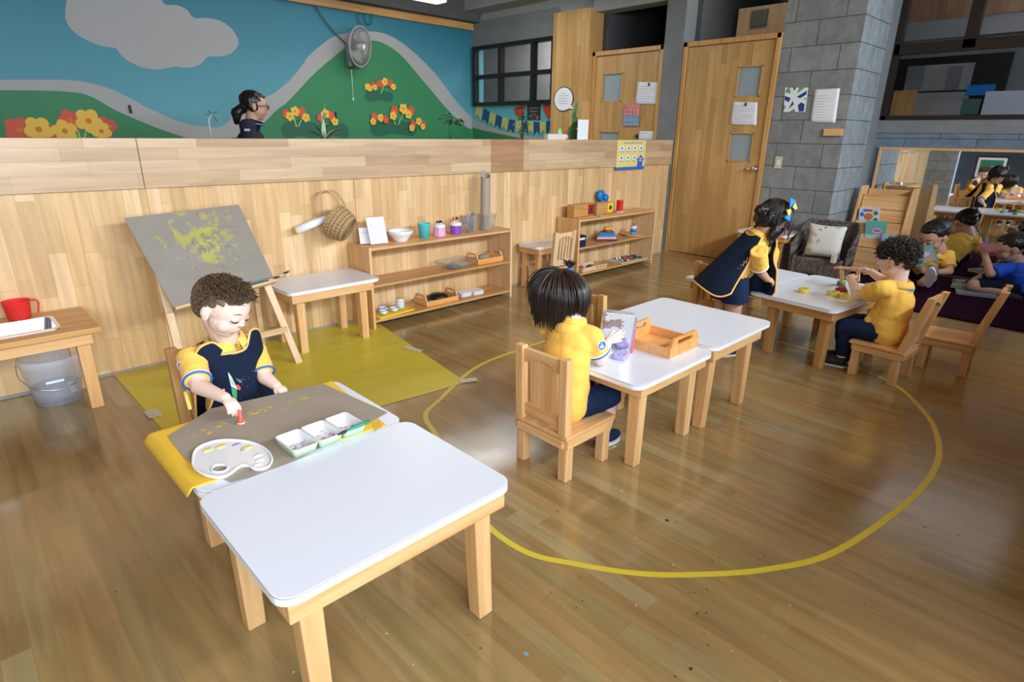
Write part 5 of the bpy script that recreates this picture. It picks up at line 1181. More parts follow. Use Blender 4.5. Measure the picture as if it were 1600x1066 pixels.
# speech bubble sign on the wood panel
XP = XR-.122; c = at(881, 155, x=XP); k_ = abs(at(867, 155, x=XP).y-at(895, 155, x=XP).y)/2; kz = abs(at(881, 137, x=XP).z-at(881, 173, x=XP).z)/2
t = thing('speech_bubble_sign', 'white speech bubble shaped sign with a dark edge on the wood panel', 'sign', c)
out = [(k_*cos(a), kz*sin(a)) for a in [2*pi*i/32 for i in range(32)] if not (5.15 < a < 5.65)]
idx = max(range(len(out)), key=lambda i: 0) 
bub = [];
for i in range(33):
    a = -0.6+ (2*pi-.55)*i/32 if False else -.55+(2*pi-.6)*i/32
    bub.append((k_*cos(a), kz*sin(a)))
bub += [(k_*.75, -kz*.82), (k_*1.25, -kz*.92)]
Mx = frame_m((0, 0, 0), (0, -1, 0), (0, 0, 1))
MB().prism([(x*1.08, y*1.08) for x, y in bub], 0, .006, mtx=Mx).build('dark_edge', 'ink', t); MB().prism(bub, .0062, .01, mtx=Mx).build('white_face', 'paper', t)
b = MB()
for r in range(5): b.box((-.0112, 0, kz*.5-r*kz*.22), (.001, k_*(.5 if r == 0 else .95+.2*(r % 2)), .006))
b.build('handwriting', plain('faint_grey', (.4, .4, .42), .8), t)
# papers on the doors and the block column
def paper_on(x, corners, label, name='paper_sheet', cat='paper', mat='paper', lines=6, clip=False, curl=.004):
    P = [at(px, py, x=x) for px, py in corners]; c = sum(P, Vector())/4; t = thing(name, label, cat, c)
    def fn(u, v): p = P[0].lerp(P[1], u).lerp(P[3].lerp(P[2], u), v)-c; return (p.x-curl*abs(sin(3*v*v+u)), p.y, p.z)
    MB().grid(fn, 8, 8).build('sheet', mat, t, solid=.0006)
    if lines:
        b = MB()
        for k in range(lines):
            v = .2+.65*k/max(1, lines-1); a, d = fn(.14, v), fn(.86 if k % 3 else .6, v)
            b.tube([Vector(a)-Vector((.0025, 0, 0)), Vector(d)-Vector((.0025, 0, 0))], .0016, 4)
        b.build('printed_lines', plain('pale_print', (.50, .52, .56), .8), t)
    if clip:
        q = Vector(fn(.55, .1)); MB().ball(q-Vector((.008, 0, 0)), (.006, .012, .02), n=8).build('clip', 'ink', t)
    return t
paper_on(XR-.022, [(1145, 159), (1184, 160), (1182, 196), (1141, 195)], 'white paper sheet clipped between the two door windows of the near door', clip=True, lines=8)
paper_on(XR-.022, [(996, 128), (1031, 129), (1029, 163), (993, 163)], 'white paper sheet clipped on the far door beside its upper window', clip=True, lines=7)
paper_on(XR-.022, [(975, 163), (1000, 163), (998, 198), (973, 197)], 'red and blue printed poster on the far door', 'poster', 'poster', plain('red_print', (.62, .20, .18), .6, noise_amt=.5, noise_scale=40), 0)
a, c = at(974, 181, x=XR-.03), at(998, 197, x=XR-.03); t = [o for o in bpy.data.objects if o.get('label', '').startswith('red and blue printed')][0]
MB().span(Vector((XR-.031, a.y, a.z))-t.location, Vector((XR-.03, c.y, c.z))-t.location).build('blue_half', plain('blue_print', (.18, .32, .50), .6, noise_amt=.4, noise_scale=40), t)
b = MB(); 
for r, z_ in ((0, 172), (1, 178), (2, 188), (3, 194)):
    for k in range(5): q = at(977+k*4.6, z_, x=XR-.032)-t.location; b.box(q, (.001, .016, .03 if r < 2 else .016))
b.build('lettering', plain('letter_pink', (.75, .45, .45), .7), t)
paper_on(XR-.022, [(999, 205), (1026, 205), (1024, 219), (997, 219)], 'white sheet low on the far door just above the partition', lines=2)
t = thing('door_latch', 'small black door latch knob beside the low white sheet', 'latch', at(995, 213, x=XR-.03)); MB().ball((0, 0, 0), (.02, .022, .028), n=10).build('knob', 'ink', t)
# logo tile
P = [at(px, py, x=XR-.014) for px, py in ((1227, 137), (1263, 137), (1258, 175), (1224, 175))]; c = sum(P, Vector())/4
t = thing('logo_tile', 'square white tile with green and navy angular shapes on the block column', 'sign', c)
def lt_(u, v, dx=0): p = P[0].lerp(P[1], u).lerp(P[3].lerp(P[2], u), v)-c; return Vector((p.x-dx, p.y, p.z))
MB().add([lt_(0, 0), lt_(1, 0), lt_(1, 1), lt_(0, 1)], [(0, 1, 2, 3)]).build('tile', 'paper', t, solid=.004)
def lshape(nm, polys, mat):
    b = MB()
    for pl_ in polys: b.poly([lt_(u, v, .0035) for u, v in pl_])
    b.build(nm, mat, t)
lshape('green_shapes', [[(.04, .12), (.04, .2), (.27, .24), (.2, .0), (.14, 0)], [(.62, 0), (.85, 0), (.55, .24)], [(0, .7), (.1, .78), (0, .98)], [(.28, 1), (.5, .86), (.56, 1)], [(.86, .47), (.98, .4), (.98, .5)]], plain('leaf_green', (.12, .38, .12), .6))
lshape('navy_shapes', [[(.35, 0), (.48, 0), (.42, .13)], [(.96, .12), (.96, .28), (.7, .44), (.56, .37)], [(.02, .34), (.28, .42), (.22, .6), (.02, .5)], [(.4, .54), (.46, .68), (.24, .88)], [(.78, .6), (.94, .68), (.94, .98), (.72, .98), (.64, .72)]], plain('logo_navy', (.01, .06, .25), .6))
paper_on(XR-.014, [(1273, 140), (1313, 138), (1305, 192), (1266, 191)], 'large white notice sheet with faint print on the block column', 'notice', 'notice', lines=9, curl=.006)
o = MB().box((0, 0, 0), (.03, .17, .065)).build('wood_block', 'pine_y', bevel=.002); q = at(1328, 207, x=XR-.03); o.location = (XR-.026, max(q.y, 2.225), q.z); tag(o, 'small wooden block fixed at the corner of the block column', 'wood block')
t = thing('light_switch', 'cream light switch plate low on the block column', 'switch', at(1216, 254, x=XR-.016)); MB().box((0, 0, 0), (.008, .075, .12)).build('plate', plain('cream_plastic', (.6, .56, .42), .4), t, bevel=.002); MB().box((-.006, 0, 0), (.006, .03, .05)).build('rocker', 'white', t)

# wall fan
fc = at(563, 73, y=7.40); t = thing('wall_fan', 'grey wall fan with a round wire cage and hanging cord on the mural', 'fan', at(546, 88, y=7.655)); O_ = t.location.copy()
MB().box((0, -.05, .0), (.13, .09, .26)).build('bracket_box', plain('fan_grey', (.33, .33, .33), .5), t, bevel=.012)
MB().box((.01, -.14, -.11), (.07, .1, .09)).build('motor_arm', plain('fan_dark_grey', (.16, .16, .16), .5), t, bevel=.01)
fv = fc-O_; ax = Vector((.42, -.90, -.12)).normalized(); Mf = ax.to_track_quat('Z', 'Y').to_matrix().to_4x4(); Mf.translation = fv; R_ = .235
MB().tube([Vector((.02, -.14, -.08)), fv-ax*.08], .03, 12).build('neck', 'fan_x' if False else M['concrete_d'], t)
b = MB()
for z_ in (-.06, .05): b.tube([Mf @ Vector((R_*cos(a), R_*sin(a), z_*0)) for a in [k*pi/20 for k in range(40)]], .012, 8, closed=True)
b.build('cage_rim', plain('rim_white', (.6, .6, .56), .4), t)
b = MB()
for k in range(44):
    a = k*2*pi/44
    for s_ in (-1, 1): b.tube([Mf @ Vector((r*cos(a), r*sin(a), s_*.07*(1-(r/R_)**2.2))) for r in (.045, .10, .16, R_)], .0022, 4)
for r in (.07, .12, .17): 
    for s_ in (-1, 1): b.tube([Mf @ Vector((r*cos(a), r*sin(a), s_*.071*(1-(r/R_)**2.2))) for a in [j*pi/16 for j in range(32)]], .0022, 4, closed=True)
b.build('cage_wires', plain('wire_grey', (.42, .42, .40), .4, metal=.3), t)
for k in range(3):
    a0 = k*2*pi/3; b = MB()
    b.grid(lambda u, v: Mf @ Vector(((.03+.165*u)*cos(a0+(v-.5)*(.5+.9*u)), (.03+.165*u)*sin(a0+(v-.5)*(.5+.9*u)), (v-.5)*.05)), 8, 8); b.build('blade', plain('blade_grey', (.30, .31, .30), .4), t, solid=.002)
MB().lathe([(0, -.05), (.04, -.05), (.045, 0), (.04, .06), (0, .075)], n=20, mtx=Mf).build('hub', 'white', t)
q = at(549, 108, y=7.50)-O_; q2 = at(552, 155, y=7.50)-O_; MB().tube([q, q2], .0035, 5).ball(q2, (.012, .012, .02), n=8).build('pull_cord', 'paper', t)
c0, c1, c2 = at(488, 0, y=7.62), at(512, 38, y=7.62), at(542, 70, y=7.62)
tag(MB().tube(catmull([c0+Vector((-.15, 0, .25)), c0, c1, c2], 6), .008, 6).build('power_cable', 'concrete_d', loc=c1), 'grey power cable running down the mural to the wall fan', 'cable')
for (x0, y0, x1, y1, lab) in ((202, 164, 205, 177, 'small dark bracket on the pale mural band at the left'), (524, 175, 525, 186, 'small dark bracket on the green mural hill beside the flowers')):
    a, c = at(x0, y0, y=YM-.015), at(x1, y1, y=YM-.015); o = MB().bar((a-(a+c)/2), (c-(a+c)/2), .022, .02, up=(0, 1, 0)).build('wall_bracket', 'ink'); o.location = (a+c)/2; tag(o, lab, 'bracket')
for i, px in enumerate((560, 570, 580)):
    pts = [at(px, 20, y=YM-.06), at(px+1, 34, y=YM-.05), at(px+(5 if i < 2 else -3), 39, y=YM-.04)]
    tag(MB().tube(catmull(pts, 4), .007, 6).build('wire_loop', 'mural_dkgreen', loc=pts[1]), ['thin dangling wire above the wall fan, leftmost', 'thin dangling wire above the wall fan, middle', 'thin dangling wire above the wall fan, rightmost'][i], 'wire')

# ================================================================ READING CORNER
# rug
M['rug'] = plain('purple_rug_pile', (.026, .006, .020), 1, spec=.05, noise_amt=.4, noise_scale=90, bump=.8, bump_scale=150)
tag(MB().prism([(5.63, -.6), (7.40, -.6), (7.40, 2.05), (6.05, 1.72), (5.66, 1.62)], .0005, .014).build('rug', 'rug', loc=(6.5, .8, 0)), 'dark purple rug on the floor in the reading corner', 'rug')
# wall mirror
ml, mr = at(1377, 230, x=7.50), at(1367, 301, x=7.50)
my0, my1, mz0, mz1 = -.5, 2.075, .016, 1.262
t = thing('wall_mirror', 'long wood framed mirror on the blue grey wall behind the reading corner', 'mirror', (7.505, (my0+my1)/2, mz0)); hy = (my1-my0)/2; hz = mz1-mz0
MB().span((-.003, -hy+.02, 0), (.003, hy-.02, hz-.02)).build('mirror_glass', plain('mirror_silver', (.80, .82, .84), .015, metal=1), t)
for s_ in (-1, 1): MB().box((-.006, s_*(hy-.012), hz/2), (.022, .024, hz)).build('frame_side', 'pine_z', t)
for z_ in (hz-.012,): MB().box((-.006, 0, z_), (.022, 2*hy-.049, .024)).build('frame_rail', 'pine_y', t)
# book display
t = thing('book_display_rack', 'pine book display rack with sloping tiers against the column', 'bookcase', (7.12, 1.79, 0)); yy0, yy1 = -.235, .235
prof = [(-.27, 0), (.11, 0), (.11, .88), (-.06, .88), (-.10, .82)]
for s_, y in ((0, yy0), (1, yy1)):
    m_ = frame_m((0, y+.011, 0), (1, 0, 0), (0, 0, 1)); MB().prism(prof, -.011, .011, mtx=m_).build('side_panel', 'pine_z', t, bevel=.003)
tiers = [(.80, .62), (.655, .50), (.52, .36), (.39, .23), (.26, .03)]
for i, (za, zb) in enumerate(((.80, .66), (.655, .54), (.535, .42), (.415, .28), (.275, .02))):
    xa = -.055-.045*i; MB().bar((xa+.02, 0, za), (xa-.012, 0, zb), 2*abs(yy0)-.006 if False else .446, .012, up=(1, 0, 0)).build('tier_board', 'pine_y' if i != 1 else 'pine_y', t)
MB().box((.10, 0, .45), (.012, .446, .80)).build('back_panel', 'pine_z', t)
def book(label, corners, x, cover, name='book', th=.012, deco=()):
    P = [at(px, py, x=x) for px, py in corners]; c = sum(P, Vector())/4; t = thing(name, label, 'book', c)
    Q = [p-c for p in P]; n_ = (Q[1]-Q[0]).cross(Q[3]-Q[0]).normalized()
    if n_.x > 0: n_ = -n_
    def lay(d0, d1, s_): return [q*s_+n_*d0 for q in Q]+[q*s_+n_*d1 for q in Q]
    F = [(0, 1, 2, 3), (4, 5, 6, 7), (0, 1, 5, 4), (1, 2, 6, 5), (2, 3, 7, 6), (3, 0, 4, 7)]
    MB().add(lay(-th, -.0015, .97), F).build('pages', 'paper', t); MB().add(lay(-.0014, .0006, 1), F).build('cover', cover, t)
    for k, (nm, u0, v0, u1, v1, col) in enumerate(deco):
        uv = lambda u, v: Q[0].lerp(Q[1], u).lerp(Q[3].lerp(Q[2], u), v)+n_*(.0012+.0003*k)
        b = MB().poly([uv((u0+u1)/2+(u1-u0)/2*cos(a), (v0+v1)/2+(v1-v0)/2*sin(a)) for a in [j*pi/8 for j in range(16)]]) if nm.startswith('o') else MB().poly([uv(u0, v0), uv(u1, v0), uv(u1, v1), uv(u0, v1)])
        b.build('cover_art', col, t)
    return t
_t = plain('sea_green_cover', (.16, .48, .42), .4); _w = plain('cover_white', (.62, .68, .72), .4); _lb = plain('cover_light_blue', (.38, .60, .72), .4)
book('white picture book with coloured dots on the top tier of the rack', [(1343, 323.5), (1376, 325), (1372, 351), (1341, 350)], 6.985, _w, deco=(('o', .25, .35, .7, .75, 'mural_orange'), ('o', .05, .3, .25, .55, 'bluep'), ('o', .7, .2, .92, .45, 'mural_green'), ('b', .2, .12, .45, .24, 'blue'), ('b', .45, .12, .62, .24, 'red'), ('o', .72, .6, .95, .9, 'mural_green'), ('b', .62, .14, .8, .25, 'mural_yellow')))
book('turquoise picture book with a pink oval on the middle tier of the rack', [(1353, 344), (1387, 346), (1383, 374), (1351, 372.5)], 6.93, _t, deco=(('b', 0, .78, 1, 1, _w), ('o', .33, .4, .78, .72, 'pink'), ('b', .42, .5, .7, .6, plain('mauve', (.4, .1, .35), .5))))
book('light blue picture book partly hidden behind the curly hair', [(1376.5, 365), (1402.5, 367), (1398, 398), (1374, 396)], 6.88, _lb, deco=(('o', .15, .2, .6, .6, plain('pale_swirl', (.62, .70, .8), .5)), ('b', 0, 0, .08, 1, plain('violet_edge', (.25, .12, .35), .5)), ('o', .6, .5, .9, .9, 'paper')))
# books on the rug
def flat_book(label, loc, rz_, w, d, h, cover, pages='paper'):
    t = thing('book', label, 'book', loc, rz_); MB().box((0, 0, h/2), (w-.008, d-.008, h-.0062)).build('pages', pages, t)
    MB().box((0, 0, .0015), (w, d, .0028)).box((0, 0, h-.0015), (w, d, .0028)).box((-w/2+.0012, 0, h/2), (.0024, d, h-.006)).build('cover', cover, t, bevel=.0005); return t
gc = plain('grey_green_cover', (.24, .29, .26), .5); gb = plain('grey_blue_cover', (.22, .27, .32), .5)
flat_book('large grey blue book at the bottom of the pile on the rug', (6.72, .83, .0145), .25, .24, .30, .022, gb)
flat_book('thick pale book lying on the grey blue book on the rug', (6.80, .90, .0372), .05, .14, .26, .03, gc)
flat_book('pale green book lying beyond the pile, closer to the mirror', (7.10, .90, .0145), .5, .26, .30, .03, gc)
flat_book('thin greenish book beside the seated boy in blue on the rug', (7.22, .70, .0145), .9, .2, .26, .016, gc)
# wicker armchair
ac = thing('wicker_armchair', 'grey brown wicker armchair with a patterned cushion by the column', 'armchair', (6.20, 2.02, 0), radians(4))
M['rattan'] = stave('grey_rattan', 'z', 'y', .022, .014, [(0, (.075, .06, .05)), (.5, (.16, .135, .115)), (1, (.22, .19, .16))], rough=.7, grain=.3, seam=(.02, .016, .014), seam_w=.002)
# local: faces -x.  width y +-.235, depth x -.16..+.24
for sx, sy in ((-.17, -.21), (-.17, .21), (.2, -.2), (.2, .2)): MB().lathe([(0, 0), (.012, 0), (.018, .03), (.013, .05), (.018, .07), (.018, .26), (0, .26)], c=(sx, sy, 0), n=12).build('leg', 'rattan', ac)
MB().span((-.185, -.225, .10), (-.17, .225, .24)).build('front_apron', 'rattan', ac, bevel=.004)
MB().span((-.165, -.205, .20), (.2, .205, .235)).build('seat', 'rattan', ac, bevel=.006)
def shell(u, v):
    a = (u-.5)*2; s_ = abs(a); y = .235*max(-1, min(1, a*1.75)) if s_ < .571 else .235*(1 if a > 0 else -1)
    x = .235 if s_ < .42 else .235-(s_-.42)/.58*.41
    if .36 < s_ < .62: x -= 0
    top = .56 if s_ < .5 else .56-(.2)*min(1, (s_-.5)/.42)**.8
    k = 1+.10*v; return (x+.02*v if s_ < .5 else x, y*k, .10+(top-.10)*v)
MB().grid(shell, 60, 14).build('back_and_arms', 'rattan', ac, solid=.02)
MB().tube([shell(i/40, 1) for i in range(41)], .016, 8).build('top_roll', 'rattan', ac)
# cushion
cu = thing('cushion', 'cream cushion with blue and ochre dinosaur like print on the wicker armchair', 'cushion', (6.185, 2.02, .40), rot=(0, radians(14), radians(4)))
M['cushion_print'], _nt, _b = new_mat('cushion_print')
_tc = _nt.nodes.new('ShaderNodeTexCoord'); cur = None
_base = _nt.nodes.new('ShaderNodeRGB'); _base.outputs[0].default_value = (.62, .62, .58, 1); cur = _base.outputs[0]
for k, (c, thr, s_) in enumerate((((.50, .40, .22), .60, 9), ((.14, .19, .27), .64, 8), ((.33, .40, .46), .63, 12))):
    n_ = _nt.nodes.new('ShaderNodeTexNoise'); n_.noise_dimensions = '4D'; n_.inputs['W'].default_value = 5+k*2.3; n_.inputs['Scale'].default_value = s_; n_.inputs['Detail'].default_value = 3; _nt.links.new(_tc.outputs['Object'], n_.inputs['Vector'])
    mr_ = _nt.nodes.new('ShaderNodeMapRange'); mr_.inputs[1].default_value = thr-.03; mr_.inputs[2].default_value = thr; _nt.links.new(n_.outputs['Fac'], mr_.inputs[0])
    mx = _nt.nodes.new('ShaderNodeMix'); mx.data_type = 'RGBA'; mx.inputs[7].default_value = (*c, 1); _nt.links.new(mr_.outputs[0], mx.inputs[0]); _nt.links.new(cur, mx.inputs[6]); cur = mx.outputs[2]
_nt.links.new(cur, _b.inputs['Base Color']); _b.inputs['Roughness'].default_value = .85
def pil(sg):
    def fn(u, v):
        a, c = (u-.5)*2, (v-.5)*2; k = max(0, (1-a**4)*(1-c**4))**.55; pinch = 1-.10*(1-a*a) if abs(c) > .0 else 1
        y = a*.165*(1-.09*(1-c*c)*0-.08*(1-abs(c)**2)*abs(a)**3+.02); z = c*.160*(1-.08*(1-a*a)*abs(c)**3)
        return (sg*.06*k-.02*sg*0, y, z)
    return fn
MB().grid(pil(-1), 20, 20).grid(pil(1), 20, 20).build('cover', 'cushion_print', cu)
tag(MB().prism(rrect(-.035, -.02, .035, .02, .008), 0, .07).build('phone', plain('pale_cup', (.55, .52, .46), .5), loc=(0, 0, 0)), 'small pale cup tucked beside the cushion in the armchair', 'cup').location = (6.03, 1.86, .236)
bpy.data.objects['phone'].name = 'small_cup'
# ================================================================ PEOPLE
V = Vector
def orient(x=None, y=None, z=None):
    """3x3 with given y (forward) and approximate z (up)"""
    y = V(y).normalized(); z = V(z); z = (z-y*z.dot(y)).normalized(); x = y.cross(z)
    return Matrix((x, y, z)).transposed()
class Flesh:
    """tapered limbs and rounded masses fused into one continuous surface"""
    def __init__(s): s.b = MB()
    def cap(s, p, q, r0, r1=None, n=14):
        p, q = V(p), V(q); r1 = r0 if r1 is None else r1; d = (q-p); L = d.length
        if L < 1e-5: return s.ell(p, (r0, r0, r0))
        M_ = d.to_track_quat('Z', 'Y').to_matrix().to_4x4(); M_.translation = p
        pr = [(r0*sin(a), -r0*cos(a)) for a in [pi/2*k/4 for k in range(0, 5)]]+[(r1*cos(a), L+r1*sin(a)) for a in [pi/2*k/4 for k in range(0, 5)]]
        pr[0] = (0, -r0); pr[-1] = (0, L+r1)
        pr = [(max(r, 1e-6) if 0 < i < len(pr)-1 else 0, z) for i, (r, z) in enumerate(pr)]
        s.b.lathe(pr, n=n, mtx=M_); return s
    def con(s, p, q, r0, r1, n=18, flat=1.0):
        p, q = V(p), V(q); d = q-p; M_ = d.to_track_quat('Z', 'Y').to_matrix().to_4x4(); M_.translation = p
        s.b.lathe([(0, 0), (r0, 0), (r1, d.length), (0, d.length)], n=n, mtx=M_, sx=flat); return s
    def chain(s, pts, rs):
        for i in range(len(pts)-1): s.cap(pts[i], pts[i+1], rs[i], rs[i+1])
        return s
    def ell(s, c, r, R=None): s.b.ball(c, r, n=20, rot=R); return s
    def build(s, name, mat, parent, voxel=.004, smooth=4, wrinkle=None, soft=()):
        me = bpy.data.meshes.new('tmp'); me.from_pydata([tuple(v) for v in s.b.v], [], s.b.f); me.update()
        bm_ = bmesh.new(); bm_.from_mesh(me); bmesh.ops.remove_doubles(bm_, verts=bm_.verts, dist=1e-6); bmesh.ops.recalc_face_normals(bm_, faces=bm_.faces); bm_.to_mesh(me); bm_.free()
        o = bpy.data.objects.new('tmp', me); COL.objects.link(o)
        r = o.modifiers.new('r', 'REMESH'); r.mode = 'VOXEL'; r.voxel_size = voxel
        if smooth: q = o.modifiers.new('s', 'SMOOTH'); q.factor = .5; q.iterations = smooth
        bpy.context.view_layer.update(); dg = bpy.context.evaluated_depsgraph_get()
        m2 = bpy.data.meshes.new_from_object(o.evaluated_get(dg)); bpy.data.objects.remove(o, do_unlink=True); bpy.data.meshes.remove(me)
        m2.name = name
        if wrinkle:
            ns = [v.normal.copy() for v in m2.vertices]
            for v, n_ in zip(m2.vertices, ns): v.co += n_*wrinkle(v.co)
        if soft:
            bm_ = bmesh.new(); bm_.from_mesh(m2)
            for c, r, it in soft:
                vs = [v for v in bm_.verts if (v.co-c).length < r]
                for _ in range(it): bmesh.ops.smooth_vert(bm_, verts=vs, factor=.5, use_axis_x=True, use_axis_y=True, use_axis_z=True)
            bm_.to_mesh(m2); bm_.free()
        L_ = V(parent.location) if parent is not None else V((0, 0, 0))
        for v in m2.vertices: v.co -= L_
        for p in m2.polygons: p.use_smooth = True
        m2.materials.clear(); m2.materials.append(M[mat] if isinstance(mat, str) else mat)
        ob = bpy.data.objects.new(name, m2); COL.objects.link(ob)
        if parent is not None: ob.parent = parent
        return ob
def folds(amp, sc, stretch=(1, 1, 1), seed=0):
    return lambda p: amp*(noise.noise(V((p.x*sc*stretch[0]+seed, p.y*sc*stretch[1], p.z*sc*stretch[2])))+.5*noise.noise(V((p.x*sc*2.3, p.y*sc*2.3+seed, p.z*sc*1.2))))
def hand(F, w, d, nrm, s=1.0, curl=.5, side=1, spread=.10, curls=None, thumb=.6, tc=.5):
    """w wrist, d direction of the fingers, nrm out of the back of the hand, side +1: thumb on d x nrm side"""
    w, d, nrm = V(w), V(d).normalized(), V(nrm); nrm = (nrm-d*nrm.dot(d)).normalized(); x = d.cross(nrm)*side
    R = Matrix((x, d, nrm)).transposed()
    k = .001*s
    F.cap(w, w+d*12*k, 15*k, 15*k)
    F.ell(w+d*26*k, (23*k, 24*k, 10.5*k), R); F.ell(w+d*34*k, (24*k, 15*k, 9.5*k), R)
    F.cap(w+d*10*k+x*12*k-nrm*2*k, w+d*26*k+x*20*k-nrm*4*k, 9*k, 8.5*k)
    offs = [(17, 44, 36, 6.6), (5.8, 48, 40, 6.8), (-5.8, 46, 37, 6.5), (-17, 41, 30, 5.8)]
    cs = curls or [curl]*4
    for i, (ox, oy, L, r) in enumerate(offs):
        c = cs[i]; a = spread*(1.5-i); dd = (d*cos(a)+x*sin(a)).normalized(); p = w+x*(ox*k)+d*(oy-8)*k
        pts = [p]; ang = c*.7; rs = [r*k*1.05]
        for seg, f in ((.46, 1.0), (.31, .9), (.24, .78)):
            v = dd*cos(ang)-nrm*sin(ang); pts.append(pts[-1]+v*L*seg*k*1.12); rs.append(r*f*k); ang += c*.95
        F.chain(pts, rs)
    p = w+x*20*k+d*16*k-nrm*4*k; t1 = (d*.75+x*thumb-nrm*tc*.7).normalized(); t2 = (d*.95+x*thumb*.3-nrm*tc).normalized()
    F.chain([p, p+t1*17*k, p+t1*17*k+t2*15*k], [8.8*k, 7.6*k, 6.4*k])
def head_pts(hc, face, up, h):
    R = orient(y=face, z=up)
    return R, (lambda x, y, z: V(hc)+R @ V((x, y, z))*h)
def head_flesh(F, hc, face, up, h, neck=None, nr=.22):
    R, hp = head_pts(hc, face, up, h)
    E = lambda c, r: F.ell(hp(*c), tuple(q*h for q in r), R)
    E((0, -.05, .12), (.385, .445, .38)); E((0, .085, .07), (.345, .335, .34)); E((0, .105, -.13), (.305, .285, .30))
    E((0, .20, -.365), (.11, .10, .09)); E((0, .13, -.30), (.22, .19, .15))
    for s_ in (-1, 1):
        E((s_*.17, .195, -.17), (.135, .14, .15)); E((s_*.15, .345, -.015), (.072, .052, .045))
        E((s_*.385, -.03, -.06), (.038, .075, .125)); E((s_*.42, -.065, -.02), (.028, .05, .09)); E((s_*.38, -.01, -.14), (.028, .035, .04))
    F.cap(hp(0, .385, .02), hp(0, .425, -.10), .026*h, .040*h); E((-.036, .40, -.115), (.027, .027, .022)); E((.036, .40, -.115), (.027, .027, .022))
    E((0, .345, -.235), (.09, .045, .055))
    if neck is not None: F.cap(hp(0, -.10, -.22), neck, nr*h, nr*h*1.12)
    return R, hp
def face_parts(t, hp, h, R, brow='brown_hair', lid=True, eyes='closed', mouth=True):
    L0 = t.location; loc = lambda *a: hp(*a)-L0
    if mouth:
        b = MB(); b.tube([loc(-.080, .355, -.238), loc(-.04, .382, -.226), loc(0, .386, -.231), loc(.04, .382, -.226), loc(.080, .355, -.238)], [.006*h, .016*h, .015*h, .016*h, .006*h], 8, flat=.8)
        b.tube([loc(-.065, .355, -.250), loc(-.03, .376, -.262), loc(.03, .376, -.262), loc(.065, .355, -.250)], [.006*h, .020*h, .020*h, .006*h], 8, flat=.8); b.build('lips', 'lip', t)
    for s_ in (-1, 1):
        if eyes == 'closed':
            MB().tube([loc(s_*.075, .380, -.036), loc(s_*.115, .392, -.052), loc(s_*.16, .388, -.056), loc(s_*.205, .362, -.046), loc(s_*.235, .332, -.028)], [.004*h, .009*h, .010*h, .010*h, .005*h], 6).build('eyelashes', 'dark_hair', t)
        else:
            MB().ball(loc(s_*.15, .355, .01), (.062*h, .05*h, .038*h), n=14, rot=R).build('eye', 'porcelain', t); MB().ball(loc(s_*.15, .397, .008), (.026*h, .012*h, .030*h), n=12, rot=R).build('iris', 'ink', t)
            MB().tube([loc(s_*.08, .39, .03), loc(s_*.15, .415, .052), loc(s_*.225, .36, .035)], [.006*h, .012*h, .006*h], 6).build('eyelashes', 'dark_hair', t)
        MB().tube([loc(s_*.07, .395, .085), loc(s_*.15, .392, .112), loc(s_*.235, .345, .095)], [.010*h, .015*h, .006*h], 6, flat=.6).build('eyebrow', brow, t)
def hair_shell(F, hp, R, h, parts):
    for c, r in parts: F.ell(hp(*c), tuple(q*h for q in r), R)
def strands(t, hp, h, n, mask, flow, length, rad, mat, name='hair_strands', wig=0, seed=1, lift=.02, seg=5, base=((0, -.05, .12), (.40, .46, .40)), curl=0, length_f=None, var=(.6, 1.2)):
    rs = random.Random(seed); b = MB(); L0 = t.location; k = 0; tries = 0; (c0, r0) = base
    while k < n and tries < n*20:
        tries += 1; z = rs.uniform(-1, 1); a = rs.uniform(0, 2*pi); q = sqrt(1-z*z); d = V((q*cos(a), q*sin(a), z))
        if not mask(d): continue
        k += 1; p = V((c0[0]+r0[0]*d.x, c0[1]+r0[1]*d.y, c0[2]+r0[2]*d.z)); v = flow(p, d, rs).normalized(); L = length*rs.uniform(*var); pts = []; L = L*(length_f(d) if length_f else 1); q_ = p+d*lift*.3
        ph = rs.uniform(0, 6.28); s1 = v.cross(d).normalized() if v.cross(d).length > 1e-3 else V((1, 0, 0))
        for i in range(seg+1):
            u = i/seg; w_ = s1*sin(ph+u*curl)*wig+d*(cos(ph+u*curl)*wig)
            pts.append(hp(*(q_+w_))-L0)
            nv = flow(q_, V(((q_.x-c0[0])/r0[0], (q_.y-c0[1])/r0[1], (q_.z-c0[2])/r0[2])).normalized(), rs)
            v = (v*.4+nv.normalized()*.6).normalized(); q_ = q_+v*L/seg
            e = V(((q_.x-c0[0])/r0[0], (q_.y-c0[1])/r0[1], (q_.z-c0[2])/r0[2]))
            if e.length < 1.03: q_ = V((c0[0]+r0[0]*e.x/e.length*1.03, c0[1]+r0[1]*e.y/e.length*1.03, c0[2]+r0[2]*e.z/e.length*1.03))
        b.tube(pts, [rad*h*(1-.75*(i/seg)**2) for i in range(seg+1)], 4, caps=False)
    return b.build(name, mat, t)
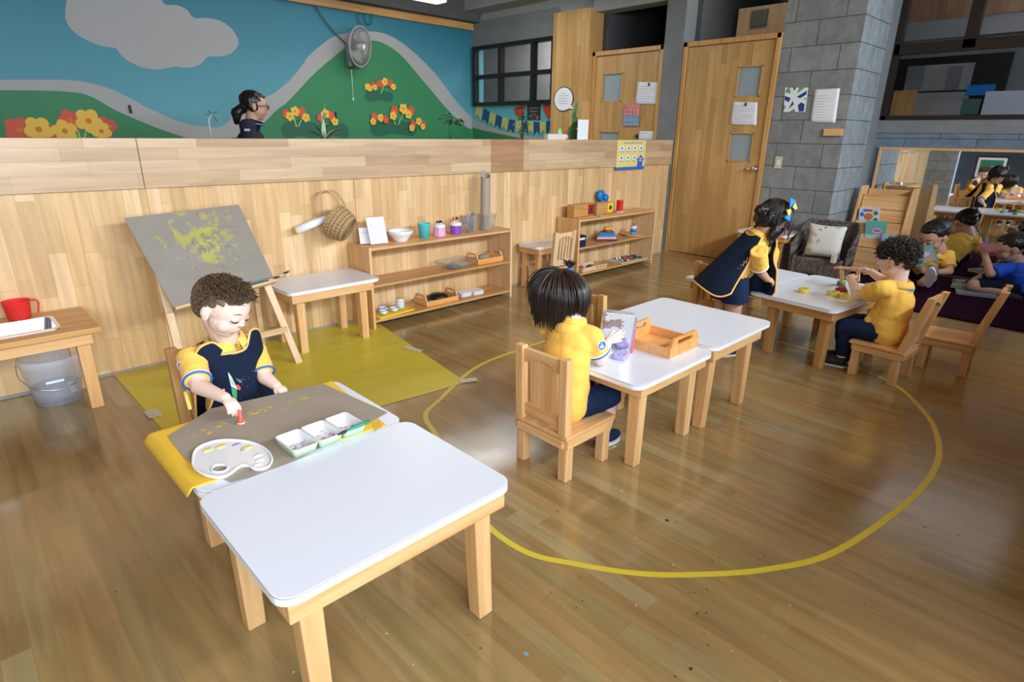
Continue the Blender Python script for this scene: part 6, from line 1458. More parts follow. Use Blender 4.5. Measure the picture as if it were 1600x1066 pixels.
def torso(F, pel, chest, neck, R_front, w, dpt, grow=0, sh=None, hipw=None):
    """R_front: forward direction; w half shoulder width"""
    pel, chest, neck = V(pel), V(chest), V(neck); g = grow
    R1 = orient(y=R_front, z=chest-pel); R2 = orient(y=R_front, z=neck-chest)
    hw = hipw or w*.86
    F.ell(pel, (hw+g, dpt*.95+g, .075+g), R1); F.ell(pel.lerp(chest, .45)+R1 @ V((0, .012, 0)), (w*.80+g, dpt*.98+g, .105+g), R1)
    F.ell(pel.lerp(chest, .22), (hw*.97+g, dpt*.97+g, .085+g), R1); F.ell(pel.lerp(chest, .72), (w*.83+g, dpt*.95+g, .10+g), R1)
    F.ell(chest, (w*.84+g, dpt*.90+g, .10+g), R2); F.ell(chest.lerp(neck, .45), (w*.80+g, dpt*.74+g, .07+g), R2)
    if sh:
        for q in sh: F.cap(chest.lerp(neck, .72), V(q), .042+g, .036+g)
def shoe(t, ankle, toe, s=1.0, mat='navy2', sole='porcelain', up=(0, 0, 1)):
    a, d = V(ankle)-t.location, V(toe).normalized(); R = orient(y=d, z=up); c = a+R @ V((0, .030*s, -.030*s))
    F = Flesh(); F.ell(c+R @ V((0, .02*s, 0)), (.032*s, .062*s, .026*s), R); F.ell(c+R @ V((0, -.035*s, .012*s)), (.029*s, .032*s, .034*s), R)
    o = F.build('shoe', mat, None, voxel=.005*s, smooth=3); o.parent = t
    pr = [(.030*s*sin(q)*(1 if cos(q) > 0 else .85), .077*s*cos(q)+.004*s) for q in [k*pi/10 for k in range(20)]]
    M_ = R.to_4x4(); M_.translation = c+R @ V((0, .0, -.030*s)); MB().prism(pr, -.004*s, .008*s, mtx=M_).build('sole', sole, o)
    return o
def ring(t, c, d, r, rad, mat, name='cuff_trim', flat=1.0, parent=None, sx=1.0):
    M_ = V(d).to_track_quat('Z', 'Y').to_matrix().to_4x4(); M_.translation = V(c)-t.location
    return MB().tube([M_ @ V((r*cos(a)*sx, r*sin(a), 0)) for a in [k*pi/16 for k in range(32)]], rad, 8, closed=True, flat=flat).build(name, mat, parent or t)
def panel(t, fn, nu, nv, mat, trim, name='apron_panel', solid=.003, trim_r=.0042, subs=0):
    """cloth panel from fn(u, v) in world space with a piped border"""
    L0 = t.location; g = lambda u, v: V(fn(u, v))-L0
    o = MB().grid(g, nu, nv).build(name, mat, t, solid=solid)
    e = [g(i/nu, 0) for i in range(nu)]+[g(1, i/nv) for i in range(nv)]+[g(1-i/nu, 1) for i in range(nu)]+[g(0, 1-i/nv) for i in range(nv)]
    MB().tube(e, trim_r, 8, closed=True).build('piping', trim, o)
    return o
def badge(t, c, n, up, r, parent=None):
    n = V(n).normalized(); y = V(up); M_ = frame_m(V(c)-t.location, y.cross(n), y)
    if (M_.to_3x3() @ V((0, 0, 1))).dot(n) < 0: M_ = frame_m(V(c)-t.location, n.cross(y), y)
    p = parent or t
    o = MB().prism([(r*cos(a), r*sin(a)) for a in [k*pi/14 for k in range(28)]], 0, .0022, 0, mtx=M_).prism([(.82*r*cos(a), .82*r*sin(a)) for a in [k*pi/14 for k in range(28)]], .0023, .003, 1, mtx=M_).build('round_badge', ['paper', 'blue'], p)
    b = MB(); b.tube([M_ @ V((x*r, y_*r, .0034)) for x, y_ in ((-.05, .5), (-.05, -.1), (.0, -.4), (.22, -.42), (.36, -.2), (.22, .02), (.02, -.02))], r*.085, 6)
    b.tube([M_ @ V((x*r, y_*r, .0034)) for x, y_ in ((-.5, .1), (-.45, -.35), (-.22, -.5), (-.15, -.2), (-.3, .05))], r*.075, 6)
    b.tube([M_ @ V((x*r, y_*r, .0034)) for x, y_ in ((-.38, .35), (-.2, .45))], r*.07, 6); b.build('badge_mark', 'paper', o)
    return o
def collar(t, c, d, front, r, mat, trim=None, tilt=.35):
    """folded polo collar around the neck"""
    d, front = V(d).normalized(), V(front); R = orient(y=front, z=d); L0 = t.location
    def fn(u, v):
        a = -pi/2+.0+(u-.5)*2*pi*.94-pi/2*0; a = pi/2+.20+u*(2*pi-.40); k = 1+v*.42; z = .020-.034*v*v-.004*v
        dip = -.012*max(0, sin(a))
        return V(c)+R @ V((r*1.06*k*cos(a), r*k*sin(a), z+dip))-L0
    o = MB().grid(fn, 36, 5).build('collar', mat, t, solid=.005)
    def fi(u, v):
        a = pi/2+.20+u*(2*pi-.40); return V(c)+R @ V((r*1.04*cos(a)*(1-.02*v), r*cos(0)*sin(a), .020-.035*v-.012*max(0, sin(a))))-L0
    MB().grid(fi, 36, 3).build('collar_stand', mat, o, solid=.003)
    if trim: MB().tube([fn(i/36, .93)+V((0, 0, .003)) for i in range(37)], .0022, 6).build('collar_trim', trim, o)
    return o
# ---------------------------------------------------------------- 1 the boy painting (front left)
hc = at(349, 482, y=2.13); h = .205
t = thing('person', 'small boy with tousled brown hair in a navy apron, pressing a red stamp on paper', 'person', (.695, 2.33, 0))
face = V((.50, -.80, -.42)).normalized(); up = V((.30, -.20, 1))
face = (face).normalized()
pel, chest, neck = V((.70, 2.335, .275)), V((.69, 2.285, .475)), V((.68, 2.225, .622))
shR, shL = at(300, 565, y=2.215), at(400, 555, y=2.265)
elR, wrR = at(311, 604, y=2.105), at(352, 622, y=1.975)
elL, wrL = at(414, 590, y=2.18), at(432, 603, y=2.115)
fr = V((.22, -1, 0))
F = Flesh(); R, hp = head_flesh(F, hc, face, up, h, neck, .21)
torso(F, pel, chest, neck, fr, .105, .072, 0, (shR, shL))
F.chain([shR, elR, wrR], [.034, .029, .019]); F.chain([shL, elL, wrL], [.034, .028, .019])
hd = (V((.589, 1.898, .468))-wrR)
hand(F, wrR, hd, V((.12, -.25, .95)), .98, .55, side=-1, spread=.07, curls=[.55, .62, .60, .5], thumb=.35, tc=.9)
hand(F, wrL, V((.25, -.95, -.25)), V((-.1, .2, .95)), .85, .6, side=1, spread=.06, curls=[.8, .85, .9, .9], thumb=.4, tc=.7)
for s_ in (-1, 1):
    hip = pel+V((s_*.05, -.01, 0)); kn = V((.695+s_*.075, 2.13, .265)); an = V((.695+s_*.08, 2.10, .07)); F.chain([hip, kn, an], [.055, .042, .028]); F.cap(an, an+V((0, -.02, -.03)), .026, .024)
body = F.build('body', 'skin', t, voxel=.0026, smooth=3, soft=[(hp(0, .24, -.12), .34*h, 6)])
face_parts(t, hp, h, R)
# hair: soft shell with many short wavy locks swept forward
F = Flesh(); hair_shell(F, hp, R, h, [((0, -.085, .155), (.395, .45, .375)), ((0, .10, .345), (.29, .28, .19)), ((.14, .18, .34), (.18, .20, .13)), ((0, -.27, -.06), (.31, .22, .27)), ((.29, -.14, -.0), (.105, .16, .15)), ((-.29, -.14, -.0), (.105, .16, .15))])
F.build('hair', 'brown_hair', t, voxel=.004, smooth=2, wrinkle=folds(.003, 60))
def mask1(d): return (d.z > .36 and d.y < .78) or (d.z > -.55 and d.y < -.22) or (d.z > -.05 and d.y < .0)
def flow1(p, d, rs): return V((.55+rs.uniform(-.5, .5), .75+rs.uniform(-.5, .5), .05+rs.uniform(-.3, .35)-.7*max(0, -d.y)*(1 if d.z < .5 else 0)))+d*.22
strands(t, hp, h, 1500, mask1, flow1, .26, .017, plain('tousled_brown_hair', (.15, .098, .058), .45, noise_amt=.5, noise_scale=70), wig=.012, curl=7, seed=5, base=((0, -.07, .14), (.405, .46, .395)), length_f=lambda d: 1 if d.z > .45 else .45)
# yellow polo under the apron
F = Flesh(); torso(F, pel+V((0, 0, .01)), chest, neck-V((0, 0, .01)), fr, .105, .072, .010, (shR, shL))
cuR = shR.lerp(elR, .78); cuL = shL.lerp(elL, .80)
F.con(shR+(shR-elR)*.25, cuR, .047, .046); F.con(shL+(shL-elL)*.25, cuL, .046, .044); F.ell(shR, (.047,)*3).ell(shL, (.046,)*3)
shirt = F.build('polo_shirt', 'yellow_shirt', t, voxel=.004, smooth=3, wrinkle=folds(.003, 22, (1, 1, .6)))
ring(t, cuR, elR-shR, .0455, .0042, 'blue', parent=shirt); ring(t, cuR+(shR-elR).normalized()*.006, elR-shR, .0465, .0028, 'paper', parent=shirt)
ring(t, cuL, elL-shL, .0435, .0042, 'blue', parent=shirt)
collar(t, neck+V((0, .004, -.008)), neck-chest+V((0, .03, 0)), V((.3, -1, 0)), .053, 'yellow_shirt', 'blue')
badge(t, shR+V((-.040, -.022, -.002)), V((-.85, -.5, .12)), (0, 0, 1), .0195, shirt)
F = Flesh(); F.ell(pel, (.105, .09, .06), orient(y=fr, z=(0, 0, 1)))
for s_ in (-1, 1): F.cap(pel+V((s_*.05, -.01, 0)), V((.695+s_*.072, 2.14, .265)), .064, .055)
F.build('shorts', 'navy2', t, voxel=.006, smooth=3, wrinkle=folds(.004, 25))
for s_ in (-1, 1): shoe(t, V((.695+s_*.08, 2.10, .065)), V((s_*.1, -1, 0)), 1.0)
# the apron: front panel over the chest, back panel, piped edges
Rb = orient(y=fr, z=(0, -.12, 1))
def apron_front(u, v):
    A = 1.34-.44*sin(pi*min(1, max(0, (v-.22)/.66)))-.04*v
    a = (u-.5)*2*A; vv = v*(1-.0)-.155*v*math.exp(-(a/.44)**4)-.13*(abs(u-.5)*2)**5*max(0, v-.6)*2.5; c = pel.lerp(V((.682, 2.225, .575)), 0)
    c = V((.705, 2.31, .235)).lerp(V((.684, 2.228, .640)), vv); w = .150-.014*vv+(.016 if vv < .3 else 0); d = .128-.056*vv*vv-.01*vv
    fo = 1+.035*sin(a*6+2)*(1-vv)
    return c+Rb @ V((w*sin(a)*fo, d*cos(a)*fo-.008, 0))
fp = panel(t, apron_front, 40, 34, 'navy', 'piping', solid=.004)
def apron_back(u, v):
    a = pi+(u-.5)*2*(1.05-.45*max(0, v-.5)); c = V((.705, 2.31, .235)).lerp(V((.684, 2.245, .625)), v*(1-.05)); w = .165-.045*v; d = .105-.025*v
    return c+Rb @ V((-w*sin(a)*-1*-1, d*cos(a)+.004, 0))
panel(t, apron_back, 24, 20, 'navy', 'piping', name='apron_back', solid=.004)
# tie strap at his right side, print and paint flecks on the chest
L0 = t.location
s0 = at(289, 612, y=2.20)-L0; s1 = at(297, 640, y=2.17)-L0; MB().bar(s0, s1, .011, .003, up=(0, 1, 0)).build('apron_tie', 'piping', t)
st_ = [at(x, y, y=2.12) for x, y in ((272, 630), (288, 612), (292, 600))]
def on_ap(u, v, lift=.004): return apron_front(u, v)+(Rb @ V((0, 1, 0)))*lift-L0
def ap_poly(b_, pts, lift=.0042): b_.poly([on_ap(u, v, lift) for u, v in pts])
for nm, pts, c, lf in (('rocket_body', [(.66, .57), (.685, .70), (.70, .745), (.72, .70), (.745, .58)], plain('pale_print_c', (.62, .72, .62), .7), .0042), ('rocket_window', [(.682, .61), (.695, .68), (.72, .68), (.725, .61)], plain('mint_window', (.30, .55, .42), .7), .0048), ('rocket_flame', [(.675, .57), (.69, .46), (.72, .43), (.75, .49), (.748, .57)], plain('print_green', (.05, .35, .14), .7), .0044), ('rocket_fin', [(.612, .60), (.64, .635), (.672, .615), (.665, .57), (.63, .565)], plain('print_red', (.65, .08, .08), .7), .0044)):
    b_ = MB(); ap_poly(b_, pts, lf); b_.build(nm, c, fp)
b_ = MB(); rs = random.Random(9)
for k in range(30):
    u, v = rs.gauss(.60, .028), rs.gauss(.685, .022); r_ = rs.uniform(.002, .005); ap_poly(b_, [(u+r_*cos(a), v+r_*1.1*sin(a)) for a in (0, 1.2, 2.5, 3.8, 5)])
for k in range(34):
    u, v = rs.uniform(.28, .8), rs.uniform(.22, .75); r_ = rs.uniform(.001, .003); ap_poly(b_, [(u+r_*cos(a)*1.8, v+r_*sin(a)) for a in (0, 1.2, 2.5, 3.8, 5)])
tag(b_.build('paint_flecks', 'pale_print_c' if 'pale_print_c' in M else plain('fleck_pale', (.55, .62, .58), .7), fp), kind='stuff')
MB().box(on_ap(.86, .52, .005), (.018, .003, .014), rot=(0, 0, .75)).build('white_tag', 'paper', fp)

# ---------------------------------------------------------------- 2 the girl with the bob and top ponytail (middle, from behind)
hc = at(878, 462, x=1.855); h = .200
t = thing('person', 'girl with dark bob and top ponytail in yellow shirt holding a clear box', 'person', (1.76, 1.488, 0))
face, up = V((1, -.22, -.42)).normalized(), V((.35, -.05, 1))
pel, chest, neck = V((1.75, 1.495, .272)), V((1.785, 1.515, .455)), V((1.825, 1.518, .612))
fr = V((1, -.12, 0))
shN, shF = V((1.845, 1.425, .562)), V((1.83, 1.65, .552))
elN, wrN = at(939, 562, z=.455), at(950, 533, x=1.985)
elF, wrF = V((1.96, 1.60, .44)), V((2.05, 1.545, .50))
F = Flesh(); R, hp = head_flesh(F, hc, face, up, h, neck, .20)
torso(F, pel, chest, neck, fr, .112, .078, 0, (shN, shF))
F.chain([shN, elN, wrN], [.034, .029, .019]); F.chain([shF, elF, wrF], [.034, .028, .019])
hand(F, wrN, at(985, 519, x=2.055)-wrN, V((-.45, -.75, .45)), .95, .35, side=-1, curls=[.1, .12, .3, .45], thumb=.6, tc=.2, spread=.12)
hand(F, wrF, V((.8, -.5, .1)), V((.2, .6, .6)), .85, .5, side=1)
for s_ in (-1, 1):
    hip = pel+V((.01, s_*.05, 0)); kn = V((1.99, 1.48+s_*.07, .272)); an = V((1.985 if s_ < 0 else 2.03, 1.485+s_*.05, .07)); F.chain([hip, kn, an], [.056, .042, .028])
F.build('body', 'skin_pink', t, voxel=.0028, smooth=3); face_parts(t, hp, h, R, 'dark_hair')
HB = [((.24, -.03, -.36), (.17, .22, .17)), ((-.24, -.03, -.36), (.17, .22, .17)), ((.17, -.13, -.40), (.19, .22, .17)), ((-.17, -.13, -.40), (.19, .22, .17)), ((0, -.09, .155), (.41, .465, .385)), ((0, -.235, -.08), (.42, .33, .38)), ((.0, -.22, -.33), (.40, .28, .22)), ((-.31, .0, -.12), (.11, .22, .34)), ((.31, .0, -.12), (.11, .22, .34)), ((0, .15, .37), (.27, .24, .13))]
F = Flesh(); hair_shell(F, hp, R, h, HB); bo_ = hp(0, -.13, -.05); F.con(bo_, V((bo_.x, bo_.y-.004, neck.z-.004)), .086, .088)
F.build('hair', 'dark_hair', t, voxel=.004, smooth=3, wrinkle=folds(.0025, 40, (3, 3, .4)))
upl = R.inverted() @ V((0, 0, 1))
def mask2(d): return d.z > .05 and (d.y < .62 or d.z > .75)
def flow2(p, d, rs):
    g = -upl; tt = g-d*g.dot(d)
    if p.z > .0: return tt+V((d.x*.15, d.y*.1, 0))+V((rs.uniform(-.05, .05),)*3)
    return g+V((-d.x*.12, -d.y*.12, 0))
silky = plain('silky_dark_hair', (.030, .019, .014), .30, spec=.7, noise_amt=.4, noise_scale=90)
strands(t, hp, h, 1300, mask2, flow2, 1.0, .013, silky, seed=3, seg=9, base=((0, -.10, .11), (.42, .475, .42)), wig=.004, curl=2, var=(.92, 1.06))
b = MB(); rs = random.Random(4); p0 = hp(.0, -.02, .56)-t.location
for k in range(70):
    a = rs.uniform(0, 6.28); o_ = V((cos(a), sin(a), 0))*.010; q = o_*rs.uniform(.5, 3)+V((rs.uniform(-.022, .002), rs.uniform(-.014, .014), rs.uniform(.030, .050)))
    b.tube([p0+o_*.8, p0+o_*.6+V((0, 0, .014)), p0+q*.8+V((0, 0, .004)), p0+q+V((0, 0, -.004))], [.0028, .0026, .002, .0006], 4)
b.build('ponytail', silky, t); ring(t, hp(0, -.02, .56)+V((0, 0, .006)), (0, 0, 1), .0105, .0048, 'bluep', 'hair_tie')
F = Flesh(); torso(F, pel+V((0, 0, -.005)), chest, neck-V((.0, 0, .004)), fr, .132, .084, .014, (shN, shF), hipw=.115)
cuN = shN.lerp(elN, .66); cuF = shF.lerp(elF, .7); F.con(shN+(shN-elN)*.15, cuN, .045, .046); F.con(shF+(shF-elF)*.2, cuF, .046, .044); F.ell(shN, (.045,)*3).ell(shF, (.046,)*3); F.con(neck-V((0, 0, .04)), neck+V((.01, 0, .022)), .066, .056)
shirt = F.build('shirt', 'yellow_shirt', t, voxel=.005, smooth=22, wrinkle=folds(.003, 18, (1, 1, .45)))
ring(t, cuN, elN-shN, .0475, .0042, 'blue', parent=shirt); ring(t, cuN+(shN-elN).normalized()*.007, elN-shN, .0480, .003, 'paper', parent=shirt); ring(t, cuF, elF-shF, .044, .004, 'blue', parent=shirt)
collar(t, neck+V((-.012, 0, -.016)), neck-chest, fr, .047, 'yellow_shirt')
badge(t, shN.lerp(elN, .26)+V((-.010, -.046, .004)), V((-.25, -1, .12)), (0, 0, 1), .0225, shirt)
F = Flesh(); F.ell(pel+V((.01, 0, -.005)), (.108, .095, .06), orient(y=fr, z=(0, 0, 1)))
for s_ in (-1, 1): F.cap(pel+V((.02, s_*.052, -.004)), V((1.965, 1.48+s_*.072, .272)), .062, .060)
F.build('shorts', 'navy2', t, voxel=.005, smooth=3, wrinkle=folds(.006, 20, (1, 1, 1), 3))
shoe(t, V((1.985, 1.435, .068)), V((1, -.1, 0)), 1.0); shoe(t, V((2.03, 1.535, .068)), V((1, .1, 0)), 1.0)

# ---------------------------------------------------------------- 3 curly haired boy at the right table
hc = at(1399, 407, x=3.93); h = .215
t = thing('person', 'curly dark haired boy in a yellow polo lifting a wooden toy at the right table', 'person', (3.92, .85, 0))
face, up = V((.05, 1, -.42)).normalized(), V((0, .3, 1))
pel = V((3.91, .845, .275)); neck = at(1402, 440, x=3.925); chest = pel.lerp(neck, .58)+V((0, -.012, 0)); fr = V((.0, 1, 0))
shN, shF = at(1377, 452, x=3.80), at(1402, 446, x=4.04)
elN, wrN = at(1342, 463, x=3.88), at(1329, 436, x=4.02)
hN = at(1324, 421, x=4.14)
elF, wrF = at(1378, 437, x=4.16), at(1361, 425, x=4.22)
F = Flesh(); R, hp = head_flesh(F, hc, face, up, h, neck, .20); torso(F, pel, chest, neck, fr, .115, .082, 0, (shN, shF))
F.chain([shN, elN, wrN], [.040, .034, .022]); F.chain([shF, elF, wrF], [.036, .030, .021])
hand(F, wrN, hN-wrN, V((-.8, -.1, .5)), 1.15, .5, side=1, curls=[.5, .6, .7, .7]); hand(F, wrF, at(1344, 417, x=4.24)-wrF, V((.5, -.1, .8)), 1.1, .6, side=1)
for s_ in (-1, 1):
    hip = pel+V((s_*.055, .01, 0)); kn = V((3.915+s_*.075, 1.055, .27)); an = V((3.93+s_*.05, 1.045, .07)); F.chain([hip, kn, an], [.058, .044, .03])
F.build('body', 'skin', t, voxel=.0034, smooth=3); face_parts(t, hp, h, R, 'dark_hair')
HC = [((0, -.09, .15), (.40, .45, .385)), ((0, .09, .32), (.28, .27, .20)), ((0, -.31, -.06), (.29, .19, .24))]
F = Flesh(); hair_shell(F, hp, R, h, HC); F.build('hair', 'dark_hair', t, voxel=.005, smooth=1, wrinkle=folds(.008, 45))
def mask3(d): return (d.z > .12 and d.y < .78) or (d.z > -.45 and d.y < -.15)
def flow3(p, d, rs): return d*.6+V((rs.uniform(-1, 1), rs.uniform(-1, 1), rs.uniform(-1, .7)))
strands(t, hp, h, 1100, mask3, flow3, .14, .015, plain('curly_dark_hair', (.028, .018, .013), .35, spec=.6, noise_amt=.5, noise_scale=60), wig=.035, curl=11, seed=8, seg=9, base=((0, -.085, .14), (.405, .455, .395)))
F = Flesh(); torso(F, pel+V((0, 0, -.004)), chest, neck-V((0, 0, .014)), fr, .12, .092, .014, (shN, shF), hipw=.110)
cuN = shN.lerp(elN, .62); cuF = shF.lerp(elF, .6); F.con(shN+(shN-elN)*.05, cuN, .050, .056); F.con(shF+(shF-elF)*.1, cuF, .05, .05); F.ell(shN, (.047,)*3).ell(shF, (.047,)*3)
F.ell(pel+V((-.03, .085, .045)), (.06, .035, .05))
shirt = F.build('polo_shirt', 'yellow_shirt', t, voxel=.005, smooth=18, wrinkle=folds(.0045, 24, (1.2, 1.2, .5), 7))
collar(t, neck+V((0, -.012, -.012)), neck-chest+V((0, .03, 0)), fr, .056, 'yellow_shirt', 'teal')
MB().tube([V(p)-t.location for p in (neck+V((-.075, -.03, -.028)), neck+V((-.04, -.075, -.045)), neck+V((.03, -.08, -.045)), neck+V((.07, -.04, -.03)))], .009, 8, flat=.7).build('teal_yoke_trim', 'teal', shirt)
F = Flesh(); F.ell(pel+V((0, .0, -.004)), (.118, .1, .062), orient(y=fr, z=(0, 0, 1)))
for s_ in (-1, 1): F.chain([pel+V((s_*.055, .01, 0)), V((3.915+s_*.075, 1.05, .27)), V((3.93+s_*.05, 1.045, .10))], [.064, .055, .042])
F.build('trousers', 'navy2', t, voxel=.006, smooth=3, wrinkle=folds(.005, 20))
for s_ in (-1, 1): shoe(t, V((3.93+s_*.05, 1.05, .066)), V((-.05, 1, 0)), 1.15, 'ink')

# ---------------------------------------------------------------- 4 standing girl in the tabard
xs = 3.62
hc = at(1209, 348, x=3.70); h = .235
t = thing('person', 'standing girl in a navy tabard with a blue bow, bending over the table', 'person', (3.56, 2.02, 0))
face, up = V((.72, -.35, -.72)).normalized(), V((.72, -.35, .7))
neck = at(1190, 366, x=3.66); pel = at(1142, 432, x=3.56); chest = pel.lerp(neck, .62)
t.location = (pel.x, pel.y, 0)
fr = V((.72, -.45, -.45)); ax_ = (neck-pel).normalized(); sd = fr.cross(ax_).normalized()  # her right
shN = at(1186, 401, x=3.52); shF = at(1204, 400, x=3.82)
elN, wrN = at(1186, 422, x=3.58), at(1198, 436, x=3.64); elF, wrF = at(1200, 420, x=3.94), at(1207, 433, x=3.93)
F = Flesh(); R, hp = head_flesh(F, hc, face, up, h, neck, .20)
torso(F, pel, chest, neck, fr, .115, .085, 0, (shN, shF)); F.chain([shN, elN, wrN], [.036, .030, .022]); F.chain([shF, elF, wrF], [.036, .030, .022])
hand(F, wrN, at(1212, 441, x=3.69)-wrN, V((-.3, -.5, .8)), 1.0, .6, side=-1); hand(F, wrF, V((.0, -.6, -.5)), V((.5, -.2, .8)), .95, .7, side=1)
for s_ in (-1, 1):
    hip = pel+V((s_*.03, s_*.05, -.02)); kn = V((pel.x+s_*.03+.02, pel.y+s_*.055, .20)); an = V((pel.x+s_*.03, pel.y+s_*.055, .06)); F.chain([hip, kn, an], [.062, .045, .033])
F.build('body', 'skin_tan', t, voxel=.004, smooth=3); face_parts(t, hp, h, R, 'black_hair')
F = Flesh(); hair_shell(F, hp, R, h, [((0, -.08, .16), (.42, .47, .40)), ((.0, -.30, -.02), (.36, .26, .34)), ((.30, .0, -.22), (.12, .17, .30)), ((-.30, .0, -.22), (.12, .17, .30)), ((0, .14, .36), (.26, .24, .14))])
F.cap(hp(0, -.42, .05), hp(.02, -.62, -.10), .055, .03); F.cap(hp(.32, .05, -.3), hp(.33, .12, -.62), .018, .008)
F.build('hair', 'black_hair', t, voxel=.005, smooth=2, wrinkle=folds(.005, 35, (2, 2, 1)))
strands(t, hp, h, 500, lambda d: d.z > 0 and d.y < .6, lambda p, d, rs: (R.inverted() @ V((0, 0, -1)))+V((d.x*.2+rs.uniform(-.2, .2), -.4, rs.uniform(-.2, .2))), .42, .012, 'black_hair', seed=6, seg=6, base=((0, -.08, .15), (.43, .48, .41)))
bw = thing('hair_bow', 'blue and yellow bow pinned in the hair of the standing girl', 'hair bow', hp(.30, .02, .36)); bpy.data.objects.remove(bw, do_unlink=True)
bc = hp(.36, -.20, .32)-t.location; bR = orient(y=(R @ V((1, 0, 0.3))), z=up); bb = None
for k, (s_, c, L) in enumerate(((1, 'bluep', .065), (-1, 'bluep', .065), (1, 'mural_yellow', .045), (-1, 'mural_yellow', .045))):
    dz = V((.45, 0, 1)) if k < 2 else V((-.25, 0, 1)); d_ = (bR @ dz).normalized()*s_; n_ = bR @ V((0, 1, 0)); p_ = bc+n_*(.012+.012*(k > 1)); e_ = d_.cross(n_)
    MB().add([p_+e_*.006, p_-e_*.006, p_+d_*L-e_*L*.42, p_+d_*L+e_*L*.42], [(0, 1, 2, 3)]).build('bow_loop', c, t, solid=.006)
MB().ball(bc+bR @ V((0, .026, 0)), .012, n=10).build('bow_knot', 'navy2', t)
# yellow shirt, ruffle, navy shorts, tabard
F = Flesh(); torso(F, pel, chest, neck-ax_*.01, fr, .115, .085, .008, (shN, shF)); cuN = shN.lerp(elN, .75); F.con(shN+(shN-elN)*.4, cuN, .052, .052); F.ell(shN, (.05,)*3); cuF = shF.lerp(elF, .8); F.con(shF+(shF-elF)*.3, cuF, .048, .046)
shirt = F.build('polo_shirt', 'yellow_shirt', t, voxel=.005, smooth=3, wrinkle=folds(.004, 20))
ring(t, cuN, elN-shN, .052, .0045, 'paper', parent=shirt); ring(t, cuN+(elN-shN).normalized()*.007, elN-shN, .051, .0035, 'navy2', parent=shirt); ring(t, cuF, elF-shF, .046, .0045, 'paper', parent=shirt)
collar(t, neck-ax_*.012, ax_, fr, .056, 'yellow_shirt', 'navy2')
F = Flesh(); F.ell(pel-V((0, 0, .01)), (.118, .105, .07), orient(y=(.8, -.5, 0), z=(0, 0, 1)))
for s_ in (-1, 1): F.con(pel+V((s_*.03, s_*.05, .01)), V((pel.x+s_*.035+.01, pel.y+s_*.062, pel.z-.15)), .075, .084)
F.build('shorts', 'navy2', t, voxel=.006, smooth=3, wrinkle=folds(.004, 22))
Rt = Matrix((sd, fr.normalized(), ax_)).transposed()
def tab(side_):
    def fn(u, v):      # v 0 hem .. 1 shoulder ; side_ +1 front, -1 back
        A = (1.28 if side_ < 0 else 1.5)-.45*max(0, v-.55)-.12*v-(.55*sin(pi*min(1, max(0, (v-.4)/.6))) if side_ > 0 else 0); a = (u-.5)*2*A; vv = v-(.10 if side_ > 0 else .05)*v*math.exp(-(a/.40)**4)
        rnd = .16*(abs(u-.5)*2)**6*(1-v)**3
        base = pel-ax_*.0+V((0, 0, -.13))*(1 if True else 0); top = neck-ax_*.02
        if side_ < 0: base = base+V((-.085, .05, .02))
        else: base = base+V((.15, -.02, -.03))
        if side_ > 0:
            c = at(1178, 466, x=3.73).lerp(neck-ax_*.03+V((.05, 0, 0)), min(1, vv+rnd)); a2 = (u-.5)*2; ww = .125-.035*v+.01*sin(v*pi)
            if v > .5: ww -= .02*sin(pi*min(1, (v-.5)/.4))
            return c+V((.035*cos(a2*1.5)+.012*sin(a2*7)*(1-v), -ww*a2, 0))
        c = base.lerp(top, vv+rnd); w = (.200 if side_ < 0 else .17)-(.09 if side_ < 0 else .055)*vv; d = (.145 if side_ < 0 else .17)-.07*vv
        return c+Rt @ V((w*sin(a), side_*d*cos(a), 0))
    return fn
for s_, nm in ((1, 'tabard_front'), (-1, 'tabard_back')): panel(t, tab(s_), 30, 26, 'navy', 'piping', name=nm, solid=.004, trim_r=.0055)
rp = [at(1177, 399, x=3.50), at(1160, 415, x=3.46), at(1146, 432, x=3.42)]; b = MB(); L0 = t.location
for k in range(7):
    p_ = rp[0].lerp(rp[2], k/6)-L0; b.grid(lambda u, v: p_+V((.085*u+.008*sin(v*9), .015*sin(u*5), .06*(v-.5)-.04*u)), 5, 5)
b.build('waist_ruffle', 'piping', t, solid=.003)
for s_ in (-1, 1): shoe(t, V((pel.x+s_*.03, pel.y+s_*.055, .066)), V((1, -.3, 0)), 1.15, 'ink')

# ---------------------------------------------------------------- 5 girl reading on the rug
hc = at(1459, 370, x=6.78); h = .275
t = thing('person', 'girl in yellow with tied dark hair reading a book on the purple rug', 'person', (6.85, 1.33, .0145))
face, up = V((-.75, .38, -.42)).normalized(), V((-.1, .05, 1))
neck = at(1468, 392, x=6.84); pel = V((6.96, 1.34, .085)); chest = pel.lerp(neck, .6); fr = V((-1, .15, 0))
shN, shF = at(1481, 402, x=6.86), at(1443, 398, x=6.90); elN, wrN = at(1483, 424, x=6.78), at(1468, 425, x=6.66); elF, wrF = at(1435, 418, x=6.80), at(1443, 424, x=6.64)
F = Flesh(); R, hp = head_flesh(F, hc, face, up, h, neck, .20); torso(F, pel, chest, neck, fr, .14, .10, 0, (shN, shF)); F.chain([shN, elN, wrN], [.045, .036, .026]); F.chain([shF, elF, wrF], [.045, .036, .026])
hand(F, wrN, V((-.3, .9, .1)), V((-.6, -.2, .5)), 1.35, .7, side=1); hand(F, wrF, V((-.3, -.8, .1)), V((-.7, .2, .5)), 1.3, .7, side=-1)
kn1, an1 = at(1447, 424, x=6.55), at(1454, 432, x=6.50); kn2 = V((6.62, 1.55, .12)); an2 = V((6.55, 1.35, .06))
F.chain([pel+V((0, -.05, 0)), V((6.70, 1.20, .10)), V((6.50, 1.22, .075))], [.07, .05, .036]); F.chain([pel+V((0, .06, 0)), kn2, an2], [.07, .05, .036])
